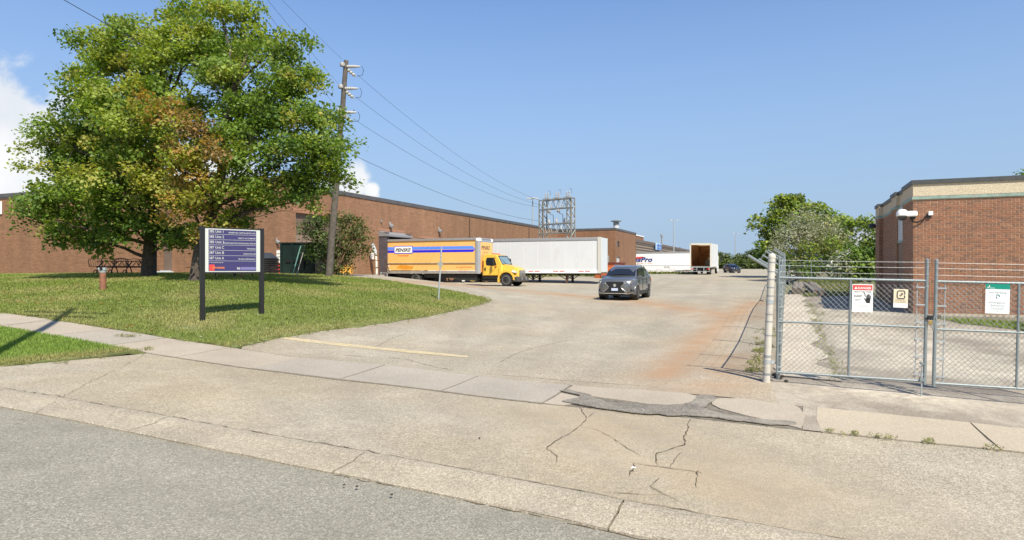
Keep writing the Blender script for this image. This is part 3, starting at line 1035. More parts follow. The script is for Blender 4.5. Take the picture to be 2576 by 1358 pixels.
def roof_pipe(px, d, ptop, pbot, w, name='roof_vent', label=None, hat=True):
    b = at(px, pbot, d)
    t = at(px, ptop, d)
    r = w / 2 * d / F
    o = thing(name, label, 'roof vent', (b.x, b.y, ZT - .32))
    h = t.z - (ZT - .32)
    MB().lathe([(r, 0), (r, h * .82), (r * .8, h * .9)], n=14).build('flue', m_lightgrey, o, smooth=True)
    if hat:
        MB().lathe([(r * 1.9, h * .86), (r * 1.95, h * .93), (r * .2, h)], n=14).build('cap', m_galv, o, smooth=True)
        MB().lathe([(r * 1.04, h * .55), (r * 1.04, h * .85)], n=14).build('band', m_grey, o, smooth=True)
    return o
roof_pipe(1550, 97, 553, 573, 14, label='stubby grey flue with a flat cap on the warehouse wing roof')
roof_pipe(1412, 97, 566, 577, 4, name='roof_vent', label='thin white vent pipe on the roof edge beside the steel lattice frame', hat=False)

# control joints, a downpipe and a vent on the long wall
for px in (690, 902, 1150, 1235, 1300):
    s_ = wall_s(px)
    MB().bx(-.004, .004, s_ - .012, s_ + .012, zb, ZT - .43).build('control_joint', m_brown, wh)
for px in (1180, 1330):
    s_ = wall_s(px)
    MB().tube([(.07, s_, zb), (.07, s_, ZT - .45)], .05, 6).build('downpipe', mat('brown_downpipe', (.10, .065, .05), .5), wh)
for x_ in (-6.0, -14.0, -22.0, -30.0):
    MB().bx(x_ - .012, x_ + .012, -.004, .004, zb, ZT - .43).build('control_joint', m_brown, wh)
# wall mounted lights
def wall_light(px, py, label, x0=0.0, k=1.0):
    s = wall_s(px)
    o = thing('wall_light', label, 'wall light', CN + UD * s + Vector((0, 0, wall_z(py, s))), ROT, 'grey floodlights on the warehouse side wall')
    k *= .62
    MB().rbox(0, .12 * k, -.1 * k, .1 * k, .05 * k, .45 * k, .02 * k).build('bracket', m_galv2, o)
    MB().prism([(.08 * k, -.12 * k), (.42 * k, -.34 * k), (.52 * k, -.1 * k), (.2 * k, .2 * k)], -.24 * k, .24 * k).build('housing', m_grey, o)
    MB().prism([(.12 * k, -.155 * k), (.40 * k, -.355 * k), (.41 * k, -.34 * k), (.13 * k, -.14 * k)], -.18 * k, .18 * k).build('lens', m_white, o)
    return o
wall_light(980, 566, 'grey floodlight on the brick wall above the rear of the yellow box truck')
wall_light(1103, 579, 'grey floodlight on the brick wall above the middle of the yellow box truck')
wall_light(695, 607, 'small white floodlight on the brick wall above the black plastic tank', k=.7)
wall_light(958, 556, 'tiny dark floodlight just over the dock hood at the yellow truck', k=.4)

def board(name, label, cat, px0, px1, py0, py1, mt, th=.06, parts=None, side=True, off=.03):
    """flat sign screwed to the warehouse side wall (or front wall)"""
    if side:
        a, b = wall_s(px0), wall_s(px1)
        o = thing(name, label, cat, CN + UD * ((a + b) / 2) + VD * off + Vector((0, 0, wall_z((py0 + py1) / 2, (a + b) / 2))), ROT + R(90))
        d = CN.y + UD.y * (a + b) / 2
    else:
        a, b = front_x(px0), front_x(px1)
        d = CN.y + VD.y * (a + b) / 2
        o = thing(name, label, cat, CN + VD * ((a + b) / 2) - UD * off + Vector((0, 0, EYE + (CY - (py0 + py1) / 2) / F * d)), ROT)
    w, h = b - a, (py1 - py0) / F * d
    MB().rbox(-w / 2, w / 2, -th, 0, -h / 2, h / 2, .012).build('panel', mt, o)
    return o, w, h
m_ink = mat('black_ink', (.015, .015, .018), .5)
m_blue_ink = mat('blue_ink', (.05, .09, .25), .5)
o, w, h = board('wall_sign', 'small white notice on the brick wall over the black stair railing', 'sign', 930, 938.5, 636, 652, m_white)
text('DOCK', o, m_ink, h * .18, (0, -.065, h * .1), width=w * .7, align='CENTER')
text('387', o, m_ink, h * .2, (0, -.065, -h * .2), width=w * .6, align='CENTER')
o, w, h = board('address_sign', 'pale blue-white address board high on the brick wall seen through the tree leaves', 'sign', 629, 660, 463, 484, mat('pale_sign', (.62, .67, .72), .5))
text('385', o, m_blue_ink, h * .45, (-w * .4, -.065, -h * .15), width=w * .5)
o, w, h = board('wall_sign', 'white sign board cut off by the picture edge on the brick front wall', 'sign', -40, 6.5, 508, 540, m_white, side=False)
text('LEASE', o, m_blue_ink, h * .4, (-.1, -.065, -h * .2), width=w * .7, align='CENTER')

# dock stair railing, lamp post with its hooded lamp
def rail():
    s0, s1 = wall_s(903), wall_s(947)
    o = thing('stair_railing', 'thin rusty black railing beside the concrete dock steps', 'railing', CN + UD * s0 + VD * 1.3 + Vector((0, 0, 0)), ROT)
    zt = wall_z(655, s0 + 1)
    zg = wall_z(690, s0 + 1)
    ln = (s1 - s0)
    top = [(0, 0, zt), (0, ln * .70, zt), (0, ln, zg + .15)]
    mid = [(0, 0, (zt + zg) / 2), (0, ln * .70, (zt + zg) / 2), (0, ln * .9, zg)]
    MB().tube(top, .03, 6).build('handrail', m_rail, o)
    MB().tube(mid, .022, 6).build('handrail', m_rail, o)
    for f in (0, .36, .70):
        MB().tube([(0, ln * f, zg - .5), (0, ln * f, zt)], .026, 6).build('post', m_rail, o)
    mb = MB()
    mb.bx(-1.2, -.06, -.6, ln * .72, zb, zg - .02)
    for i in range(3):
        mb.bx(-1.2, -.06, ln * .72 + i * .3, ln * .72 + .299 + i * .3, zb, zg - .2 - i * .18)
    c = mb.build('concrete_landing', m_foot, None)
    c.location = o.location
    c.rotation_euler = o.rotation_euler
    tag(c, 'pale concrete landing with steps under the black railing by the dock', 'landing')
rail()
p = at(946, 700, 51.5)
o = thing('dock_lamp', 'slim white post with a tilted grey hooded lamp beside the truck dock', 'lamp post', p)
q = lambda px, py: (at(px, py, 51.5) - p)
MB().tube([q(948, 700), q(947, 660), q(945.5, 640)], .085, 10).build('pole', mat('cream_paint', (.72, .69, .60), .5), o, smooth=True)
MB().tube([q(945.5, 641), q(943, 632), q(936.5, 613)], [.09, .17, .13], 12).build('lamp_head', m_lightgrey, o, smooth=True)
p = at(966, 690, 52.6)
mb = MB()
for dx in (-.25, .25):
    mb.tube([p + Vector((dx, 0, -.8)), p + Vector((dx, 0, .12))], .04, 6)
mb.tube([p + Vector((-.3, 0, .12)), p + Vector((.35, 0, .12))], .04, 6)
tag(mb.build('dock_bumper', m_galv2), 'small galvanised bumper frame under the rear of the yellow truck', 'bumper frame')

# ------------------------------------------------------------------ far buildings
def brown_building():
    p0 = at(1597, 679, 130)
    o = thing('ribbed_building', 'far brown building with ribbed metal siding behind the lettered white trailer', 'building', Vector((p0.x, p0.y, 0)), ROT)
    zt = EYE + (CY - 601) / F * 130
    ln = 78
    MB().bx(-40, 0, -2, ln, zb - 1, zt - .6).build('wall', mat('brown_siding', (.20, .155, .115), .6, var=.1, scale=.5), o)
    m_rib = mat('brown_rib', (.26, .205, .155), .5)
    for i in range(11):
        z = zt - .9 - i * .55
        MB().prism([(0.0, z), (.14, z + .06), (.14, z + .24), (0.0, z + .30)], -1.9, ln - .1, plane='xz').build('siding_rib', m_rib, o)
    MB().bx(-40.05, .25, -2.05, ln + .05, zt - .6, zt).build('roof_edge', mat('brown_cap', (.13, .095, .075), .6), o)
    def w_s(px):
        r = (px - CX) / F
        return (r * p0.y - p0.x) / (UD.x - r * UD.y)
    for px, ya, yb in ((1643.5, 614, 630), (1656, 613, 631), (1712 - 3, 621, 632), (1766 - 0, 627, 636)):
        s = w_s(px)
        d = p0.y + UD.y * s
        MB().bx(.14, .2, s - .7, s + .7, EYE + (CY - yb) / F * d, EYE + (CY - ya) / F * d).build('window', m_glass, o)
    s = w_s(1652 + 0)
    a, b = w_s(1644.5 + 0), w_s(1659)
    d = p0.y + UD.y * (a + b) / 2
    sg = thing('shop_sign', 'blue and white square sign on the ribbed brown building', 'sign', Vector((p0.x, p0.y, 0)) + UD * (a + b) / 2 + VD * .35 + Vector((0, 0, EYE + (CY - 620.5) / F * d)), ROT + R(90))
    w, h = (b - a) * .95, 17 / F * d
    MB().rbox(-w / 2, w / 2, -.15, 0, -h / 2, h / 2, .03).build('panel', mat('sign_pale_blue', (.42, .58, .78), .4), sg)
    MB().bx(-w * .36, w * .46, -.17, -.151, -h * .42, h * .3).build('panel_print', mat('sign_blue', (.06, .19, .55), .4), sg)
    text('NC2', sg, m_white, h * .26, (-w * .25, -.18, -h * .2), width=w * .6)
    # low brick block on its roof
    b0 = at(1597, 604, 150)
    t0 = at(1627, 592, 150)
    bb = thing('roof_block', 'small red brick penthouse on the roof of the ribbed brown building', 'roof block', Vector((b0.x - 6, b0.y, zt - .5)), ROT)
    MB().bx(0, 6.4, 0, 8, 0, t0.z - zt + .3).build('wall', m_brick_w, bb)
    MB().bx(-.1, 6.5, -.1, 8.1, t0.z - zt + .301, t0.z - zt + .55).build('roof_edge', m_white, bb)
    pb = at(1665, 606, 150)
    tag(MB().lathe([(.18, 0), (.18, 1.6), (.3, 1.65), (.3, 2.2), (.1, 2.3)], c=(pb.x, pb.y, zt - .2), n=8).build('roof_vent', m_grey), 'thin dark vent stack on the roof of the ribbed brown building', 'roof vent')
brown_building()
def gable():
    p0 = at(2170, 690, 150)
    o = thing('gable_building', 'distant pale grey gable roof beyond the yard bushes', 'building', (p0.x, p0.y, 1.0), 0)
    pk = at(2216, 553, 150)
    el = at(2128, 618, 150)
    hw = (pk.x - el.x)
    zr, ze = pk.z - 1.0, el.z - 1.0
    mg = mat('pale_grey_roof', (.40, .42, .45), .6, var=.06, scale=.3)
    cx = pk.x - p0.x
    MB().prism([(cx - hw, ze - 7), (cx - hw, ze), (cx, zr), (cx + hw, ze), (cx + hw, ze - 7)], 0, 30).build('wall', mg, o)
    MB().prism([(cx - hw - .5, ze - .35), (cx, zr + .02), (cx + hw + .5, ze - .35), (cx + hw + .5, ze), (cx, zr + .4), (cx - hw - .5, ze)], -.5, 30.5).build('roof', mat('roof_sheet', (.36, .38, .42), .6), o)
gable()

# ------------------------------------------------------------------ brick utility building on the east side of the yard
RC = Vector((14.2, 23.2, 0))
ub = thing('utility_building', 'red brick utility building with cream band behind the chain-link gate', 'building', RC, ROT)
RZ0 = gz(14.4, 23.0) - .3
RB = EYE + (CY - 788.5) / F * 23.2           # top of the footing, start of the brickwork
RT = EYE + (CY - 502) / F * 23.2             # underside of the green drip edge
m_mort = mat('mortar', (.50, .385, .26), .95, var=.12, scale=12)
bcols = [(.285, .125, .068), (.325, .14, .074), (.245, .112, .066), (.19, .10, .066), (.35, .165, .09), (.145, .083, .062), (.30, .15, .085)]
_bm = tuple(sum(c[i] for c in bcols) / len(bcols) for i in range(3))
bcols = [tuple(.62 * a + .38 * b for a, b in zip(c, _bm)) for c in bcols]
m_bricks = [mat('red_brick_%s' % w_, c, .9, var=.16, scale=30, bump=.15, bscale=80) for w_, c in zip(('plain', 'bright', 'deep', 'brown', 'pale', 'dark', 'tan'), bcols)]
def brick_mesh(l, h=.0545, dp=.05, c=.003):
    mb = MB()
    mb.add([(-l / 2, 0, -h / 2), (l / 2, 0, -h / 2), (l / 2, 0, h / 2), (-l / 2, 0, h / 2),
            (-l / 2 + c, -.009, -h / 2 + c), (l / 2 - c, -.009, -h / 2 + c), (l / 2 - c, -.009, h / 2 - c), (-l / 2 + c, -.009, h / 2 - c)],
           [(4, 5, 6, 7), (0, 1, 5, 4), (1, 2, 6, 5), (2, 3, 7, 6), (3, 0, 4, 7)])
    return mb
def brick_cells(length, z0, z1, start_half=0):
    """common bond: every sixth course is headers"""
    out = []
    row, z = 0, z0
    ch = .0667
    while z + ch <= z1 + .005:
        if row % 6 == 4:
            w_, o_ = .1067, (row % 2) * .05
        else:
            w_, o_ = .2133, (row % 2) * .1067
        x = -o_
        while x < length - .02:
            a, b = max(0, x), min(length, x + w_)
            if b - a > .045:
                out.append(((a + b) / 2, z + ch / 2, b - a - .014, row))
            x += w_
        z += ch
        row += 1
    return out
def mi_pick(row):
    p = [.26, .2, .16, .12, .11, .07, .08]
    if row % 6 == 4 and row % 18 != 16: p = [.14, .08, .14, .22, .06, .28, .08]
    if row % 13 == 7: p = [.15, .1, .2, .25, .05, .15, .1]
    return int(rng.choice(7, p=p))
FL, SL = 9.0, 10.2
cells = brick_cells(FL, RB, RT - .005)
vis = []
for i, (x, z, l, row) in enumerate(cells):
    p = RC + VD * x
    px, py = CX + F * p.x / p.y, CY - F * (z - EYE) / p.y
    if px < 2572 and 512 < py < 690 and l > .09:
        vis.append((py // 1, i))
# the largest that show: the middle of the wall above the gate, whole courses together
vis.sort(key=lambda q: (abs(q[0] - 598)))
chosen = {i for _, i in vis[:296]}
meshes = {}
rest = MB()
for i, (x, z, l, row) in enumerate(cells):
    k = mi_pick(row)
    jy = rng.uniform(-.003, .002)
    if i in chosen:
        key = (round(l, 3), k)
        if key not in meshes:
            o = brick_mesh(l).build('brick', m_bricks[k], ub, fix=False)
            meshes[key] = o.data
        else:
            o = bpy.data.objects.new('brick', meshes[key])
            COL.objects.link(o)
            o.parent = ub
        o.location = (x, jy, z)
    else:
        bm_ = brick_mesh(l)
        rest.m = k
        rest.add([(a + x, b + jy, c + z) for a, b, c in bm_.v], bm_.f)
# side face: near pier, recess with door, middle pier, wall, end pier
piers = [(0, 2.05, 0.0), (2.05, 3.75, .42), (3.75, 4.15, -.02), (4.15, 9.6, .12), (9.6, SL, -.05)]
def usv(px):
    r = (px - CX) / F
    return (r * RC.y - RC.x) / (UD.x - r * UD.y)
s1, s2, s3, s4 = usv(2271), usv(2259), usv(2246), usv(2214)
piers = [(0, s1, 0.0), (s1, s2 + .3, .10), (s2 + .3, s3 + .3, -.02), (s3 + .3, s4, .12), (s4, SL, -.05)]
def lp(x, y, z): return (x, y, z)
for a, b, dx in piers:
    if dx == .10:
        continue
    for x, z, l, row in brick_cells(b - a, RB - .6, RT - .005):
        rest.m = mi_pick(row)
        bm_ = brick_mesh(l)
        rest.add([(dx + by - .0, b - (bx_ + x), bz + z) for bx_, by, bz in bm_.v], bm_.f)
for yq in (s2 + .3, s4):
    for row in range(int((RT - RB + .6) / .0667)):
        zz = RB - .6 + (row + .5) * .0667
        if zz + .03 < RT:
            rest.m = mi_pick(row)
            x0_, x1_ = (-.02, .10) if yq < s4 else (-.05, .12)
            bm_ = brick_mesh(x1_ - x0_ - .012)
            rest.add([(a + (x0_ + x1_) / 2, b + yq, c + zz) for a, b, c in bm_.v], bm_.f)
r_o = rest.build('brickwork', m_bricks, ub, fix=False)
r_o['kind'] = 'stuff'
mb = MB()
mb.bx(.001, FL, .0, .3, RZ0, RT)                 # mortar backing of the front
for a, b, dx in piers:
    mb.bx(dx, dx + .5, a + (0.301 if a == 0 else 0), b, RZ0, RT)
mb.build('mortar_wall', m_mort, ub)
MB().bx(.6, FL, .301, SL - .01, RZ0, RT - .1).build('core_wall', m_foot, ub)
MB().bx(-.02, FL, -.06, -.001, RZ0, RB - .004).build('footing', m_foot, ub)
MB().rbox(.6, FL, -1.25, -.06, RZ0 + .05, gz(15.5, 22.2) + .14, .02).build('kerb_edge', m_conc, ub)
# cream pebble-dash band, green copper drip edge, dark coping (returned round the piers)
m_band = mat('cream_pebbledash', (.56, .475, .335), .95, var=.2, scale=22, bump=.6, bscale=45)
m_verd = mat('green_copper', (.24, .33, .28), .6, var=.25, scale=5, dirt=(.34, .36, .30), dscale=3)
m_cop = mat('dark_coping', (.06, .065, .062), .5, var=.2)
zA, zB, zC = RT, RT + .10, EYE + (CY - 464) / F * 23.2
zD = EYE + (CY - 453.5) / F * 23.2
mb1, mb2, mb3, mb4 = MB(), MB(), MB(), MB()
for a, b, dx in [(0, FL, None)] + piers:
    if dx is None:
        mb1.bx(-.035, FL, -.045, .3, zA, zB); mb2.bx(0.0, FL, -.012, .3, zB + .012, zC); mb3.bx(-.05, FL, -.06, .35, zC, zD); mb4.bx(-.02, FL, -.03, .3, zB, zB + .0119)
    else:
        d_ = min(dx, .14)
        a_ = a + (.301 if a == 0 else 0)
        mb1.bx(d_ - .035, d_ + .5, a_, b, zA, zB); mb2.bx(d_, d_ + .5, a_, b, zB + .012, zC); mb3.bx(d_ - .05, d_ + .5, a_ + (.05 if a == 0 else 0), b, zC, zD); mb4.bx(d_ - .02, d_ + .5, a_, b, zB, zB + .0119)
mb1.build('drip_edge', m_verd, ub)
mb2.build('cream_band', m_band, ub)
mb3.build('coping', m_cop, ub)
mb4.build('band_joint', mat('brown_joint', (.16, .11, .07), .8), ub)
MB().bx(.55, FL - .05, .36, SL - .05, zC - .2, zC - .08).build('roof', m_roof, ub)
za = EYE + (CY - 600) / F * 24.5
MB().bx(.04, .09, s1 + .02, s2 + .28, za, RT - .02).build('window_panel', mat('grey_white_panel', (.50, .52, .52), .5, var=.06, scale=2), ub)
MB().bx(.02, .09, s1 + .02, s2 + .28, za - .1, za - .004).build('window_sill', m_verd, ub)
MB().bx(.05, .09, s1 + .02, s2 + .28, RZ0, za - .105).build('door', mat('brown_board', (.21, .135, .085), .7, var=.2, scale=4), ub)
mb = MB()
for y in (s4 + .15,):
    mb.tube([(-.0, y, RB), (.0, y, RT - .8)], .02, 6)
mb.build('conduit', m_galv2, ub)
# dome camera on a boxed arm, and its junction box
cb_ = at(2262, 536, 22.6)
oc = thing('security_camera', 'white dome security camera on a boxed arm at the brick building corner', 'camera', RC + Vector((0, 0, cb_.z)), ROT)
MB().rbox(-.26, .10, -.28, -.02, -.08, .11, .03).build('arm_housing', m_white, oc)
MB().lathe([(.03, .16), (.13, .13), (.18, .04), (.19, -.06), (.17, -.09)], c=(-.36, -.16, .03), n=16).build('dome_cover', m_white, oc, smooth=True)
MB().lathe([(.16, -.09), (.155, -.14), (.11, -.21), (.03, -.24)], c=(-.36, -.16, .03), n=16).build('dome_lens', m_glass, oc, smooth=True)
MB().prism([(-.12, -.08), (.08, -.08), (.0, -.2)], -.2, -.1).build('bracket', m_blackm, oc)
MB().tube([(-.1, -.1, -.1), (-.02, -.1, -.26), (.12, -.1, -.28), (.3, -.08, -.2), (.42, -.06, -.02)], .025, 6).build('cable', m_black, oc)
oj = thing('junction_box', 'small pale square junction box on the brick wall beside the dome camera', 'junction box', RC + VD * .52 - UD * .02 + Vector((0, 0, cb_.z + .02)), ROT)
MB().rbox(-.07, .07, -.09, 0, -.07, .07, .012).build('box', m_white, oj)
MB().bx(-.1, .02, -.05, -.0, -.15, -.072).build('bracket', m_blackm, oj)
ob = RC + UD * (s4 + .3) + Vector((0, 0, EYE + (CY - 567) / F * 31.5))
ol = thing('wall_light', 'small dark lamp on the end pier of the red brick utility building', 'wall light', ob, ROT)
MB().lathe([(.05, .12), (.14, .05), (.16, -.1)], c=(-.3, 0, 0), n=10).build('shade', m_blackm, ol)
MB().tube([(-.0, 0, .05), (-.3, 0, .1)], .02, 6).build('arm', m_galv2, ol)
# concrete kerb and lawn behind, at the west side of the brick building
# ------------------------------------------------------------------ chain-link gate and fences
m_wire = mat('chain_wire', (.175, .195, .19), .55, .3)
m_barb = mat('barbed_wire', (.30, .32, .32), .5, .4)
GD = Vector((.952, -.306, 0)).normalized()
GROT = math.atan2(GD.y, GD.x)
def diamond(mb, x0, x1, z0, z1, pitch=.066, r=.0042, y=0.0):
    """woven wire: two crossing families of straight wires clipped to the frame"""
    w, h = x1 - x0, z1 - z0
    k = 1.0
    for fam in (1, -1):
        c = -h
        while c < w:
            a0, a1 = max(0, c), min(w, c + h)
            if a1 - a0 > .01:
                xa, xb = a0, a1
                za, zb_ = (xa - c), (xb - c)
                if fam == -1:
                    za, zb_ = h - za, h - zb_
                mb.tube([(x0 + xa, y + fam * r, z0 + za), (x0 + xb, y + fam * r, z0 + zb_)], r, 3, cap=False)
            c += pitch * math.sqrt(2)
    return mb
def barb_line(mb, a, b, sag=.015, r=.0022, every=.12):
    a, b = Vector(a), Vector(b)
    n = max(2, int((b - a).length / .35))
    pts = [a.lerp(b, i / n) - Vector((0, 0, sag * 4 * (i / n) * (1 - i / n))) for i in range(n + 1)]
    mb.tube(pts, r, 3, cap=False)
    m = int((b - a).length / every)
    for i in range(1, m):
        p = a.lerp(b, i / m) - Vector((0, 0, sag * 4 * (i / m) * (1 - i / m)))
        mb.tube([p + Vector((0, .012, .016)), p - Vector((0, .012, .016))], r * .7, 3, cap=False)
        mb.tube([p + Vector((.012, -.01, -.016)), p - Vector((.012, -.01, -.016))], r * .7, 3, cap=False)
def gate_leaf(name, label, origin, length, tilt, zs, latch_at_end):
    o = thing(name, label, 'gate', origin, GROT, 'leaves of the chain-link double gate')
    o.rotation_euler = (0, R(tilt), GROT)
    zt, zm, zb_ = zs
    r = .022
    MB().tube([(0, 0, zt), (length, 0, zt)], r, 10).build('top_rail', m_galv, o, smooth=True)
    MB().tube([(0, 0, zm), (length, 0, zm)], r * .85, 10).build('middle_rail', m_galv, o, smooth=True)
    MB().tube([(0, 0, zb_), (length, 0, zb_)], r, 10).build('bottom_rail', m_galv, o, smooth=True)
    a, b = (0, length) if latch_at_end else (length, 0)
    MB().tube([(a, 0, zb_ - .03), (a, 0, zt + .38)], .021, 10).build('hinge_upright', m_galv, o, smooth=True)
    MB().tube([(b, 0, zb_ - .06), (b, 0, zt + .37)], .03, 10).build('latch_upright', m_galv, o, smooth=True)
    MB().tube([(length / 2, 0, zb_), (length / 2, 0, zt)], r * .95, 10).build('middle_upright', m_galv, o, smooth=True)
    diamond(MB(), .03, length - .03, zb_ + .01, zt - .01, y=.024).build('chain_mesh', m_wire, o, fix=False)['kind'] = 'stuff'
    # tension bars with bands, ties round the rails
    mb = MB()
    ib = length - .145 if latch_at_end else .145
    mb.tube([(ib, .015, zb_), (ib, .015, zt)], .009, 6)
    for k in range(6):
        z = zb_ + .12 + (zt - zb_ - .24) * k / 5
        mb.box(((ib + b) / 2, .01, z), (abs(b - ib) + .05, .052, .024))
    ia = .06 if latch_at_end else length - .06
    mb.tube([(ia, .015, zb_), (ia, .015, zt)], .006, 5)
    for k in range(8):
        z = zb_ + .1 + (zt - zb_ - .2) * k / 7
        mb.box(((ia + a) / 2, .005, z), (abs(a - ia) + .04, .035, .016))
    mb.build('tension_bar', m_galv2, o)['kind'] = 'stuff'
    mb = MB()
    for zz, rr in ((zt, r), (zm, r * .85), (zb_, r)):
        n = int(length / .0735)
        for k in range(1, n):
            x = length * k / n
            mb.tube([(x - .025, -rr * 1.05, zz - rr * .5), (x, -rr * .4, zz + rr * 1.08), (x + .028, rr * 1.0, zz + rr * .3)], .0042, 4, cap=False)
            mb.tube([(x - .025, -rr * 1.05, zz - rr * .5), (x - .03, rr * .4, zz - rr * 1.05)], .0042, 4, cap=False)
            if zz == zt:
                mb.tube([(x, .02, zz), (x - .018, .02, zz + .05)], .0026, 3, cap=False)
                mb.tube([(x, .02, zz), (x + .018, .02, zz + .05)], .0026, 3, cap=False)
    for k in range(1, 14):
        z = zb_ + (zt - zb_) * k / 14
        mb.tube([(length / 2 - .025, -.01, z - .02), (length / 2, -.026, z), (length / 2 + .026, .0, z + .02)], .004, 4, cap=False)
    mb.build('wire_ties', m_galv, o)['kind'] = 'stuff'
    for dz in (.335, .235, .115):
        s = MB()
        barb_line(s, (a, 0, zt + dz), (b, 0, zt + dz), sag=.006)
        s.build('barbed_strand', m_barb, o, fix=False)
    mb = MB()
    for dz in (.335, .235, .115, -.1, -.6):
        mb.lathe([(.0345, -.012), (.0345, .012)], c=(b, 0, zt + dz), n=10)
    mb.build('strand_band', m_grey, o)['kind'] = 'stuff'
    for x in (a, b):
        MB().lathe([(.034 if x == b else .024, 0), (.03 if x == b else .022, .02), (.005, .032)], c=(x, 0, zt + (.37 if x == b else .38)), n=10).build('post_cap', m_galv, o, smooth=True)
    return o
ga = Vector((5.07, 12.56, 0))
zs = (EYE - .145, EYE - .985, EYE - 1.955)
gl = gate_leaf('gate_leaf', 'chain-link gate leaf carrying the red DANGER sign', ga, 2.47, 1.15, zs, True)
gb = ga + GD * 2.615
zs2 = (EYE - .205, EYE - 1.06, EYE - 2.03)
gr = gate_leaf('gate_leaf', 'chain-link gate leaf carrying the green and white No Parking sign', gb, 2.5, 1.2, zs2, False)
# drop rod, latch and padlock
MB().tube([(2.42, -.02, zs[2] + .35), (2.42, -.02, zs[2] - .32)], .013, 8).build('drop_rod', m_galv2, gl)
mb = MB()
mb.box((2.42, -.02, zs[2] + .03), (.07, .07, .05)); mb.box((2.42, -.02, zs[2] + .32), (.06, .06, .04))
mb.build('rod_guide', m_galv, gl)
mb = MB()
mb.box((2.53, -.03, zs[1] + .16), (.16, .035, .04)); mb.box((2.53, -.045, zs[1] + .20), (.08, .04, .045))
mb.build('latch', m_blackm, gl)
lk = thing('padlock', 'brass padlock with silver shackle on the gate latch', 'padlock', ga + GD * 2.56 + Vector((0, 0, zs[1] + .02)), GROT)
MB().rbox(-.03, .03, -.06, -.03, -.02, .06, .006).build('body', mat('brass', (.55, .38, .14), .35, .8), lk)
MB().tube([(-.02, -.045, .06), (-.02, -.045, .1), (0, -.045, .125), (.02, -.045, .1), (.02, -.045, .06)], .007, 6).build('shackle', m_galv, lk)
MB().tube([(.0, -.05, -.02), (.04, -.06, -.12), (.05, -.05, .02), (.06, -.04, .14)], .014, 6).build('chain', m_galv, lk)

# round banded post at the corner
pb, pt = at(1927, 962, 12.55), at(1942, 645, 12.55)
o = thing('corner_post', 'thick cream round post with dark bands at the corner of the gate', 'post', (pb.x, pb.y, pb.z - .1))
ax = pt - Vector((pb.x, pb.y, pb.z - .1))
m_post = mat('cream_post_paint', (.50, .475, .41), .7, var=.14, scale=4, dirt=(.36, .32, .26), dscale=6)
MB().tube([(0, 0, 0), ax], .067, 20).build('shaft', m_post, o, smooth=True)
pc = MB().lathe([(.071, -.03), (.071, .0), (.06, .035), (.035, .055), (.004, .062)], n=20).build('cap', m_post, o, smooth=True)
pc.location = ax
hlen = ax.length
def ring(f, w, rr, name, mt):
    c0, c1 = ax * f - ax.normalized() * w / 2, ax * f + ax.normalized() * w / 2
    return MB().tube([c0, c1], rr, 20).build(name, mt, o, smooth=True)
for f in (.955, .885, .825, .765, .70, .56, .505, .40, .245, .235, .10, .11):
    ring(f, .022, .0695, 'band', m_grey)
for f in (.655, .20):
    ring(f, .075, .073, 'clamp', m_galv2)
MB().box((.085, .0, hlen * .655), (.09, .05, .07)).build('hinge', m_galv2, o)
MB().box((.095, .0, hlen * .20), (.12, .05, .06)).build('hinge', m_galv2, o)
MB().tube([(-.06, -.02, hlen * .66), (-.13, -.03, hlen * .665)], .012, 6).build('clamp_bolt', m_rail, o)

# long side fence beside the driveway, with barbed arms leaning over the lot
fz = lambda s: gz(*fence_pt(s))
fen = thing('side_fence', 'long chain-link fence with slanted barbed wire arms along the driveway', 'fence', (FP0[0], FP0[1], 0), ROT)
def FL_(s, o_=0, z=0): return (o_, s, z)
posts = [0.12, 2.6, 5.4, 8.4, 11.4, 14.6, 18, 22, 26, 30, 34, 38, 42, 46, 50]
for s in posts:
    z0 = fz(s)
    pm = MB().tube([(0, s, z0 - .3), (0, s, z0 + 2.12)], .03 if s > .5 else .038, 8).build('post', m_galv, fen, smooth=True)
    MB().tube([(0, s, z0 + 2.1), (-.56, s, z0 + 2.47)], .026, 6).build('barb_arm', m_galv, pm)
for dz, rr in ((2.1, .019), (.06, .006)):
    MB().tube([(0, s, fz(s) + dz) for s in posts], rr, 6).build('rail', m_galv, fen, smooth=True)
mb = MB()
pit = .07
def fence_mesh():
    h = 2.0
    L_ = 50
    c = -h
    zc = np.array([fz(s) for s in np.arange(0, 52, 1.0)])
    zf = lambda s: float(np.interp(s, np.arange(0, 52, 1.0), zc))
    while c < L_:
        for fam in (1, -1):
            a0, a1 = max(.05, c), min(L_, c + h)
            if a1 - a0 > .02:
                za, zb_ = a0 - c, a1 - c
                if fam < 0: za, zb_ = h - za, h - zb_
                am = (a0 + a1) / 2
                mb.tube([(.03 + fam * .002, a0, zf(a0) + .08 + za), (.03 + fam * .002, a1, zf(a1) + .08 + zb_)], .0026, 3, cap=False)
        c += pit * 1.414 if c < 25 else pit * 2
fence_mesh()
mb.build('chain_mesh', m_wire, fen, fix=False)['kind'] = 'stuff'
for k in range(3):
    f = (k + 1) / 3.1
    s_ = MB()
    for a, b in zip(posts[:-1], posts[1:]):
        barb_line(s_, (-.56 * f, a, fz(a) + 2.1 + .37 * f), (-.56 * f, b, fz(b) + 2.1 + .37 * f), sag=.03, every=.2 if a < 20 else .6)
    s_.build('barbed_strand', m_barb, fen, fix=False)
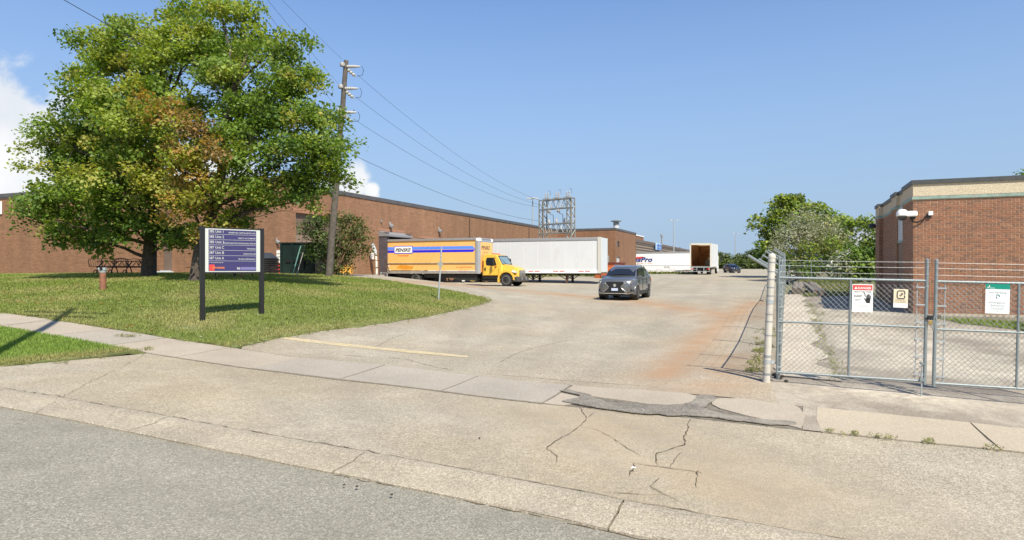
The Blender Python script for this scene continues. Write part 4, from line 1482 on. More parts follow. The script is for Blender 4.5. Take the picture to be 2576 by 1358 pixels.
# back fence of the yard
p0, p1 = at(1985, 700, 58), at(2235, 700, 50)
bf = thing('back_fence', 'low distant chain-link fence with barbed wire across the back of the yard', 'fence', (p0.x, p0.y, 0), math.atan2(p1.y - p0.y, p1.x - p0.x))
bl = math.hypot(p1.x - p0.x, p1.y - p0.y)
bz = lambda x: gz(p0.x + (p1.x - p0.x) * x / bl, p0.y + (p1.y - p0.y) * x / bl)
xs = np.linspace(0, bl, 5)
for x in xs:
    z0 = bz(x)
    MB().tube([(x, 0, z0 - .2), (x, 0, z0 + 1.75)], .04, 6).build('post', m_galv, bf)
for dz in (1.25, 1.45, 1.65, .06):
    MB().tube([(x, 0, bz(x) + dz) for x in xs], .012, 4).build('strand', m_barb, bf, fix=False)
diamond(MB(), 0, bl, bz(0) + .05, bz(0) + 1.2, pitch=.14, r=.003).build('chain_mesh', m_wire, bf, fix=False)['kind'] = 'stuff'
ps = at(2098, 665, 52.6)
o = thing('fence_notice', 'small blank white notice hanging on the back fence of the yard', 'sign', ps)
MB().rbox(-.26, .26, -.03, 0, -.3, .3, .01).build('panel', m_white, o)

# signs on the gate --------------------------------------------------------
def gate_sign(name, label, px0, px1, py0, py1, mt, rz=GROT, roll=0.0):
    pxm = (px0 + px1) / 2
    r = (pxm - CX) / F
    t = (r * ga.y - ga.x) / (GD.x - r * GD.y)
    p = ga + GD * t
    d = p.y
    sx = F * (GD.x / d - p.x * GD.y / d / d)
    w, h = (px1 - px0) / sx, (py1 - py0) / F * d
    o = thing(name, label, 'sign', Vector((p.x, p.y, EYE + (CY - (py0 + py1) / 2) / F * d)) + Vector((-GD.y, GD.x, 0)) * -.012, GROT)
    o.rotation_euler = (0, R(roll), GROT)
    MB().rbox(-w / 2, w / 2, -.016, -.008, -h / 2, h / 2, .003).build('panel', mt, o)
    return o, w, h
m_red = mat('sign_red', (.62, .055, .045), .45)
m_green = mat('sign_green', (.0, .23, .16), .45)
m_sgrey = mat('sign_grey_ink', (.25, .28, .30), .5)
Y_ = -.0175
o, w, h = gate_sign('danger_sign', 'red and white DANGER HIGH VOLTAGE sign wired to the gate', 2142.5, 2195, 715, 785, m_white, roll=1)
MB().rbox(-w * .47, w * .47, -.0185, -.0165, h * .29, h * .475, .001).build('red_header', m_red, o)
text('DANGER', o, m_white, h * .085, (-w * .22, -.0195, h * .33), width=w * .64, bold=.02)
MB().prism([(-w * .40, h * .33), (-w * .24, h * .33), (-w * .32, h * .425)], -.0195, -.0186).build('warning_triangle', m_white, o)
MB().prism([(-w * .33, h * .35), (-w * .31, h * .35), (-w * .32, h * .395)], -.0202, -.0196).build('warning_mark', m_red, o)
text('HIGH VOLTAGE', o, m_ink, h * .062, (0, Y_, h * .205), width=w * .82, align='CENTER', bold=.01)
text('KEEP', o, m_ink, h * .075, (-w * .40, Y_, h * .04), width=w * .38, bold=.015)
text('OUT', o, m_ink, h * .075, (-w * .37, Y_, -h * .09), width=w * .30, bold=.015)
text('ENTRY BY AUTHORIZED', o, m_ink, h * .024, (0, Y_, -h * .25), width=w * .66, align='CENTER')
text('PERSONNEL ONLY', o, m_ink, h * .024, (0, Y_, -h * .30), width=w * .5, align='CENTER')
MB().bx(-w * .38, -w * .12, -.0172, -.0165, -h * .425, -h * .415).build('small_print', m_sgrey, o)
MB().bx(w * .16, w * .36, -.0172, -.0165, -h * .44, -h * .425).build('small_print', mat('faded_green', (.25, .5, .3), .5), o)
# black hand and a jagged bolt
mb = MB()
hx, hz = w * .27, -h * .10
mb.prism([(hx - w * .10, hz - h * .06), (hx + w * .09, hz - h * .07), (hx + w * .12, hz + h * .10), (hx - w * .09, hz + h * .12)], -.0185, -.0166)
for k in range(4):
    xx = hx - w * .085 + k * w * .055
    top = [.215, .25, .245, .20][k]
    mb.prism([(xx, hz + h * .09), (xx + w * .045, hz + h * .09), (xx + w * .05, hz + h * top), (xx + w * .035, hz + h * (top + .015)), (xx + w * .008, hz + h * top)], -.0185, -.0166)
mb.prism([(hx - w * .1, hz - h * .02), (hx - w * .09, hz + h * .06), (hx - w * .17, hz + h * .12), (hx - w * .19, hz + h * .09)], -.0185, -.0166)
mb.build('hand_symbol', m_ink, o)
MB().prism([(w * .04, h * .20), (w * .08, h * .215), (w * .16, h * .12), (w * .13, h * .11), (w * .18, h * .02), (w * .09, h * .10), (w * .12, h * .125)], -.0188, -.0166).build('bolt_symbol', m_ink, o)
o, w, h = gate_sign('utility_sign', 'weathered cream sign with a bold rounded B emblem wired to the gate', 2246.5, 2283, 727, 774, mat('weathered_cream', (.68, .60, .43), .6, var=.1, scale=8, dirt=(.50, .33, .16), dscale=7, dmin=.60), roll=2)
MB().bx(-w * .485, w * .485, -.0176, -.0164, -h * .485, -h * .27).build('white_strip', m_white, o)
# emblem: a rounded B outline with an arrow through it
def ribbon(pts, wd, y0, y1):
    mb = MB()
    P = [Vector((a, b)) for a, b in pts]
    L_, R_ = [], []
    for i, p_ in enumerate(P):
        t = (P[min(i + 1, len(P) - 1)] - P[max(i - 1, 0)]).normalized()
        nn = Vector((-t.y, t.x)) * wd / 2
        L_.append(p_ + nn); R_.append(p_ - nn)
    for i in range(len(P) - 1):
        mb.prism([tuple(L_[i]), tuple(L_[i + 1]), tuple(R_[i + 1]), tuple(R_[i])], y0, y1)
    return mb
bpts = [(.24, .02), (.27, .06), (.27, .15), (.22, .205), (-.16, .205), (-.24, .15), (-.25, .05), (-.25, -.09), (-.24, -.16), (-.17, -.205), (.20, -.205), (.27, -.16), (.275, -.08), (.24, -.03)]
ez = h * .20
ribbon([(a * w, ez + b * h) for a, b in bpts], w * .075, -.0185, -.0166).build('emblem', m_ink, o)
mb = MB()
for (xa, za, xb, zb_) in ((-.10, -.06, .08, .06), (-.04, -.09, .13, .03)):
    c = ribbon([(xa * w, ez + za * h), (xb * w, ez + zb_ * h)], w * .045, -.0185, -.0166)
    mb.add(c.v, c.f)
mb.prism([(.02 * w, ez + .085 * h), (.16 * w, ez + .09 * h), (.13 * w, ez - .0 * h)], -.0186, -.0167)
mb.build('emblem_arrow', m_ink, o)
m_brink = mat('brown_ink', (.22, .14, .07), .6)
for z_, k in ((-.075, .37), (-.135, .35), (-.2, .39)):
    n = 7
    for i in range(n):
        MB().bx(-w * k + i * w * 2 * k / n, -w * k + (i + .78) * w * 2 * k / n, -.0176, -.0166, h * z_ - h * .012, h * z_ + h * .012).build('small_print', m_brink, o)
r2 = gb
o, w, h = gate_sign('parking_sign', 'green topped white No Parking Emergency Entrance sign wired to the gate', 2477, 2538.5, 714.5, 789, mat('sign_white', (.72, .75, .74), .45), roll=1.2)
MB().bx(-w * .5, w * .5, -.0185, -.0155, h * .335, h * .502).build('green_header', m_green, o)
ribbon([(-w * .43, h * .40), (-w * .38, h * .375), (-w * .33, h * .42), (-w * .36, h * .455)], w * .03, -.0195, -.0186).build('header_logo', m_white, o)
MB().bx(-w * .33, -w * .12, -.0192, -.0186, h * .36, h * .372).build('header_print', m_white, o)
text('No Parking', o, m_sgrey, h * .068, (0, Y_, h * .185), width=w * .72, align='CENTER', bold=.008)
ribbon([(-w * .07, h * .13), (w * .02, h * .14), (w * .07, h * .115), (w * .085, h * .07)], w * .04, -.0182, -.0166).build('arrow_symbol', mat('dark_teal', (.02, .12, .13), .5), o)
MB().bx(-w * .055, -w * .015, -.0182, -.0166, h * .015, h * .085).build('arrow_stem', MATS['dark_teal'], o)
text('Emergency', o, m_sgrey, h * .062, (0, Y_, -h * .15), width=w * .66, align='CENTER', bold=.008)
text('Entrance', o, m_sgrey, h * .062, (0, Y_, -h * .25), width=w * .54, align='CENTER', bold=.008)
for z_, k in ((-.305, .30), (-.345, .25)):
    for i in range(6):
        MB().bx(-w * k + i * w * k / 3, -w * k + (i + .8) * w * k / 3, -.0172, -.0164, h * z_ - h * .008, h * z_ + h * .008).build('small_print', m_sgrey, o)
MB().bx(-w * .025, w * .025, -.0172, -.0164, -h * .44, -h * .415).build('small_print', m_sgrey, o)

# ------------------------------------------------------------------ vehicles
m_tyre = mat('tyre_rubber', (.022, .021, .02), .85, var=.2, scale=12)
m_rim = mat('alloy_rim', (.55, .55, .53), .35, .6)
m_chrome = mat('chrome', (.75, .75, .74), .15, .9)
m_lamp = mat('lamp_lens', (.72, .72, .68), .12, spec=.7)
m_amber = mat('amber_lens', (.65, .16, .02), .25)
m_redlens = mat('red_lens', (.55, .02, .015), .25)
def wheel(parent, c, r, w, side, rim=None, spokes=0, name='wheel', hub=None):
    """wheel with its axle along local y; side = -1 or +1 is the outer face"""
    x, y, z = c
    s = side
    wo = thing_part(name, parent, (x, y, z))
    MB().lathe([(r * .62, -w / 2), (r * .93, -w / 2), (r, -w * .36), (r, w * .36), (r * .93, w / 2), (r * .62, w / 2)], axis='y', n=24).build('tyre', m_tyre, wo, smooth=True)
    f = s * w * .5
    rm = rim or m_rim
    mb = MB()
    mb.lathe([(r * .64, f * 1.0), (r * .60, f * 1.02), (r * .56, f * .55), (r * .2, f * .5)], axis='y', n=24)
    if spokes:
        for k in range(spokes):
            q = 2 * math.pi * k / spokes
            M = Matrix.Rotation(q, 4, 'Y')
            for dq in (-.05, .05):
                mb.add([M @ Vector((a, b, cc)) for a, b, cc in [(-.02 * r + dq * r * 2, f * .8, r * .12), (.05 * r + dq * r * 2, f * .8, r * .12), (.06 * r + dq * r * 4, f * .98, r * .6), (-.03 * r + dq * r * 4, f * .98, r * .6),
                                                           (-.02 * r + dq * r * 2, f * .5, r * .12), (.05 * r + dq * r * 2, f * .5, r * .12), (.06 * r + dq * r * 4, f * .6, r * .6), (-.03 * r + dq * r * 4, f * .6, r * .6)]],
                       [(0, 1, 2, 3), (0, 3, 7, 4), (1, 5, 6, 2), (2, 6, 7, 3)])
    mb.build('rim', rm if not spokes else rm, wo, smooth=30)
    if hub:
        mb = MB()
        mb.lathe([(r * .22, f * .5), (r * .2, f * 1.05), (r * .12, f * 1.15)], axis='y', n=14)
        for k in range(10):
            q = 2 * math.pi * k / 10
            mb.lathe([(r * .035, f * .5), (r * .03, f * .78)], c=(r * .33 * math.cos(q), 0, r * .33 * math.sin(q)), axis='y', n=6)
        mb.build('hub', hub, wo, smooth=30)
    else:
        MB().lathe([(r * .14, f * .5), (r * .13, f * .95), (r * .05, f * 1.0)], axis='y', n=12).build('hub', m_grey, wo, smooth=True)
    return wo
def thing_part(name, parent, loc):
    o = bpy.data.objects.new(name, None)
    o.empty_display_size = .1
    COL.objects.link(o)
    o.parent = parent
    o.location = loc
    return o

def loft(secs, close=True):
    """secs: list of (x, [(y,z)...]) half outlines, mirrored in y; returns MB with faces and index helper"""
    mb = MB()
    n = len(secs[0][1])
    full = []
    for x, h in secs:
        ring_ = [(x if not isinstance(x, (list, tuple)) else x[i], y, z) for i, (y, z) in enumerate(h)]
        ring_ += [(px_, -y, z) for px_, y, z in ring_[::-1]]
        full.append(ring_)
    m = 2 * n
    for r_ in full:
        mb.v += r_
    for i in range(len(full) - 1):
        for k in range(m - 1):
            mb.f.append((i * m + k, i * m + k + 1, (i + 1) * m + k + 1, (i + 1) * m + k))
    if close:
        mb.f.append(tuple(range(m)))
        mb.f.append(tuple((len(full) - 1) * m + k for k in range(m - 1, -1, -1)))
    mb.mi = [0] * len(mb.f)
    return mb

def make_suv(label, loc, rz, paint, chrome=True, plate=True, group='passenger cars on the lot', tint=(.012, .014, .018)):
    o = thing('suv', label, 'car', loc, rz, group)
    # sections: bottom centre, bottom edge, sill, shoulder, beltline, roof edge, roof shoulder, roof centre
    S = [
        (-2.30, [(0, .42), (.70, .44), (.84, .55), (.86, .80), (.82, .98), (.78, 1.02), (.60, 1.03), (0, 1.04)]),
        (-2.20, [(0, .34), (.78, .36), (.90, .48), (.915, .80), (.87, 1.06), (.80, 1.16), (.62, 1.20), (0, 1.22)]),
        (-1.90, [(0, .30), (.82, .32), (.925, .46), (.93, .82), (.885, 1.08), (.70, 1.42), (.58, 1.47), (0, 1.50)]),
        (-1.45, [(0, .28), (.82, .30), (.935, .45), (.925, .82), (.885, 1.06), (.70, 1.52), (.56, 1.575), (0, 1.60)]),
        (-.80, [(0, .26), (.82, .28), (.92, .44), (.915, .80), (.875, 1.03), (.695, 1.57), (.55, 1.62), (0, 1.645)]),
        (-.05, [(0, .25), (.82, .27), (.915, .44), (.915, .78), (.87, 1.00), (.69, 1.565), (.54, 1.62), (0, 1.645)]),
        (.50, [(0, .25), (.82, .27), (.92, .44), (.915, .78), (.865, .99), (.66, 1.47), (.55, 1.52), (0, 1.545)]),
        (1.00, [(0, .26), (.82, .28), (.925, .45), (.915, .78), (.86, 1.00), (.74, 1.12), (.60, 1.16), (0, 1.19)]),
        (1.22, [(0, .27), (.82, .29), (.93, .46), (.92, .80), (.855, .99), (.76, 1.04), (.60, 1.07), (0, 1.09)]),
        (1.75, [(0, .28), (.80, .30), (.91, .47), (.90, .78), (.85, .96), (.76, 1.02), (.58, 1.06), (0, 1.085)]),
        (2.10, [(0, .28), (.74, .30), (.84, .47), (.84, .72), (.80, .90), (.69, .965), (.53, 1.0), (0, 1.03)]),
        (2.27, [(0, .28), (.62, .29), (.74, .42), (.75, .66), (.71, .83), (.60, .90), (.44, .925), (0, .955)]),
        (2.33, [(0, .32), (.50, .33), (.62, .44), (.63, .62), (.60, .76), (.50, .82), (.38, .845), (0, .865)]),
    ]
    body = loft(S).build('body', paint, o, smooth=32)
    # glass, set just proud of the body
    def offq(pts, k=.012):
        pts = [Vector(p) for p in pts]
        nrm = (pts[1] - pts[0]).cross(pts[-1] - pts[0]).normalized()
        c = sum(pts, Vector()) / len(pts)
        if nrm.dot(c - Vector((c.x * .6, 0, .6))) < 0: nrm = -nrm
        return [p + nrm * k for p in pts], nrm
    m_gl = mat('car_glass_%02d' % int(tint[2] * 1000), tint, .05, spec=.9)
    def pane(name, pts, grp=1):
        mb = MB()
        q, nr = offq(pts, .012)
        mb.add(q, [tuple(range(len(q)))])
        mb.add([p - nr * .03 for p in q], [tuple(range(len(q)))])
        n = len(q)
        mb.f += [(i, (i + 1) % n, n + (i + 1) % n, n + i) for i in range(n)]
        mb.mi += [0] * n
        return mb.build(name, m_gl, o)
    ws = [(1.04, .72, 1.10), (1.06, .40, 1.155), (1.07, 0, 1.17), (1.06, -.40, 1.155), (1.04, -.72, 1.10), (.46, -.65, 1.455), (.42, -.35, 1.52), (.40, 0, 1.545), (.42, .35, 1.52), (.46, .65, 1.455)]
    mbw = MB()
    mbw.add([(x + .03, y, z + .022) for x, y, z in ws], [(0, 1, 8, 9), (1, 2, 7, 8), (2, 3, 6, 7), (3, 4, 5, 6)])
    mbw.build('windshield', m_gl, o, smooth='all')
    rw = [(-2.15, .70, 1.19), (-2.15, -.70, 1.19), (-1.95, -.60, 1.42), (-1.95, .60, 1.42)]
    mbw = MB()
    mbw.add([(x - .06, y, z + .03) for x, y, z in rw], [(0, 1, 2, 3)])
    mbw.build('rear_window', m_gl, o)
    for s in (1, -1):
        # side windows lie between beltline and roof edge
        for name, poly in (('front_window', [(.93, 1.03), (.10, 1.03), (.06, 1.50), (.42, 1.44)]), ('rear_side_window', [(.0, 1.035), (-1.35, 1.09), (-1.72, 1.20), (-1.40, 1.46), (-.04, 1.505)])):
            pts = []
            for x, z in poly:
                f = (z - 1.0) / (1.565 - 1.0)
                pts.append((x, s * (.868 - f * .175 + .012), z))
            mb = MB()
            mb.add(pts, [tuple(range(len(pts)))])
            mb.add([(x, y - s * .03, z) for x, y, z in pts], [tuple(range(len(pts)))])
            mb.build(name, m_gl, o)
        if chrome:
            MB().tube([(.95, s * .868, 1.01), (.05, s * .886, 1.012), (-1.36, s * .886, 1.07), (-1.75, s * .83, 1.18)], .013, 6).build('window_trim', m_chrome, o)
        # wheel arches and wheels
        for x in (1.42, -1.30):
            mb = MB()
            pr = []
            for k in range(0, 13):
                q = math.pi * (k / 12) * 1.16 - .25
                pr.append((math.cos(q), math.sin(q)))
            for k in range(len(pr) - 1):
                for r0, r1, yy in ((.375, .45, .945),):
                    a, b = pr[k], pr[k + 1]
                    mb.prism([(x + a[0] * r0, .36 + a[1] * r0), (x + a[0] * r1, .36 + a[1] * r1), (x + b[0] * r1, .36 + b[1] * r1), (x + b[0] * r0, .36 + b[1] * r0)], s * .60, s * yy)
            mb.build('wheel_arch', paint, o)
            MB().lathe([(.40, .62 * s), (.40, .935 * s)], c=(x, 0, .36), axis='y', n=24).build('wheel_well', m_black, o)
            wheel(o, (x, s * .85, .365), .365, .235, s, mat('dark_alloy', (.20, .19, .18), .35, .7), spokes=5)
        MB().rbox(.80, .98, s * .93 - .11, s * .93 + .11, 1.0, 1.14, .03).build('mirror', paint, o, smooth=30)
        MB().bx(.84, .92, min(s * .82, s * .9), max(s * .82, s * .9), 1.0, 1.04).build('mirror_arm', m_black, o)
        # slanted headlamp and the bright tick below it
        hl = [(2.27, .46, .85), (2.10, .80, .93), (1.84, .885, .955), (1.92, .88, .86), (2.20, .73, .755), (2.31, .50, .785)]
        mb = MB()
        pts = [(x + .025, s * (y + .012), z + .012) for x, y, z in hl]
        mb.add(pts, [(0, 1, 4, 5), (1, 2, 3, 4)])
        mb.add([(x - .05, y - s * .03, z) for x, y, z in pts], [(0, 1, 4, 5), (1, 2, 3, 4)])
        h_ = mb.build('headlight', mat('headlight_dark', (.12, .125, .13), .1, spec=.8), o)
        MB().tube([(2.34, s * .50, .775), (2.24, s * .735, .745), (1.95, s * .90, .85)], .02, 6).build('daylight_strip', m_chrome, h_)
        MB().lathe([(.05, 0), (.045, .03)], c=(2.19, s * .72, .84), axis='x', n=10).build('lamp', m_lamp, h_)
        MB().tube([(2.31, s * .44, .855), (2.12, s * .80, .945), (1.84, s * .90, .97)], .012, 6).build('headlight_trim', m_chrome, h_)
        # fog intake
        mb = MB()
        mb.prism([(.60, .58), (.80, .53), (.84, .42), (.68, .40)] if s > 0 else [(-.60, .58), (-.80, .53), (-.84, .42), (-.68, .40)], 2.0, 2.245, plane='yz')
        mb.build('side_intake', m_black, o)
        MB().prism([(-2.28, .84), (-1.98, .90), (-1.98, .98), (-2.24, .96)], s * .80, s * .905).build('tail_light', m_redlens, o)
        MB().bx(.22, .40, min(s * .885, s * .935), max(s * .885, s * .935), .86, .885).build('door_handle', m_chrome if chrome else m_black, o)
        MB().bx(-.78, -.60, min(s * .885, s * .935), max(s * .885, s * .935), .88, .905).build('door_handle', m_chrome if chrome else m_black, o)
        mb = MB()
        for xd in (1.02, .10, -.92):
            mb.bx(xd - .006, xd + .006, min(s * .90, s * .927), max(s * .90, s * .927), .48, .98)
        mb.bx(-.9, 1.0, min(s * .86, s * .945), max(s * .86, s * .945), .27, .40)
        mb.build('door_seam', m_black, o)
    # spindle grille: wide bottom, pinched waist
    gp = [(-.42, .86), (.42, .86), (.48, .79), (.30, .62), (.34, .55), (.58, .36), (.52, .325), (-.52, .325), (-.58, .36), (-.34, .55), (-.30, .62), (-.48, .79)]
    MB().prism(gp, 2.22, 2.352, plane='yz').build('grille', m_black, o)
    mb = MB()
    for k in range(7):
        z = .38 + k * .058
        hw = np.interp(z, [.33, .38, .55, .62, .75], [.5, .53, .32, .29, .43])
        mb.bx(2.35, 2.362, -hw, hw, z, z + .016)
    mb.build('grille_bars', mat('grille_mesh', (.05, .05, .055), .3, .5), o)['kind'] = 'stuff'
    P3 = [(2.345, y, z) for y, z in gp]
    MB().tube([P3[1], P3[2], P3[3], P3[4], P3[5]], .016, 6).build('grille_trim', m_chrome if chrome else m_black, o)
    MB().tube([P3[0], P3[11], P3[10], P3[9], P3[8]], .016, 6).build('grille_trim', m_chrome if chrome else m_black, o)
    MB().tube([(2.05, -.84, .36), (2.24, -.62, .30), (2.35, -.50, .318), (2.36, .50, .318), (2.24, .62, .30), (2.05, .84, .36)], .024, 6).build('bumper_trim', m_chrome if chrome else m_grey, o)
    MB().lathe([(.075, .0), (.07, .02)], c=(2.352, 0, .69), axis='x', n=16).build('badge', m_chrome, o)
    if plate:
        MB().bx(2.355, 2.375, -.16, .16, .44, .56).build('number_plate', mat('plate_bluish', (.50, .56, .72), .5), o)
    MB().bx(-1.9, 1.9, -.8, .8, .2, .27).build('underbody', m_black, o)
    MB().prism([(-2.02, 1.47), (-1.78, 1.50), (-1.75, 1.58), (-2.05, 1.52)], -.6, .6).build('spoiler', paint, o)
    for s in (1, -1):
        MB().tube([(.1, s * .58, 1.61), (.0, s * .59, 1.66), (-1.2, s * .57, 1.655), (-1.35, s * .56, 1.58)], .016, 6).build('roof_rail', m_chrome if chrome else m_black, o)
    return o
m_silver = mat('silver_grey_paint', (.165, .17, .175), .30, .6, coat=.8)
m_navy = mat('dark_navy_paint', (.012, .016, .035), .25, .2, coat=.9)
fc = at(1547, 755, 32.0)
ctr = Vector((fc.x, fc.y, 0)) + UD * 2.3
def place_on_ground(x, y, rz, hx=1.4, hy=.8):
    c, s = math.cos(rz), math.sin(rz)
    zf_, zr = gz(x + c * hx, y + s * hx), gz(x - c * hx, y - s * hx)
    zl, zr2 = gz(x - s * hy, y + c * hy), gz(x + s * hy, y - c * hy)
    return (zf_ + zr) / 2, math.atan2(zr - zf_, 2 * hx), math.atan2(zl - zr2, 2 * hy)
def settle(o, x, y, rz, hx=1.4, hy=.8, dz=.048):
    z, pit_, roll = place_on_ground(x, y, rz, hx, hy)
    o.location = (x, y, z + dz)
    o.rotation_euler = (Matrix.Rotation(rz, 3, 'Z') @ Matrix.Rotation(pit_, 3, 'Y') @ Matrix.Rotation(roll, 3, 'X')).to_euler()
rz = math.atan2(-UD.y, -UD.x)
suv = make_suv('silver grey crossover SUV with a wide black grille driving out of the lot', (0, 0, 0), 0, m_silver)
settle(suv, ctr.x, ctr.y, rz)
suv.scale = (1, 1, 1.05)
p = at(1841, 687, 122)
suv2 = make_suv('small dark navy SUV far off beside the open white box truck', (0, 0, 0), 0, m_navy, chrome=True, plate=False)
settle(suv2, p.x, p.y, R(-88))

# ---- yellow rental box truck
m_yel = mat('truck_yellow', (.82, .46, .14), .42, coat=.4, var=.04, scale=.8, dirt=(.62, .33, .10), dscale=1.1, dmin=.58)
m_yel2 = mat('cab_yellow', (.78, .46, .06), .3, coat=.8)
m_lblue = mat('stripe_light_blue', (.10, .25, .85), .45)
m_dblue = mat('stripe_blue', (.012, .018, .62), .45)
m_orange = mat('orange_ink', (.62, .12, .02), .5)
m_alu = mat('brushed_aluminium', (.46, .46, .46), .42, .6, var=.1, scale=6)
m_alu2 = mat('weathered_rail', (.36, .335, .30), .55, .3, var=.2, scale=3)
NC = Vector((-2.46, 50.0, 0))
BL = 8.41
tr = thing('box_truck', 'yellow box truck with blue stripe backed up to the dock', 'truck', NC - VD * BL + UD * 1.25 + Vector((0, 0, EYE - 1.24)), ROT)
def tz(py, d=51.5): return (CY - py) / F * d + 1.20
H0, H1 = .96, 3.72
hw = 1.25
MB().bx(.02, BL - .12, -hw + .03, hw - .03, H0 + .25, H1 - .10).build('cargo_wall', m_yel, tr)
MB().prism([(0, H1 - .11), (BL - .02, H1 - .11), (BL - .02, H1 - .05), (BL - .15, H1), (0, H1)], -hw + .01, hw - .01).build('cargo_roof', m_alu, tr)
for s in (-1, 1):
    MB().bx(0, BL - .3, s * hw - .04, s * hw + .04, H1 - .17, H1 - .03).build('top_rail', m_alu, tr)
    MB().bx(0, BL - .3, s * hw - .05, s * hw + .05, H0, H0 + .20).build('bottom_rail', m_alu2, tr)
    MB().bx(.05, BL - .35, s * hw - .035, s * hw + .02, H0 + .80, H0 + .85).build('rub_rail', m_alu2, tr)
    MB().bx(-.04, .06, s * hw - .06, s * hw + .06, H0, H1).build('rear_post', m_alu2, tr)
    # rounded front corner
    mb = MB()
    prof = [(BL - .36, s * (hw + .03)), (BL - .16, s * (hw + .025)), (BL - .06, s * (hw - .03)), (BL + .01, s * (hw - .14)), (BL - .06, s * (hw - .16)), (BL - .36, s * (hw - .1))]
    mb.prism(prof, H0, H1 - .22, plane='xy')
    mb.build('corner_post', m_alu, tr, smooth=30)
    MB().lathe([(.22, -.02), (.24, .0), (.235, .1), (.19, .2), (.10, .235), (.01, .245)], c=(BL - .20, s * (hw - .19), H1 - .235), n=14).build('corner_cap', m_white, tr, smooth=True)
MB().bx(BL - .12, BL - .005, -hw + .16, hw - .16, H0 + .1, H1 - .32).build('front_panel', m_yel, tr)
mb = MB()
mb.prism([(BL - .3, H1 - .32), (BL - .003, H1 - .32), (BL - .02, H1 - .17), (BL - .09, H1 - .06), (BL - .2, H1 + .005), (BL - .3, H1 + .005)], -hw + .16, hw - .16)
mb.build('front_cap', mat('cap_grey', (.30, .34, .39), .45, .3), tr, smooth=30)
MB().bx(0, .06, -hw + .06, hw - .06, H1 - .25, H1 - .1).build('rear_header', m_alu, tr)
sy_ = -hw + .03
def side_poly(name, pts, mt, lift):
    return MB().prism(pts, sy_ - lift, sy_ + .01).build(name, mt, tr)
zl0, zl1, zd0, zd1 = 2.86, 3.09, 2.63, 2.82
side_poly('light_stripe', [(.12, zl0), (BL - .44 + .08, zl0), (BL - .43, zl0 + .04), (BL - .62, zl1), (.12, zl1)], m_lblue, .006)
side_poly('dark_stripe', [(.12, zd0), (BL - .6, zd0), (BL - .43, zd1 - .03), (BL - .40, zd1), (.12, zd1)], m_dblue, .006)
def rrect(x0, x1, z0, z1, r, y0, y1, name, mt):
    pts = []
    for cx, cz, a in ((x1 - r, z0 + r, -90), (x1 - r, z1 - r, 0), (x0 + r, z1 - r, 90), (x0 + r, z0 + r, 180)):
        for k in range(5):
            q = R(a + k * 22.5)
            pts.append((cx + r * math.cos(q), cz + r * math.sin(q)))
    return MB().prism(pts, y0, y1).build(name, mt, tr)
rrect(.72, 2.48, 2.55, 3.17, .1, sy_ - .014, sy_ + .01, 'logo_border', m_dblue)
rrect(.77, 2.43, 2.60, 3.12, .08, sy_ - .020, sy_ + .01, 'logo_plate', m_white)
text('PENSKE', tr, m_ink, .27, (.86, sy_ - .024, 2.72), width=1.45, bold=.03, shear=.28)
text('Truck Rental', tr, m_orange, .15, (1.05, sy_ - .008, 2.34), width=1.05, bold=.015, shear=.28)
text('Call 1-800-GO-PENSKE', tr, m_orange, .085, (BL - 2.05, sy_ - .008, 1.42), width=1.35, bold=.012, shear=.15)
# soft rubbed-out orange patch on the lower panel
m_smudge = mat('smudged_orange', (.62, .24, .02), .5, var=.2, scale=3, dirt=(.78, .38, .03), dscale=2.5, dmin=.48)
pts = [(1.75 + .80 * math.cos(q) + .05 * math.sin(5 * q), 1.45 + .16 * math.sin(q) + .02 * math.cos(3 * q)) for q in np.linspace(0, 2 * math.pi, 26)[:-1]]
side_poly('smudge', pts, m_smudge, .005)
for z_, x_ in ((1.62, .25), (1.30, .22), (1.22, .32), (1.5, .16)):
    MB().bx(x_ - .05, x_ + .06, sy_ - .007, sy_, z_ - .03, z_ + .03).build('reflector', m_white, tr)
fx_ = BL + .0
text('PENSKE', tr, m_ink, .30, (fx_, -.95, 2.82), width=1.55, bold=.02, rot=(R(90), 0, R(90)), shear=.2)
text('Truck Rental', tr, m_orange, .13, (fx_, -.62, 2.56), width=.85, rot=(R(90), 0, R(90)), shear=.2)
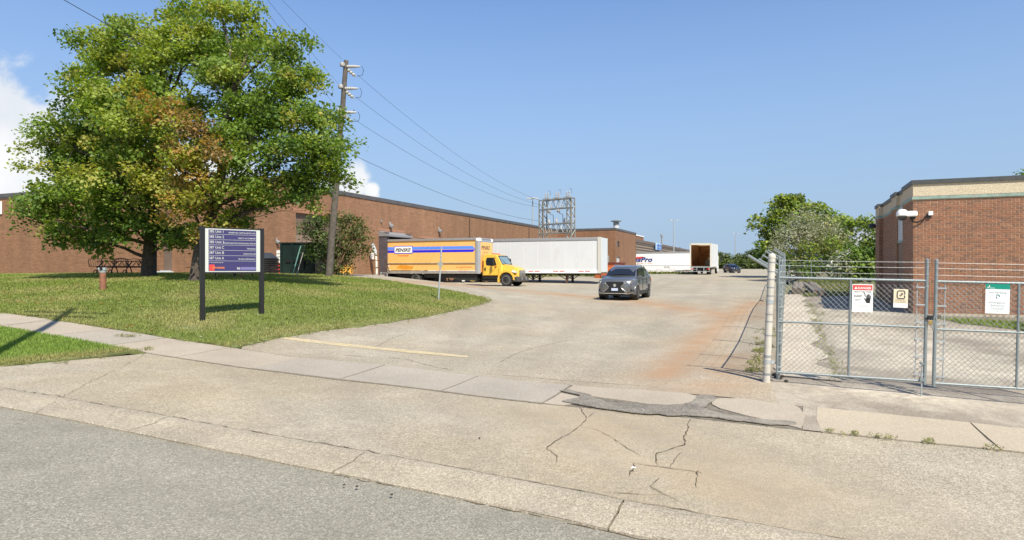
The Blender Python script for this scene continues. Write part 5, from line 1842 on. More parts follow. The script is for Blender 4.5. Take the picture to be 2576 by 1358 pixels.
# chassis, cab
MB().bx(.2, BL + 2.2, -.45, .45, .62, .9).build('chassis', m_blackm, tr)
mb = MB()
mb.bx(BL - 2.2, BL - .3, -1.12, -.5, .45, .88)
mb.bx(BL - 2.2, BL - .3, .5, 1.12, .45, .88)
mb.bx(1.0, 2.2, -1.1, 1.1, .72, .9)
mb.bx(3.4, 6.2, -1.0, 1.0, .62, .9)
mb.build('side_tank', m_blackm, tr)
cx0 = BL + .12
cab = [(cx0, .80), (cx0 + .02, 2.22), (cx0 + .12, 2.40), (cx0 + .40, 2.46), (cx0 + 1.02, 2.42), (cx0 + 1.20, 2.34), (cx0 + 1.62, 1.66), (cx0 + 1.62, .80)]
def tapered(prof, w0, w1, name, mt, zref=(.8, 2.46), chamf=.07):
    """side profile extruded across, narrower at the top, with bevelled long edges"""
    mb = MB()
    n = len(prof)
    def wv(z): return w0 + (w1 - w0) * max(0, min(1, (z - zref[0]) / (zref[1] - zref[0])))
    cxm = sum(x for x, _ in prof) / n
    czm = sum(z for _, z in prof) / n
    for s in (-1, 1):
        for k, ins in ((1, 0), (0, chamf)):
            for x, z in prof:
                xx, zz = x + (cxm - x) * ins * .9, z + (czm - z) * ins * .9
                if k:
                    mb.v.append((x, s * (wv(z) - chamf), z))
                else:
                    mb.v.append((xx, s * wv(z), zz))
    a0, a1, b0, b1 = 0, n, 2 * n, 3 * n      # -edge, -face, +edge, +face
    for i in range(n):
        j = (i + 1) % n
        mb.f += [(a0 + i, a0 + j, a1 + j, a1 + i), (b0 + j, b0 + i, b1 + i, b1 + j), (a0 + j, a0 + i, b0 + i, b0 + j)]
    mb.f += [tuple(a1 + i for i in range(n)), tuple(b1 + i for i in range(n - 1, -1, -1))]
    mb.mi = [0] * len(mb.f)
    return mb.build(name, mt, tr, smooth=35)
tapered(cab, 1.08, .98, 'cab', m_yel2)
hood = [(cx0 + 1.6, .82), (cx0 + 1.55, 1.70), (cx0 + 2.0, 1.62), (cx0 + 2.5, 1.48), (cx0 + 2.78, 1.36), (cx0 + 2.86, 1.22), (cx0 + 2.86, .72), (cx0 + 2.6, .68)]
tapered(hood, .80, .66, 'hood', m_yel2, zref=(.8, 1.7), chamf=.12)
wx = cx0 + 2.02
WR = .50
for s in (-1, 1):
    # wheel arch fender over the front wheel
    mb = MB()
    prs = []
    for k in range(0, 15):
        q = R(198 - k * 14.2)
        prs.append((math.cos(q), math.sin(q)))
    for a, b in zip(prs[:-1], prs[1:]):
        mb.prism([(wx + a[0] * .58, WR + a[1] * .58), (wx + a[0] * .70, WR + a[1] * .72), (wx + b[0] * .70, WR + b[1] * .72), (wx + b[0] * .58, WR + b[1] * .58)], s * .62, s * 1.17)
    mb.build('fender', m_yel2, tr, smooth=35)
    MB().prism([(cx0 + 2.3, 1.16), (cx0 + 2.72, 1.02), (cx0 + 2.76, 1.16), (cx0 + 2.5, 1.34)], s * .70, s * 1.06).build('fender_nose', m_yel2, tr, smooth=35)
    MB().prism([(cx0 + 2.40, 1.10), (cx0 + 2.76, 1.02), (cx0 + 2.79, 1.14), (cx0 + 2.52, 1.26)], s * .76, s * 1.08).build('headlight', m_lamp, tr)
    wheel(tr, (wx, s * .98, WR), WR, .28, s, m_rim, hub=m_blackm)
    wheel(tr, (2.75, s * .97, WR + .08), WR, .50, s, m_rim, hub=m_blackm)
    # door window, quarter line, handle, steps
    w_ = [(cx0 + .34, 1.62), (cx0 + .30, 1.95), (cx0 + .38, 2.18), (cx0 + .98, 2.18), (cx0 + 1.18, 1.62), (cx0 + .8, 1.56)]
    mb = MB()
    mb.prism(w_, s * 1.0, s * 1.056)
    mb.build('door_window', m_glass, tr)
    mb = MB()
    for a, b in (((cx0 + .12, .9), (cx0 + .12, 2.24)), ((cx0 + 1.36, .9), (cx0 + 1.36, 1.66))):
        mb.bx(a[0] - .008, a[0] + .008, min(s * 1.04, s * 1.088), max(s * 1.04, s * 1.088), a[1], b[1] - .3)
    mb.build('door_seam', mat('seam_brown', (.25, .12, .01), .5), tr)
    MB().bx(cx0 + .2, cx0 + .30, min(s * 1.05, s * 1.10), max(s * 1.05, s * 1.10), 1.20, 1.42).build('door_handle', m_black, tr)
    MB().prism([(cx0 + 1.05, 1.52), (cx0 + 1.2, 1.52), (cx0 + 1.12, 1.38)], s * 1.05, s * 1.094).build('door_mark', m_orange, tr)
    mb = MB()
    mb.bx(cx0 + .0, cx0 + 1.30, min(s * .55, s * 1.10), max(s * .55, s * 1.10), .40, .46)
    mb.bx(cx0 + .0, cx0 + 1.30, min(s * .55, s * 1.06), max(s * .55, s * 1.06), .60, .66)
    mb.bx(cx0 + .0, cx0 + 1.25, min(s * .50, s * .98), max(s * .50, s * .98), .38, .80)
    mb.build('cab_step', m_blackm, tr)
    # mirror on its bracket
    mx = cx0 + 1.28 if s > 0 else cx0 + 1.05
    mo = MB()
    mo.rbox(mx - .04, mx + .06, s * 1.38 - .10, s * 1.38 + .10, 1.62, 2.12, .03)
    mm = mo.build('mirror', m_black, tr)
    MB().tube([(cx0 + 1.1, s * 1.02, 2.18), (mx, s * 1.38, 2.16), (mx, s * 1.38, 1.56), (cx0 + 1.2, s * 1.05, 1.5)], .016, 6).build('mirror_bracket', m_blackm, mm)
# windscreen on its slope
def lerp2(a, b, f): return (a[0] + (b[0] - a[0]) * f, a[1] + (b[1] - a[1]) * f)
A, B = (cx0 + 1.205, 2.335), (cx0 + 1.615, 1.67)
nx_, nz_ = .85, .52
mb = MB()
a_, b_ = lerp2(A, B, .06), lerp2(A, B, .97)
for lift in (.012, -.02):
    mb.v += [(a_[0] + nx_ * lift, y, a_[1] + nz_ * lift) for y in (-.84, .84)] + [(b_[0] + nx_ * lift, y, b_[1] + nz_ * lift) for y in (.92, -.92)]
mb.f = [(0, 1, 2, 3), (4, 5, 6, 7), (0, 1, 5, 4), (1, 2, 6, 5), (2, 3, 7, 6), (3, 0, 4, 7)]
mb.mi = [0] * 6
mb.build('windshield', mat('truck_glass', (.16, .24, .27), .06, spec=.8), tr)
mb = MB()
mb.tube([(a_[0] + .02, -.86, a_[1] + .02), (a_[0] + .02, .86, a_[1] + .02), (b_[0] + .02, .94, b_[1]), (b_[0] + .02, -.94, b_[1]), (a_[0] + .02, -.86, a_[1] + .02)], .028, 6)
mb.build('windshield_seal', m_black, tr)
MB().tube([(b_[0] + .03, -.2, b_[1] + .02), (b_[0] - .2, -.55, b_[1] + .36)], .012, 5).build('wiper', m_black, tr)
mb = MB()
mb.bx(cx0 + 2.84, cx0 + 2.89, -.56, .56, .78, 1.22)
g_ = mb.build('grille', mat('grille_grey', (.10, .10, .105), .4, .4), tr)
for k in range(6):
    MB().bx(cx0 + 2.885, cx0 + 2.905, -.54, .54, .80 + k * .07, .83 + k * .07).build('grille_bar', m_chrome, g_)
MB().rbox(cx0 + 2.55, cx0 + 2.98, -1.15, 1.15, .36, .74, .06).build('bumper', mat('dark_bumper', (.06, .058, .055), .5), tr)
for s in (-1, 1):
    MB().tube([(cx0 + 2.99, s * .42, .66), (cx0 + 3.06, s * .42, .56), (cx0 + 2.99, s * .42, .48)], .03, 6).build('tow_hook', m_rim, tr)
for k in range(5):
    MB().rbox(cx0 + .62, cx0 + .74, -.62 + k * .31 - .05, -.62 + k * .31 + .05, 2.45, 2.53, .015).build('marker_light', m_amber, tr)
MB().tube([(cx0 + .2, .9, .8), (cx0 + .2, .9, .5)], .09, 8).build('exhaust', m_galv2, tr)
mb = MB()
for s in (-1, 1):
    mb.bx(2.1, 2.13, s * .6, s * 1.06, .25, .8) if s > 0 else mb.bx(2.1, 2.13, s * 1.06, s * .6, .25, .8)
mb.build('mud_flap', m_black, tr)

# ---- long white semi-trailer on its landing gear
def trailer(label, front_near, rz, length, top, bot, zg, col, group, skirt=False, legs=True, lettering=None, seams=.61):
    """local x runs from the rear door to the nose; the visible long side faces -y"""
    fwd = Vector((math.cos(rz), math.sin(rz), 0))
    lat = Vector((-math.sin(rz), math.cos(rz), 0))
    w = 2.6
    o = thing('semi_trailer', label, 'trailer', front_near - fwd * length + lat * w / 2 + Vector((0, 0, zg)), rz, group)
    h0, h1 = bot - zg, top - zg
    MB().bx(.02, length - .06, -w / 2 + .02, w / 2 - .02, h0 + .24, h1 - .16).build('body', col, o)
    ridge = MB()
    x = .6
    while x < length - .5:
        ridge.bx(x - .02, x + .02, -w / 2 + .008, -w / 2 + .03, h0 + .25, h1 - .17)
        ridge.bx(x - .02, x + .02, w / 2 - .03, w / 2 - .008, h0 + .25, h1 - .17)
        x += seams * 2
    ridge.build('panel_seam', mat('seam_white', (.66, .66, .66), .5), o)['kind'] = 'stuff'
    for s in (-1, 1):
        MB().bx(0, length - .1, s * w / 2 - .03, s * w / 2 + .03, h1 - .22, h1).build('top_rail', m_alu, o)
        MB().bx(0, length - .1, s * w / 2 - .03, s * w / 2 + .035, h0, h0 + .24).build('bottom_rail', m_white, o)
        MB().bx(length - .28, length, s * w / 2 - .06, s * w / 2 + .045, h0, h1 + .01).build('nose_post', mat('nose_post', (.52, .50, .44), .5), o)
        for k in range(int(length / 1.1)):
            if k % 2 == 0:
                MB().bx(.8 + k * 1.1, 1.25 + k * 1.1, min(s * (w / 2 + .03), s * (w / 2 + .04)), max(s * (w / 2 + .03), s * (w / 2 + .04)), h0 + .14, h0 + .20).build('reflector', m_redlens, o)
                MB().bx(1.36 + k * 1.1, 1.8 + k * 1.1, min(s * (w / 2 + .03), s * (w / 2 + .04)), max(s * (w / 2 + .03), s * (w / 2 + .04)), h0 + .14, h0 + .20).build('reflector', m_redlens, o)
    MB().bx(length - .05, length + .01, -w / 2 + .05, w / 2 - .05, h0 + .1, h1 - .02).build('nose_panel', mat('nose_white', (.62, .66, .67), .5, var=.05), o)
    MB().bx(.1, length - .1, -w / 2 + .05, w / 2 - .05, h1 - .16, h1 - .02).build('roof', m_white, o)
    MB().bx(.3, length - .4, -.6, .6, h0 - .12, h0 + .1).build('frame', m_blackm, o)
    if legs:
        for xl, nm in ((length - 3.0, ''), (length - 6.0, '')):
            g_ = thing_part('landing_gear', o, (xl, 0, 0))
            for s in (-1, 1):
                MB().bx(-.09, .09, s * .95 - .09, s * .95 + .09, .05, h0).build('leg', m_rail if xl > length - 4 else m_blackm, g_)
                MB().bx(-.2, .2, s * .95 - .2, s * .95 + .2, 0, .06).build('foot', m_blackm, g_)
                MB().tube([(-.95, s * .95, h0 - .05), (-.05, s * .95, h0 * .42)], .035, 6).build('brace', m_blackm, g_)
                MB().tube([(.75, s * .95, h0 - .05), (.05, s * .95, h0 * .42)], .035, 6).build('brace', m_blackm, g_)
            MB().tube([(0, -.95, h0 * .4), (0, .95, h0 * .75)], .03, 6).build('brace', m_blackm, g_)
            MB().tube([(0, .95, h0 * .4), (0, -.95, h0 * .75)], .03, 6).build('brace', m_blackm, g_)
            MB().prism([(-1.0, h0), (.8, h0), (.5, h0 - .18), (-.7, h0 - .18)], -1.0, 1.0).build('mount', m_blackm, g_)
    return o, h0, h1, w, length
p = at(1512, 679, 54)
m_trail = mat('trailer_white', (.60, .61, .61), .45, var=.04, scale=.5, dirt=(.47, .455, .42), dscale=.7, dmin=.56)
wt, h0, h1, w, ln = trailer('long plain white semi-trailer resting on its landing legs behind the yellow truck', Vector((p.x, p.y, 0)), R(-20), 15.9, EYE + 2.72, EYE - .27, EYE - 1.165, m_trail, 'white semi-trailers')
for x, mt in ((4.35, mat('yellow_rim', (.60, .48, .15), .5)), (5.65, mat('orange_rim', (.62, .28, .14), .5))):
    for s in (-1, 1):
        wheel(wt, (x, s * .95, .46), .50, .5, s, mt, hub=m_rim)
MB().bx(3.2, 6.6, -1.0, 1.0, .5, h0).build('bogie', m_blackm, wt)
MB().bx(3.35, 3.55, -1.3, -1.1, .15, .75).build('mud_flap', m_white, wt)
text('7742', wt, m_ink, .28, (ln - .02, -1.33, 1.55), rot=(R(90), R(-90), 0), width=1.0) if False else None
text('53117', wt, m_ink, .10, (ln - .10, -w / 2 - .05, h0 + .45), rot=(R(90), R(-90), 0), width=.75)

# lettered white trailer behind the brick wing
p = at(1742, 679, 106)
fwd = R(-22.8)
tt, h0, h1, w, ln = trailer('white trailer with red and blue ransPro lettering half hidden by the brick wing', Vector((p.x, p.y, 0)), fwd, 15.5, EYE + 3.0, EYE - .0, EYE - .55, m_white, 'white semi-trailers', legs=False, seams=3)
def tx(px):
    r = (px - CX) / F
    A_ = tt.matrix_basis.translation + Vector((math.sin(fwd), -math.cos(fwd), 0)) * 1.3
    dx, dy = math.cos(fwd), math.sin(fwd)
    return (r * A_.y - A_.x) / (dx - r * dy)
def tzz(py, px):
    d = tt.location.y + math.cos(fwd) * -1.3 + math.sin(fwd) * tx(px)
    return EYE + (CY - py) / F * d - tt.location.z
m_nav = mat('navy_ink', (.015, .035, .22), .5)
x0 = tx(1570)
text('TransPro', tt, m_nav, tzz(645.5, 1620) - tzz(657.5, 1620), (tx(1641.5), -1.33, tzz(658, 1620)), width=tx(1641.5) - tx(1568), align='RIGHT', bold=.03, shear=.25)
text('SYSTEMS LTD', tt, m_orange, tzz(660.5, 1620) - tzz(662.8, 1620), (tx(1641.5), -1.33, tzz(663.2, 1620)), width=tx(1641.5) - tx(1580), align='RIGHT')
MB().prism([(tx(1596), tzz(652, 1600)), (tx(1612), tzz(650, 1600)), (tx(1622), tzz(647.5, 1620)), (tx(1617), tzz(645.5, 1620)), (tx(1604), tzz(646, 1610)), (tx(1590), tzz(650, 1600))], -1.33, -1.30).build('red_swoosh', m_red, tt)
for px in (1674, 1682):
    xx, zz = tx(px), tzz(671.5, px)
    MB().prism([(xx - .26, zz), (xx, zz - .3), (xx + .26, zz), (xx, zz + .3)], -1.335, -1.30).build('placard', m_lightgrey, tt)
MB().bx(0, ln - .3, -1.325, -1.30, h0 + .72, h0 + .77).build('side_rail', m_lightgrey, tt)
MB().prism([(.5, h0), (ln - 2.2, h0), (ln - 4.2, .08), (.5, .08)], -1.28, -1.22).build('side_skirt', m_white, tt)
MB().prism([(ln - 3.4, h0), (ln - 2.0, h0), (ln - .9, h0 - .12), (ln - 2.3, .3), (ln - 4.0, .1)], -1.20, 1.2).build('air_fairing', m_trail, tt)
for s in (-1, 1):
    wheel(tt, (2.6, s * .95, .48), .5, .5, s, m_rim)

# ---- open-backed white box truck
p = at(1762, 691, 81)
bt = thing('open_box_truck', 'white box truck with its rear door open showing an empty wooden interior', 'truck', (0, 0, 0), 0)
settle(bt, p.x, p.y, ROT + R(90), 3, .8, dz=.02)
m_transl = bpy.data.materials.new('translucent_roof')
m_transl.use_nodes = True
_t = m_transl.node_tree
_b = N(_t, 'ShaderNodeBsdfTranslucent')
_b.inputs['Color'].default_value = (.62, .55, .40, 1)
L(_t, _b.outputs[0], _t.nodes['Material Output'].inputs['Surface'])
# local x forward (away from the viewer), rear face at x=0
bw2, b0, b1, bl2 = 1.24, .98, 3.90, 8.6
m_wood = mat('plywood_lining', (.20, .078, .025), .7, var=.2, scale=2.5)
m_cream = mat('cream_frame', (.66, .62, .52), .5, var=.08)
m_box = mat('box_white', (.66, .67, .66), .5, var=.08, scale=.8)
for s in (-1, 1):
    MB().bx(.0, bl2, s * bw2 - .02, s * bw2 + .02, b0, b1).build('box_side', m_box, bt)
    mb = MB()
    for k in range(8):
        mb.bx(.12 + k * 1.05, .12 + k * 1.05 + 1.03, min(s * (bw2 - .05), s * (bw2 - .022)), max(s * (bw2 - .05), s * (bw2 - .022)), b0 + .12, b1 - .1)
    mb.build('wood_lining', m_wood, bt)
    MB().bx(-.06, .06, s * bw2 - .10 if s > 0 else s * bw2 - .05, s * bw2 + .05 if s > 0 else s * bw2 + .10, b0 - .05, b1 + .02).build('door_post', m_cream, bt)
    MB().rbox(-.09, -.03, s * .98 - .16, s * .98 + .16, b0 - .34, b0 - .14, .02).build('tail_light', m_redlens, bt)
    wheel(bt, (1.8, s * .82, .48), .48, .5, s, m_rim)
    wheel(bt, (bl2 + .9, s * .95, .48), .48, .28, s, m_rim)
MB().bx(.0, bl2, -bw2 + .02, bw2 - .02, b1 - .06, b1).build('box_roof', m_transl, bt)
MB().bx(bl2 - .08, bl2, -bw2 + .02, bw2 - .02, b0, b1 - .06).build('box_front', m_box, bt)
mb = MB()
for k in range(7):
    mb.bx(bl2 - .12, bl2 - .081, -bw2 + .06, bw2 - .06, b0 + .12 + k * .38, b0 + .12 + k * .38 + .37)
mb.build('wood_lining', m_wood, bt)
MB().bx(.0, bl2, -bw2 + .02, bw2 - .02, b0, b0 + .1).build('box_floor', mat('floor_boards', (.10, .075, .05), .8, var=.2), bt)
MB().bx(-.06, .06, -bw2, bw2, b1 - .18, b1 + .03).build('door_header', m_cream, bt)
MB().bx(-.08, .05, -bw2, bw2, b0 - .06, b0 + .06).build('rear_sill', m_galv2, bt)
mb = MB()
mb.bx(-.1, -.03, -1.15, 1.15, .40, .46)
for y in (-1.05, -.42, .42, 1.05):
    mb.bx(-.1, -.04, y - .035, y + .035, .42, b0 - .05)
mb.bx(-.1, -.04, .42, 1.1, .68, .73)
mb.build('rear_bumper', m_galv2, bt)
MB().bx(.2, bl2 + 1.5, -.45, .45, .5, .95).build('chassis', m_black, bt)
MB().rbox(bl2 + .1, bl2 + 2.6, -1.1, 1.1, .7, 2.5, .12).build('cab', m_white, bt)
MB().prism([(bl2 + .3, .3), (bl2 + 1.6, .3), (bl2 + 1.6, .95), (bl2 + .3, .95)], -1.2, -1.1).build('cab_step', m_box, bt)
for s in (-1, 1):
    MB().rbox(bl2 + 2.0, bl2 + 2.12, s * 1.45 - .1, s * 1.45 + .1, 1.6, 2.2, .03).build('mirror', m_black, bt)
o = thing('pallet', 'grey stacked load deep inside the open white box truck', 'cargo', (0, 0, 0))
o.parent = None
loc = bt.matrix_basis @ Vector((4.6, -.55, b0 + .1))
o.location = loc
o.rotation_euler = bt.rotation_euler
MB().rbox(-.5, .5, -.55, .45, .0, .75, .04).build('carton', mat('grey_carton', (.20, .21, .20), .8, var=.15), o)
MB().rbox(-.4, .4, -.5, .1, .76, 1.1, .05).build('wrapped_bundle', mat('clear_wrap', (.45, .43, .40), .4), o)

# ---- orange container beside the trailer
p = at(1540, 696, 64)
oc2 = thing('compactor', 'orange steel waste compactor beside the nose of the white trailer', 'compactor', (p.x, p.y, gz(p.x, p.y)), ROT)
m_or = mat('orange_steel', (.42, .105, .03), .55, var=.2, scale=2, dirt=(.22, .06, .025), dscale=2)
MB().rbox(-1.0, 1.0, -.7, 1.2, .1, 1.45, .04).build('hopper', m_or, oc2)
MB().bx(-.6, 1.05, -.74, 1.25, 1.45, 1.62).build('lid', mat('dark_red_lid', (.14, .03, .02), .6), oc2)
MB().rbox(-1.6, -1.0, -.6, .9, .05, .75, .04).build('ram_box', m_or, oc2)
MB().prism([(-.8, .75), (.4, .75), (.4, 1.2), (-.5, 1.05)], -.80, -.70).build('panel', mat('bright_orange', (.60, .17, .05), .5), oc2)
MB().tube([(-1.3, -.6, .75), (-1.3, -.6, 1.7)], .05, 6).build('exhaust', m_rail, oc2)
MB().rbox(.55, .8, -.76, -.7, .95, 1.2, .02).build('notice', m_white, oc2)
# ------------------------------------------------------------------ directory sign on the lawn
sl, sr = at(509, 808, 19.5), at(658, 790, 20.66)
sv = Vector((sr.x - sl.x, sr.y - sl.y, 0))
sw_ = sv.length
srz = math.atan2(sv.y, sv.x)
ds = thing('directory_sign', 'purple and white tenant directory sign on two black posts on the lawn', 'sign', (sl.x, sl.y, 0), srz)
m_signblk = mat('sign_post_black', (.012, .012, .013), .4)
m_purple = mat('sign_purple', (.036, .031, .118), .5, var=.04, scale=1.5)
m_sgw = mat('sign_cream_white', (.52, .55, .51), .5, var=.03)
zt, zb2 = EYE + (CY - 573) / F * 19.5, EYE + (CY - 684) / F * 19.5
for x in (0, sw_):
    q = ds.matrix_basis @ Vector((x, 0, 0))
    MB().rbox(x - .065, x + .065, -.06, .06, gz(q.x, q.y) - .3, zt + .05, .01).build('post', m_signblk, ds)
w = sw_ - .13
X0 = .065
H = zt - zb2
MB().bx(X0, X0 + w, -.05, .05, zb2, zt).build('panel', m_sgw, ds)
MB().bx(X0 - .001, X0 + w + .001, -.06, .06, zb2 - .05, zb2 - .001).build('bottom_frame', m_signblk, ds)
MB().bx(X0 - .001, X0 + w + .001, -.06, .06, zt + .001, zt + .03).build('top_frame', m_signblk, ds)
u0, u1 = X0 + w * .058, X0 + w * .925
MB().bx(u0, u1, -.053, -.0501, zb2 + H * .022, zt - H * .03).build('purple_field', m_purple, ds)
lines = [.135, .258, .378, .50, .622, .745]
rows = [('385 Unit 1', 'BRAMPTON CARTON BOXES, INC.', .50), ('385 Unit 2', 'DIRECT AUTO IMPORT', .33), ('385 Unit 3', 'CONSOLIDATED PACKAGING GROUP', .60), ('387 Unit C', 'TRANSSEC', .17), ('387 Unit B', 'OAKWOOD AIR', .235), ('387 Unit A', 'SKONA DESIGN INC.', .325)]
for f, (a, b, k) in zip(lines, rows):
    z = zt - H * f
    MB().bx(u0 + .012, u1 - .012, -.056, -.0531, z - .0035, z + .0035).build('rule', m_sgw, ds)
    text(a, ds, m_sgw, H * .062, (u0 + .02, -.055, z + H * .036), width=w * (.26 if '1' not in a else .25), bold=.006)
    text(b, ds, m_sgw, H * .034, (u1 - .015, -.055, z + H * .030), width=w * k, align='RIGHT', bold=.004)
text('Professionally Managed By:', ds, m_sgw, H * .018, (u0 + .02, -.055, zt - H * .79), width=w * .25, bold=.01)
MB().rbox(u0 + .02, u0 + w * .105, -.056, -.0531, zb2 + H * .03, zb2 + H * .17, .001).build('red_emblem', m_red, ds)
MB().bx(u0 + w * .075, u0 + w * .102, -.0575, -.0561, zb2 + H * .08, zb2 + H * .12).build('emblem_mark', mat('emblem_orange', (.80, .20, .03), .5), ds)
text('TANDEM', ds, MATS['emblem_orange'], H * .042, (u0 + w * .108, -.055, zb2 + H * .078), width=w * .17, bold=.02)
text('90', ds, m_sgw, H * .055, (u0 + w * .505, -.055, zb2 + H * .055), width=w * .06, bold=.02)
MB().rbox(u0 + w * .575, u1 - w * .01, -.0545, -.0531, zb2 + H * .05, zb2 + H * .115, .0005).build('faded_number', mat('faded_lilac', (.16, .15, .33), .5), ds)

# ------------------------------------------------------------------ utility pole, wires, guy lines
m_pole = mat('weathered_pole', (.105, .09, .075), .9, var=.35, scale=5, bump=.6, bscale=18)
m_ins = mat('porcelain_white', (.46, .44, .40), .35)
m_cable = mat('cable_black', (.035, .035, .037), .6)
UPD = 36.0
pb_, pt_ = at(826, 706, UPD), at(871, 152, UPD)
pole = thing('utility_pole', 'leaning weathered wooden utility pole with white insulators beside the maple', 'utility pole', (pb_.x, pb_.y, pb_.z))
axp = pt_ - pb_
npts = [axp * (k / 12) + Vector((rng.normal(0, .012), rng.normal(0, .012), 0)) for k in range(13)]
npts[0] = -axp * .03
MB().tube(npts, [.20 - .075 * k / 12 for k in range(13)], 14).build('shaft', m_pole, pole, smooth=True)
for py, nm in ((165, 'a'), (220, 'b'), (280, 'c')):
    f = (706 - py) / (706 - 152)
    c = axp * f
    MB().lathe([(.05, -.12), (.13, -.09), (.15, 0), (.12, .10), (.04, .13)], c=(c.x - .14, c.y - .18, c.z), n=12).build('switch_head', mat('grey_casting', (.36, .35, .33), .6, var=.2, scale=6), pole, smooth=True)
    ins = MB()
    prof = [(.045, 0)]
    for k in range(5):
        prof += [(.088, .04 + k * .1), (.088, .08 + k * .1), (.06, .1 + k * .1)]
    prof += [(.06, .56), (.045, .74)]
    vs = [(r_, h_) for r_, h_ in prof]
    a0 = len(ins.v)
    ins.lathe([(r_, h_ + .06) for r_, h_ in vs], axis='x', n=10)
    ins.v = [(x + c.x, y + c.y - .1, z + c.z - .08) for x, y, z in ins.v]
    ins.build('insulator', m_ins, pole, smooth=30)
    # strain insulator hanging off at an angle, its discs stacked toward the line
    dirv = Vector((.62, .35, -.55)).normalized()
    st = MB()
    st.tube([c + Vector((.12, -.08, -.22)) + dirv * (k * .055) for k in range(12)], [.04, .11, .11, .05, .11, .11, .05, .10, .10, .04, .03, .02], 10)
    so = st.build('strain_insulator', m_ins, pole, smooth=30)
    MB().tube([c + Vector((.9, -.1, -.06)), c + Vector((.98, 0, -.25)), c + Vector((.88, .1, -.5)), c + Vector((.55, .2, -.52))], .014, 5).build('jumper', m_cable, pole)
# the street pole outside the frame that carries the wires, and whose shadow crosses the footpath
spb = Vector((-9.75, 11.3, gz(-9.75, 11.3)))
spole = thing('street_pole', 'tall wooden pole on the boulevard by the kerb carrying the wires', 'utility pole', spb)
MB().tube([(0, 0, -.2), (0, 0, 13.6)], [.125, .09], 14).build('shaft', m_pole, spole, smooth=True)
MB().box((0, 0, 12.6), (2.6, .1, .12)).build('crossarm', m_pole, spole)
MB().box((0, 0, 11.6), (2.0, .1, .12)).build('crossarm', m_pole, spole)
def wire(name, label, pts_, sag, r=.012, seg=26):
    a, b = pts_
    L_ = [a.lerp(b, i / seg) - Vector((0, 0, 4 * sag * (i / seg) * (1 - i / seg))) for i in range(seg + 1)]
    o = MB().tube(L_, r, 4).build(name, m_cable)
    return tag(o, label, 'power line', 'overhead wires between the wooden pole and the steel frame' if 'frame' in label else 'overhead wires between the wooden poles')
def wpt(py, off=Vector((0, 0, 0))):
    return pb_ + axp * ((706 - py) / (706 - 152)) + off
SD = 70.0
for i, (py0, py1, px1, lb) in enumerate(((186, 503, 1356, 'topmost wire from the wooden pole to the steel lattice frame'), (242, 514, 1357, 'middle wire from the wooden pole to the steel lattice frame'), (298, 521, 1357, 'lowest insulated wire from the wooden pole to the steel lattice frame'))):
    e = at(px1, py1, SD)
    wire('power_line', lb, (wpt(py0, Vector((.65, .2, 0))), e), .9, r=.010)
wire('power_line', 'slack cable from halfway up the wooden pole to the steel lattice frame', (wpt(372), at(1360, 556, SD)), .7, r=.012)
for py0, e, lb in ((150, at(718, 0, 24.5), 'topmost wire from the wooden pole up over the street'), (216, at(680, 0, 24), 'middle wire from the wooden pole up over the street'), (278, at(657, 0, 23.4), 'lowest wire from the wooden pole up through the maple over the street')):
    s = wpt(py0, Vector((-.2, -.1, 0)))
    wire('power_line', lb, (s, s + (e - s) * 1.9), .12, r=.007)
s = wpt(372)
e = at(262, 42, 17)
wire('power_line', 'thick cable crossing the sky behind the maple crown toward the street', (s, s + (e - s) * 1.35), .2, r=.010)
m_guy = mat('guy_guard_green', (.16, .34, .30), .5)
an = at(729, 711, 35)
for k, (dx, top) in enumerate(((0, 240), (.22, 300))):
    a = an + Vector((dx, 0, -.1))
    b = wpt(top)
    o = thing('guy_wire', ['pale green guarded guy wire running from the grass up to the wooden pole', 'thinner guy wire just behind the green guarded one by the dark bin'][k], 'guy wire', a)
    MB().tube([Vector((0, 0, 0)), b - a], .010, 5).build('strand', m_cable, o)
    if k == 0:
        MB().tube([Vector((0, 0, 0)), (b - a) * .20], .028, 6).build('guard', m_guy, o)
        MB().lathe([(.1, -.05), (.1, .12), (.04, .16)], n=8).build('anchor', m_galv2, o)
    else:
        MB().tube([Vector((0, 0, 0)), (b - a) * .19], .02, 6).build('guard', MATS['grey_casting'], o)

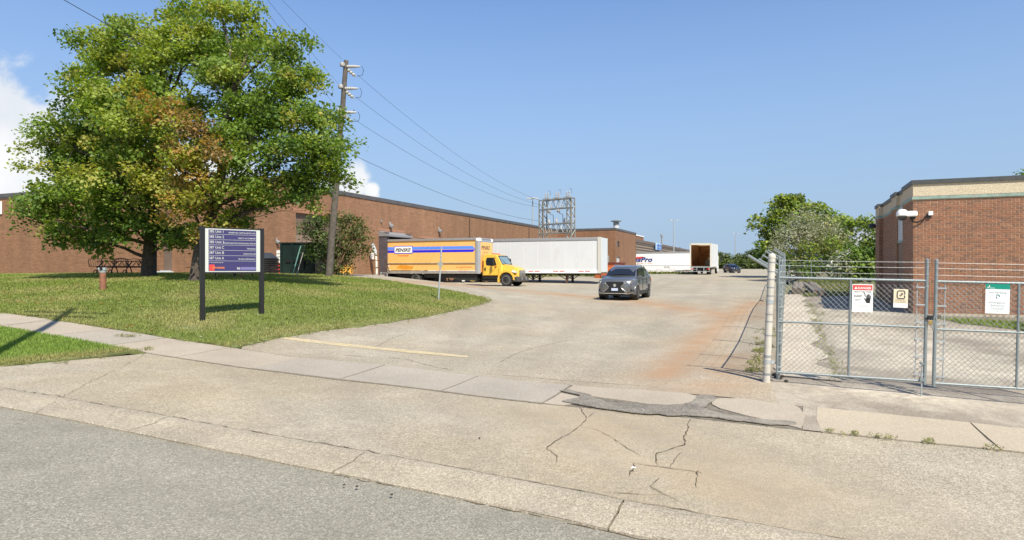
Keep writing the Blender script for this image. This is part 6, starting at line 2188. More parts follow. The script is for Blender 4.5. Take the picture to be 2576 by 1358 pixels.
# ------------------------------------------------------------------ steel lattice switch frame behind the trailer
def lattice():
    L_, R_ = at(1366, 690, SD), at(1436, 690, SD - 2.5)
    base = Vector((L_.x, L_.y, 0))
    dv = Vector((R_.x - L_.x, R_.y - L_.y, 0))
    wd = dv.length
    o = thing('switch_frame', 'grey steel lattice substation frame with insulators behind the white trailer', 'substation frame', base, math.atan2(dv.y, dv.x))
    z0 = gz(base.x, base.y) - .2
    ztop = EYE + (CY - 505) / F * SD
    m_st = mat('lattice_steel', (.27, .27, .245), .6, .2, var=.25, scale=3)
    def tower(xc):
        mb = MB()
        h = .29
        for sx in (-1, 1):
            for sy2 in (-1, 1):
                mb.bx(xc + sx * h - .05, xc + sx * h + .05, sy2 * h - .05, sy2 * h + .05, z0, ztop)
        o1 = mb.build('leg', m_st, o)
        mb = MB()
        z = z0
        k = 0
        while z < ztop - .5:
            a = -1 if k % 2 else 1
            for sy2 in (-1, 1):
                mb.tube([(xc + a * h, sy2 * (h + .02), z), (xc - a * h, sy2 * (h + .02), z + .62)], .035, 4)
                mb.tube([(xc + sy2 * (h + .02), a * h, z), (xc + sy2 * (h + .02), -a * h, z + .62)], .035, 4)
            z += .62
            k += 1
        mb.build('lacing', m_st, o)['kind'] = 'stuff'
    tower(0); tower(wd)
    def truss(za, zb_, name):
        mb = MB()
        for y in (-.29, .29):
            for z in (za, zb_):
                mb.bx(-.3, wd + .3, y - .05, y + .05, z - .055, z + .055)
            n = 8
            for k in range(n):
                x0, x1 = .4 + (wd - .8) * k / n, .4 + (wd - .8) * (k + 1) / n
                mb.tube([(x0, y, za if k % 2 else zb_), (x1, y, zb_ if k % 2 else za)], .035, 4)
        mb.build(name, m_st, o)
    truss(ztop - .95, ztop + .02, 'top_beam')
    zm = EYE + (CY - 588) / F * SD
    truss(zm, zm + .98, 'lower_beam')
    for f in (.10, .48, .86):
        x = wd * f
        for dx in (0, .32):
            mb = MB()
            mb.lathe([(.07, 0)] + [q_ for k in range(4) for q_ in ((.13, .07 + k * .16), (.07, .14 + k * .16))] + [(.05, .72)], c=(x + dx, 0, ztop + .08), n=8); mb.v = [(x + dx + (a_ - x - dx) * .7, b_ * .7, c_) for a_, b_, c_ in mb.v]
            mb.build('insulator', MATS['grey_casting'], o)
        MB().box((x + .16, 0, ztop + .12), (.7, .5, .12)).build('switch_base', m_st, o)
        MB().tube([(x + .32, 0, ztop + .98), (x + .6, 0, ztop + 1.0), (x + .66, 0, ztop + .5)], .02, 4).build('switch_arm', m_cable, o)
    for f in (.28, .62):
        x = wd * f
        MB().lathe([(.16, 0), (.2, .12), (.1, .3)], c=(x - .2, 0, ztop - 1.35), n=8).build('insulator', m_ins, o)
        MB().tube([(x - .2, 0, ztop - 1.3), (x, 0, ztop - 1.5), (x + .35, 0, ztop - 1.6), (x + .4, 0, zm + 1.0)], .03, 5).build('riser', m_cable, o)
    for f in (.22, .5, .78):
        MB().lathe([(.1, 0), (.13, .2), (.06, .5)], c=(wd * f, 0, zm + 1.05), n=8).build('insulator', m_ins, o)
lattice()
# tall yard lights
def light_mast(px, ptop, d, label, arms):
    b = at(px, 684, d)
    g_ = gz(b.x, b.y)
    o = thing('light_mast', label, 'light pole', (b.x, b.y, g_), 0, 'tall yard light masts')
    h = EYE + (CY - ptop) / F * d - g_
    MB().tube([(0, 0, -.2), (0, 0, h)], [.16, .10], 8).build('pole', m_galv2, o, smooth=True)
    for k in range(arms):
        q = 2 * math.pi * k / arms + .2
        c = (math.cos(q) * .8, math.sin(q) * .8, h)
        ho = MB().tube([(0, 0, h - .1), (c[0] * .7, c[1] * .7, h)], .05, 5).build('arm', m_galv2, o)
        MB().box(c, (.6, .6, .16), ).build('lamp_head', m_lightgrey, ho)
    return o
light_mast(1340, 499, 118, 'yard light mast with four heads rising behind the warehouse roof by the lattice frame', 4)
light_mast(1695, 554, 150, 'yard light mast rising behind the ribbed brown building', 2)
light_mast(1850, 587, 200, 'most distant yard light mast above the far tree line', 2)

# ------------------------------------------------------------------ small things on and by the lawn
p = at(259, 730, 25)
o = thing('vent_pipe', 'short rust red pipe with a pale capped top standing in the lawn', 'pipe', (p.x, p.y, gz(p.x, p.y)))
m_rust = mat('rusty_red_pipe', (.25, .105, .06), .8, var=.3, scale=8, bump=.3)
MB().tube([(0, 0, -.1), (0, 0, .72)], .115, 14).build('shaft', m_rust, o, smooth=True)
MB().lathe([(.116, .70), (.122, .71), (.122, .77), (.05, .80)], n=14).build('flange', m_galv2, o, smooth=True)
MB().rbox(-.125, .125, -.09, .09, .78, .90, .02).build('cap', m_galv2, o)
MB().lathe([(.06, -.13), (.05, -.10)], c=(0, 0, .86), axis='y', n=10).build('valve', m_black, o)
MB().lathe([(.05, -.03), (.04, .03)], c=(-.14, 0, .85), axis='x', n=8).build('nozzle', m_galv2, o)
# thin sign post with its back to us
p = at(1103, 756, 29)
o = thing('sign_post', 'thin leaning galvanised post with a small grey diamond marker at the lawn tip', 'sign post', (p.x, p.y, gz(p.x, p.y)), R(10))
tp = at(1110.5, 622, 29) - Vector((p.x, p.y, gz(p.x, p.y)))
tp.rotate(Matrix.Rotation(-R(10), 3, 'Z'))
MB().tube([-tp * .04, tp], .036, 6).build('post', m_galv2, o)
c = tp * ((756 - 664) / (756 - 622.))
MB().prism([(c.x - .15, c.z), (c.x, c.z - .19), (c.x + .13, c.z), (c.x, c.z + .19)], -.05, -.035).build('diamond_plate', mat('sign_back', (.30, .31, .27), .5, .3), o)

# picnic tables
def picnic(label, loc, rz, hoops=True):
    o = thing('picnic_table', label, 'picnic table', loc, rz, 'dark picnic tables under the maples')
    m_t = mat('dark_red_table', (.075, .028, .022), .6, var=.2)
    m_fr = mat('dark_frame', (.018, .02, .024), .5)
    for k in range(5):
        MB().bx(-1.35, 1.35, -.36 + k * .15, -.36 + k * .15 + .135, .72, .755).build('table_plank', m_t, o)
    for s in (-1, 1):
        for k in range(2):
            MB().bx(-1.4, 1.4, s * .68 - .14 + k * .15, s * .68 - .14 + k * .15 + .135, .43, .46).build('seat_plank', m_t, o)
    for x in (-.95, 0.0, .95):
        g_ = MB()
        g_.tube([(x, -.78, 0), (x, -.62, .42), (x, -.3, .70)], .032, 6)
        g_.tube([(x, .78, 0), (x, .62, .42), (x, .3, .70)], .032, 6)
        g_.tube([(x, -.75, .40), (x, .75, .40)], .028, 6)
        if hoops:
            g_.tube([(x - .2 + .4 * (k / 8), -.80, .22 * math.sin(math.pi * k / 8) + .02) for k in range(9)], .026, 6)
        g_.tube([(x - .25, 0, .42), (x, 0, .71), (x + .25, 0, .42)], .02, 5)
        g_.build('leg_frame', m_fr, o)
    if hoops:
        for x0 in (-1.28, -.45, .38):
            for s in (-1, 1):
                hp = MB()
                hp.tube([(x0, s * .86, .46), (x0 - .06, s * .9, .68), (x0 + .0, s * .92, .84), (x0 + .4, s * .93, .90), (x0 + .82, s * .92, .84), (x0 + .88, s * .9, .68), (x0 + .8, s * .86, .46)], .02, 6)
                for k in range(5):
                    hp.tube([(x0 + .12 + k * .14, s * .87, .46), (x0 + .08 + k * .16, s * .925, .86)], .008, 4)
                hp.build('hoop_back', m_rail, o)
    return o
p = at(306, 694, 37)
picnic('dark red picnic table with hooped metal seat backs behind the red pipe', (p.x, p.y, gz(p.x, p.y) + .02), R(-12))
p = at(566, 712, 30.5)
picnic('dark picnic table half hidden behind the purple directory sign', (p.x, p.y, gz(p.x, p.y) + .02), R(-8), hoops=False)
p = at(608, 708, 29.5)
o = tag(MB().tube([(p.x, p.y, gz(p.x, p.y) - .1), (p.x, p.y, gz(p.x, p.y) + .38)], .035, 6).build('stake', m_rust), 'short rusty stake in the grass under the directory sign', 'stake')

# bins and clutter by the warehouse wall
m_bin = mat('dark_green_steel', (.004, .016, .014), .5, var=.3, scale=2)
p = at(757, 697, 39.5)
zg = gz(p.x, p.y)
o = thing('waste_bin', 'tall dark green steel waste bin beside the shrub by the warehouse wall', 'dumpster', (p.x, p.y, zg - .1), R(-8))
MB().rbox(-.95, 1.2, -.7, .9, .0, 1.95, .03).build('body', m_bin, o)
MB().bx(-1.0, 1.25, -.75, .95, 1.95, 2.03).build('rim', m_bin, o)
for x in (-.9, -.2, .5, 1.1):
    MB().bx(x - .05, x + .05, -.77, -.70, .05, 1.94).build('rib', m_bin, o)
MB().bx(-.6, .4, -.76, -.71, .85, 1.0).build('handle', m_black, o)
p = at(668, 692, 41)
o = thing('tank', 'black ribbed plastic tank with a faceted lid behind the directory sign', 'tank', (p.x, p.y, gz(p.x, p.y) - .05))
for k in range(9):
    MB().lathe([(.76, .02 + k * .12), (.80, .05 + k * .12), (.80, .10 + k * .12), (.76, .13 + k * .12)], n=18).build('rib', m_black, o)
MB().lathe([(.77, 1.10), (.72, 1.15), (.38, 1.42), (.05, 1.45)], n=8).build('lid', mat('tank_lid', (.035, .04, .05), .3), o)
p = at(712, 690, 43)
zg = gz(p.x, p.y)
o = thing('pallet_jack', 'red steel stillage frame on the ground between the tank and the green bin', 'stillage', (p.x, p.y, zg))
for k in range(3):
    MB().bx(-.42, .42, -.4, .4, .1 + k * .22, .18 + k * .22).build('shelf', m_red, o)
for x in (-.4, .4):
    MB().bx(x - .03, x + .03, -.4, .4, 0, .72).build('side_frame', m_red, o)
ib = thing('tote', 'white caged liquid tote standing on the red stillage', 'tote', (p.x + .02, p.y, zg + .70))
MB().rbox(-.36, .36, -.36, .36, .02, .88, .05).build('bottle', m_white, ib)
mb = MB()
for k in range(5):
    mb.bx(-.39, .39, -.39, -.375, .08 + k * .2, .10 + k * .2)
    mb.bx(-.38 + k * .19 - .008, -.38 + k * .19 + .008, -.39, -.375, .02, .9)
mb.build('cage', m_galv2, ib)
p = at(872, 690, 47)
o = thing('yellow_bin', 'orange yellow plastic bin against the brick wall behind the shrub', 'bin', (p.x, p.y, gz(p.x, p.y) - .05))
MB().prism([(-.36, .0), (.36, .0), (.42, .85), (-.42, .85)], -.35, .35).build('body', mat('bin_yellow', (.66, .33, .06), .5), o)
MB().rbox(-.45, .45, -.4, .4, .86, .95, .03).build('lid', MATS['bin_yellow'], o)
p = at(800, 690, 47)
o = thing('glass_door', 'pale framed door with dark glass in the dock recess behind the shrub', 'door', CN + UD * (d1[0] + 2.2) + VD * -.14 + Vector((0, 0, zb + .9)), ROT + R(90))
MB().bx(-.5, .5, -.06, 0, 0, 2.1).build('frame', mat('pale_frame', (.42, .48, .47), .4), o)
MB().bx(-.4, .4, -.08, -.061, .9, 1.9).build('pane', m_glass, o)
# logs in the yard
m_log = mat('old_log', (.17, .14, .11), .95, var=.3, scale=6, bump=.6, bscale=20)
m_logend = mat('log_end', (.13, .10, .075), .95, var=.3, scale=14)
for (px, py, d, a, ln_, rr, lb) in ((2001, 722, 36, 66, 5, .19, 'weathered log lying against the driveway fence in the yard'), (2012, 722, 36, 66, 5, .19, 'weathered log lying next to the one against the driveway fence'),
                                    (2053, 728, 35, 72, 6.5, .17, 'longer weathered log slanting across the gravel in the yard'), (2072, 733, 34, 71, 6.5, .20, 'weathered log beside the grass edge of the yard')):
    p = at(px, py, d)
    o = thing('log', lb, 'log', (p.x, p.y, gz(p.x, p.y) + rr * .8), R(a), 'old logs lying in the yard')
    n = 8
    pts = [(ln_ * k / n, rng.normal(0, .02), gz(p.x + math.cos(R(a)) * ln_ * k / n, p.y + math.sin(R(a)) * ln_ * k / n) - gz(p.x, p.y)) for k in range(n + 1)]
    MB().tube(pts, [rr * (1 + rng.normal(0, .05)) for _ in pts], 12, cap=False).build('bark', m_log, o, smooth=True)
    MB().lathe([(rr * .99, -.012), (rr * .98, .0)], axis='x', n=12).build('cut_end', m_logend, o)

# ------------------------------------------------------------------ vegetation
def leaf_mat(name, rough=.55, trans=.35):
    m = bpy.data.materials.new(name)
    m.use_nodes = True
    t = m.node_tree
    t.nodes.clear()
    at_ = N(t, 'ShaderNodeAttribute')
    at_.attribute_name = 'tint'
    d = N(t, 'ShaderNodeBsdfPrincipled')
    d.inputs['Roughness'].default_value = rough
    d.inputs['Specular IOR Level'].default_value = .35
    L(t, at_.outputs['Color'], d.inputs['Base Color'])
    tr_ = N(t, 'ShaderNodeBsdfTranslucent')
    mx = N(t, 'ShaderNodeMix', data_type='RGBA', blend_type='MULTIPLY')
    mx.inputs['Factor'].default_value = 1
    L(t, at_.outputs['Color'], mx.inputs['A'])
    mx.inputs['B'].default_value = (1.9, 2.0, .9, 1)
    L(t, mx.outputs['Result'], tr_.inputs['Color'])
    s = N(t, 'ShaderNodeMixShader')
    s.inputs[0].default_value = trans
    L(t, d.outputs[0], s.inputs[1])
    L(t, tr_.outputs[0], s.inputs[2])
    o_ = N(t, 'ShaderNodeOutputMaterial')
    L(t, s.outputs[0], o_.inputs['Surface'])
    MATS[name] = m
    return m
m_leaf = leaf_mat('leaf')
m_grass = leaf_mat('grass_blade', .6, .3)

def mesh_np(name, verts, faces4, cols, mt, parent=None):
    """fast mesh from arrays: faces4 (n,4) or (n,3), per-vertex colours"""
    me = bpy.data.meshes.new(name)
    n, k = faces4.shape
    me.vertices.add(len(verts))
    me.vertices.foreach_set('co', verts.astype(np.float32).ravel())
    me.loops.add(n * k)
    me.loops.foreach_set('vertex_index', faces4.astype(np.int32).ravel())
    me.polygons.add(n)
    me.polygons.foreach_set('loop_start', np.arange(0, n * k, k, dtype=np.int32))
    me.polygons.foreach_set('loop_total', np.full(n, k, dtype=np.int32))
    me.materials.append(mt)
    a = me.color_attributes.new('tint', 'FLOAT_COLOR', 'POINT')
    c4 = np.ones((len(verts), 4), np.float32)
    c4[:, :3] = cols
    a.data.foreach_set('color', c4.ravel())
    me.update()
    me.validate()
    o = bpy.data.objects.new(name, me)
    COL.objects.link(o)
    if parent is not None:
        o.parent = parent
    return o

def leaves(name, centres, per, spread, size, cols, parent, mt=None, up=.5, aspect=.75, out=None, flat=.6):
    """leaf-sized folded blades scattered round spray centres (each spray a loose flattened bunch)"""
    nC = len(centres)
    n = nC * per
    cidx = np.repeat(np.arange(nC), per)
    off = np.clip(rng.normal(0, 1, (n, 3)), -1.9, 1.9) * np.array([spread, spread, spread * flat])
    pos = centres[cidx] + off
    # droop at spray rim
    pos[:, 2] -= .35 * (np.hypot(off[:, 0], off[:, 1]) ** 2) / max(spread, .01) * .35
    nrm = rng.normal(0, 1, (n, 3))
    nrm[:, 2] = np.abs(nrm[:, 2]) + up
    if out is not None:
        nrm += out[cidx] * .9
    nrm /= np.linalg.norm(nrm, axis=1)[:, None]
    ax_ = np.cross(nrm, rng.normal(0, 1, (n, 3)))
    ax_ /= np.linalg.norm(ax_, axis=1)[:, None] + 1e-9
    bx_ = np.cross(nrm, ax_)
    s = size * rng.uniform(.55, 1.25, n)[:, None]
    # five-point leaf: stem, two side lobes, tip (two triangles folded on the midrib)
    v0 = pos - ax_ * s * .5
    v1 = pos + bx_ * s * aspect * .5 + nrm * s * .10 + ax_ * s * .05
    v2 = pos + ax_ * s * .55
    v3 = pos - bx_ * s * aspect * .5 + nrm * s * .10 + ax_ * s * .05
    V = np.stack([v0, v1, v2, v3], 1).reshape(-1, 3)
    Fc = (np.arange(n)[:, None] * 4 + np.array([[0, 1, 2, 3]]))
    tri = np.concatenate([Fc[:, [0, 1, 2]], Fc[:, [0, 2, 3]]])
    c = cols[cidx] * rng.uniform(.80, 1.2, (n, 1)) * (1 + rng.normal(0, .035, (n, 3)))
    c = np.clip(np.repeat(c, 4, 0), .003, .6)
    return mesh_np(name, V, tri, c, mt or m_leaf, parent)

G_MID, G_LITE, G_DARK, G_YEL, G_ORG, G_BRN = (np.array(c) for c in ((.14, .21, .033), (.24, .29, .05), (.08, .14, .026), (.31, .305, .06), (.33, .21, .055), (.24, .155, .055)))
def lobe_sprays(lobes, density, rim=.55, clump=0, cs=1.0):
    """lobes: (centre, radii, palette weights) -> spray centres, outward directions, colours, lobe index"""
    Cs, Os, Ks, Is = [], [], [], []
    for li, (c, r_, pal) in enumerate(lobes):
        vol = r_[0] * r_[1] * r_[2]
        n = max(6, int(density * (vol ** (2 / 3))))
        d = rng.normal(0, 1, (n, 3))
        d /= np.linalg.norm(d, axis=1)[:, None]
        rad = rng.uniform(rim ** 3, 1, n) ** (1 / 3)
        rad *= 1 + rng.normal(0, .07, n)
        p = np.array(c) + d * rad[:, None] * np.array(r_)
        if clump:
            m_ = max(4, n // clump)
            hub = p[rng.choice(n, m_, replace=False)]
            shoot = rng.random(m_) < .22
            hub[shoot] += d[rng.choice(n, m_)][shoot] * .0 + (hub[shoot] - np.array(c)) * rng.uniform(.05, .24, (int(shoot.sum()), 1))
            pick = rng.integers(0, m_, n)
            p = hub[pick] + np.clip(rng.normal(0, 1, (n, 3)), -1.8, 1.8) * np.array([.30, .30, .21]) * cs
            p[:, 2] -= .05
            hk = rng.choice(len(pal), m_, p=np.array([w_ for _, w_ in pal]) / sum(w_ for _, w_ in pal))
        names, wts = zip(*pal)
        k = rng.choice(len(names), n, p=np.array(wts) / sum(wts))
        if clump:
            k = np.where(rng.random(n) < .75, hk[pick], k)
        Cs.append(p); Os.append(d); Ks.append(np.array([names[i] for i in k])); Is.append(np.full(n, li))
    return np.concatenate(Cs), np.concatenate(Os), np.concatenate(Ks), np.concatenate(Is)
def limb(mb, a, b, r0, r1, bend=.25, n=6, sides=8):
    a, b = Vector(a), Vector(b)
    L_ = (b - a).length
    k = Vector((rng.normal(0, .12), rng.normal(0, .12), bend * .6)) * L_ * .5
    pts = []
    for i in range(n + 1):
        t = i / n
        p = a.lerp(b, t) + k * (4 * t * (1 - t)) * .5
        if 0 < i < n:
            p += Vector(rng.normal(0, .012 * L_, 3))
        pts.append(p)
    mb.tube(pts, [r0 + (r1 - r0) * (i / n) ** .8 for i in range(n + 1)], sides, cap=False)
    return pts
def tree(name, label, base, trunk_pts, r0, lobes, density, per, spread, size, cat='tree', group=None, fork=None, twigs=0, bark=None, rim=.5, flat=.6, up=.5, sub=3, clump=0, cs=1.0):
    o = thing(name, label, cat, base, 0, group)
    bs = Vector(base)
    mb = MB()
    tp = [Vector(p) - bs for p in trunk_pts]
    rs = [r0 * (1.25 if i == 0 else 1) * (1 - .55 * i / (len(tp) - 1)) for i in range(len(tp))]
    mb.tube(tp, rs, 12, cap=False)
    lob = [((np.array(c) - np.array(base)), r_, pal) for c, r_, pal in lobes]
    Cs, Os, Ks, Is = lobe_sprays(lob, density, rim, clump, cs)
    fk = tp[-1] if fk_ok(fork) else tp[-1]
    bmb = MB()
    for li, (c, r_, pal) in enumerate(lob):
        c = Vector(c)
        # leave the trunk at a height below the lobe
        hts = [p for p in tp if p.z < c.z - .15 * (c - tp[0]).length] or [tp[len(tp) // 2]]
        st = hts[-1]
        pts = limb(mb, st, c, r0 * .25, r0 * .07, bend=.2)
        mine = Cs[Is == li]
        pick = rng.choice(len(mine), min(len(mine), sub + int(max(r_) * 2)), replace=False)
        for k in pick:
            s_ = pts[int(rng.integers(2, len(pts)))]
            limb(bmb, s_, mine[k], r0 * .065, r0 * .018, bend=.1, n=4, sides=5)
    mb.build('trunk', bark or m_bark, o, smooth=True)
    for _ in range(twigs):
        k = int(rng.integers(0, len(Cs)))
        dv = Vector(Os[k]) * rng.uniform(.5, 1.3) + Vector((0, 0, .3))
        limb(bmb, Vector(Cs[k]) - dv * .6, Vector(Cs[k]) + dv * .6, r0 * .035, r0 * .012, bend=.1, n=4, sides=4)
    if bmb.v:
        bmb.build('branches' if False else 'limbwork', m_twig, o, smooth=True)['kind'] = 'stuff'
    leaves('crown', Cs, per, spread, size, Ks, o, out=Os, flat=flat, up=up)['kind'] = 'stuff'
    return o
def fk_ok(f): return f is not None
m_bark = mat('maple_bark', (.070, .055, .043), .95, var=.4, scale=7, bump=.9, bscale=16)
m_twig = mat('grey_twig', (.115, .095, .075), .9, var=.3, scale=6)
def LB(px, py, d, rx, ry, pal, rd=None):
    """lobe seen at px,py with picture radii rx, ry"""
    c = at(px, py, d)
    a, b = rx / F * d, ry / F * d
    return ((c.x, c.y, c.z), (a, rd if rd else (a * .55 + b * .5), b), pal)
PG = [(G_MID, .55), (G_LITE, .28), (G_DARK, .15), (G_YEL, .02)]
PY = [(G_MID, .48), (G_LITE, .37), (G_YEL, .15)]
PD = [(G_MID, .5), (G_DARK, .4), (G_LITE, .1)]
PO = [(G_ORG, .40), (G_BRN, .18), (G_YEL, .28), (G_LITE, .10), (G_MID, .04)]
PM = [(G_MID, .38), (G_YEL, .22), (G_LITE, .22), (G_ORG, .18)]
b1 = at(375, 696, 30)
tree('maple_tree', 'broad green maple with a short dark trunk in front of the brick wall', (b1.x, b1.y, gz(b1.x, b1.y) - .05),
     [at(375, 702, 30), at(374, 690, 30), at(376, 650, 30), at(378, 615, 30), at(382, 570, 30), at(392, 480, 30), at(405, 380, 30), at(420, 250, 30)], .36,
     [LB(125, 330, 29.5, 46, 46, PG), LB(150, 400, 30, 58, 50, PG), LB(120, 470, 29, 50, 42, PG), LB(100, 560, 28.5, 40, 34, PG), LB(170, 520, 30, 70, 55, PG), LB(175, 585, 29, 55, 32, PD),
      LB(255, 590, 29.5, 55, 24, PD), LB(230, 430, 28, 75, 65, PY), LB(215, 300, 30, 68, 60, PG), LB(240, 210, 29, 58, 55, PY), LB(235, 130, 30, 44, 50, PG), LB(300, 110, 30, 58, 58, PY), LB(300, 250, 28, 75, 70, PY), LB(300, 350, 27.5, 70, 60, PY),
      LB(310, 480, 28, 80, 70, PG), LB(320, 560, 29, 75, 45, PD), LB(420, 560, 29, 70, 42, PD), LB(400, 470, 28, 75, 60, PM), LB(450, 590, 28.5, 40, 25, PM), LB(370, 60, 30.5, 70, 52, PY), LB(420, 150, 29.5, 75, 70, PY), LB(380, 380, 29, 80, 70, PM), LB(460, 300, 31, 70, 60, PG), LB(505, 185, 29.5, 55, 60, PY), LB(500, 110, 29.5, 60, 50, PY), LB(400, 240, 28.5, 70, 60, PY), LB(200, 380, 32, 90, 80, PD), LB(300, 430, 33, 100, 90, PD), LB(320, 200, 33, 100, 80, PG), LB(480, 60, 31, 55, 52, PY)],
     30, 66, .26, .165, group='maples on the lawn', twigs=70, flat=.6, clump=4, cs=1.15)
b2 = at(494, 707, 27)
tree('maple_tree', 'taller maple with orange tinged leaves and spreading limbs beside the directory sign', (b2.x, b2.y, gz(b2.x, b2.y) - .05),
     [at(492, 714, 27), at(494, 700, 27), at(500, 650, 27), at(510, 590, 27), at(540, 520, 27), at(560, 420, 27), at(570, 330, 27), at(590, 220, 27)], .30,
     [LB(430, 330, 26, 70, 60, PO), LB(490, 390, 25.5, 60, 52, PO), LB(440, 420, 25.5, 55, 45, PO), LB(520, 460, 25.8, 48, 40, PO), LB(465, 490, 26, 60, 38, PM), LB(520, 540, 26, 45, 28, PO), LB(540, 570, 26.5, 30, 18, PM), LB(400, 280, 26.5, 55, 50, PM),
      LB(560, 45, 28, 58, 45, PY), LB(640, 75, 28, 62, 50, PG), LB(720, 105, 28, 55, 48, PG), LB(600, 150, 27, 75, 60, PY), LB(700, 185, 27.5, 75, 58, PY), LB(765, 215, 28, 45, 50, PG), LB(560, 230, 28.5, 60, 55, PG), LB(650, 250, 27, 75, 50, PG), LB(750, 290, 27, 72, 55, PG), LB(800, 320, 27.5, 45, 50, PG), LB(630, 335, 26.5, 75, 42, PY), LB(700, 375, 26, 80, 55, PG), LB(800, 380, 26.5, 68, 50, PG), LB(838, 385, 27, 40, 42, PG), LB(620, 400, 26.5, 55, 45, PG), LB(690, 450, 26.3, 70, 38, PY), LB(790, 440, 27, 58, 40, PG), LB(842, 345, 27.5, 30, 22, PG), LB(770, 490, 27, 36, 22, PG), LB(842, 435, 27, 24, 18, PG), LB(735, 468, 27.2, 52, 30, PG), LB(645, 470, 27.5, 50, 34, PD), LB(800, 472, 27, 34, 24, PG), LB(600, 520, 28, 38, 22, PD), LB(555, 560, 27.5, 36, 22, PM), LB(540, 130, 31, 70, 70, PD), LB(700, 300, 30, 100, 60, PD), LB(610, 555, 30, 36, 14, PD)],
     28, 66, .26, .16, group='maples on the lawn', twigs=110, flat=.6, clump=4, cs=1.1)

# trees off the east side of the frame: one shades the yard in front of the brick building
tb = Vector((17.9, 15.6, 0))
tree('young_tree', 'young tree standing beside the yard track east of the gate', (tb.x, tb.y, gz(tb.x, tb.y)),
     [(tb.x, tb.y, gz(tb.x, tb.y)), (tb.x, tb.y, 2.2), (tb.x + .1, tb.y, 4.0), (tb.x + .1, tb.y, 5.6)], .12,
     [((tb.x + .3, tb.y, 5.0), (1.6, 1.5, 1.3), PG), ((tb.x - .6, tb.y + .2, 4.2), (1.2, 1.2, .9), PG), ((tb.x + .2, tb.y, 6.2), (1.0, 1.0, .8), PG)], 14, 40, .25, .16)

# yard trees
m_lt = np.array((.135, .175, .045))
G_SIL, G_SIL2, G_OLV = np.array((.31, .31, .235)), np.array((.22, .23, .155)), np.array((.13, .14, .04))
PL = [(m_lt, .5), (G_LITE, .35), (G_MID, .15)]
bt1 = at(2010, 678, 70)
tree('yard_tree', 'airy light green tree rising behind the silvery bush in the yard', (bt1.x, bt1.y, gz(bt1.x, bt1.y)),
     [(bt1.x, bt1.y, gz(bt1.x, bt1.y)), at(2010, 640, 70), at(2015, 590, 70), at(2020, 540, 70)], .25,
     [LB(1980, 520, 70, 42, 26, PL), LB(1930, 540, 70, 34, 20, PL), LB(2040, 525, 70, 50, 24, PL), LB(2100, 550, 70, 40, 22, PL), LB(2130, 580, 70, 22, 12, PL), LB(1915, 580, 70, 26, 20, PL), LB(2000, 570, 70, 70, 34, PG), LB(1950, 610, 71, 40, 30, PD), LB(2080, 600, 71, 60, 30, PG), LB(1925, 615, 70, 22, 12, PL), LB(1960, 502, 70, 15, 12, PL), LB(1940, 650, 72, 30, 25, PD), LB(2147, 557, 70, 13, 7, PL), LB(2005, 498, 70, 14, 8, PL)],
     9, 36, .45, .40, twigs=14, flat=.5)
def bush(name, label, px, py, d, lobes, density, per, spread, size, group=None, bark=None, stems=5, aspect=.75):
    b = at(px, py, d)
    o = thing(name, label, 'shrub', (b.x, b.y, gz(b.x, b.y) - .03), 0, group)
    bs = np.array(o.location)
    lob = [((np.array(c) - bs), r_, pal) for c, r_, pal in lobes]
    Cs, Os, Ks, Is = lobe_sprays(lob, density, .35)
    mb = MB()
    for k in range(stems):
        a = Vector((rng.normal(0, .15), rng.normal(0, .15), 0))
        c = Vector(lob[k % len(lob)][0])
        pts = limb(mb, a, c, .05, .02, bend=.1, sides=6)
        mine = Cs[Is == k % len(lob)]
        for q in rng.choice(len(mine), min(6, len(mine)), replace=False):
            limb(mb, pts[int(rng.integers(1, 6))], mine[q], .018, .006, n=4, sides=4)
    mb.build('stem', bark or m_twig, o, smooth=True)
    leaves('foliage', Cs, per, spread, size, Ks, o, out=Os, flat=.8, aspect=aspect)['kind'] = 'stuff'
    return o
PS = [(G_SIL, .6), (G_SIL2, .4)]
POL = [(G_OLV, .6), (G_MID, .3), (G_LITE, .1)]
bush('silver_bush', 'silvery grey leaved bush in front of the light green tree', 2035, 690, 62, [LB(2030, 555, 62, 46, 28, PS), LB(1985, 585, 62, 32, 32, PS), LB(2080, 570, 62, 36, 26, PS), LB(2040, 590, 62, 60, 30, PS), LB(2120, 600, 62, 22, 18, PS), LB(1968, 625, 62, 16, 12, PS), LB(1955, 612, 62, 10, 8, PS)], 13, 44, .42, .26, aspect=.4)
bush('olive_bush', 'dense olive green bush growing below the silvery one', 2050, 695, 60, [LB(2010, 640, 60, 50, 36, POL), LB(2070, 620, 60, 42, 32, POL), LB(2100, 650, 60, 40, 34, POL), LB(2040, 670, 60, 60, 24, PD), LB(1985, 665, 60, 30, 26, PD)], 8, 40, .36, .26)
bush('green_bush', 'dark green bush tight against the corner of the red brick building', 2165, 698, 52, [LB(2180, 625, 52, 40, 34, PD), LB(2150, 655, 52, 42, 34, PD), LB(2195, 660, 52, 40, 36, PD), LB(2120, 665, 52, 26, 24, PS), LB(2192, 600, 52, 26, 18, PG), LB(2200, 575, 52, 14, 10, PL), LB(2178, 558, 52, 12, 6, PL), LB(2160, 690, 52, 55, 16, PD), LB(2185, 640, 52, 40, 34, PD)], 17, 44, .34, .24)
PB = [(np.array((.05, .085, .018)), .6), (np.array((.085, .12, .028)), .4)]
PB2 = [(np.array((.105, .12, .035)), .6), (np.array((.075, .10, .025)), .25), (np.array((.15, .15, .055)), .15)]
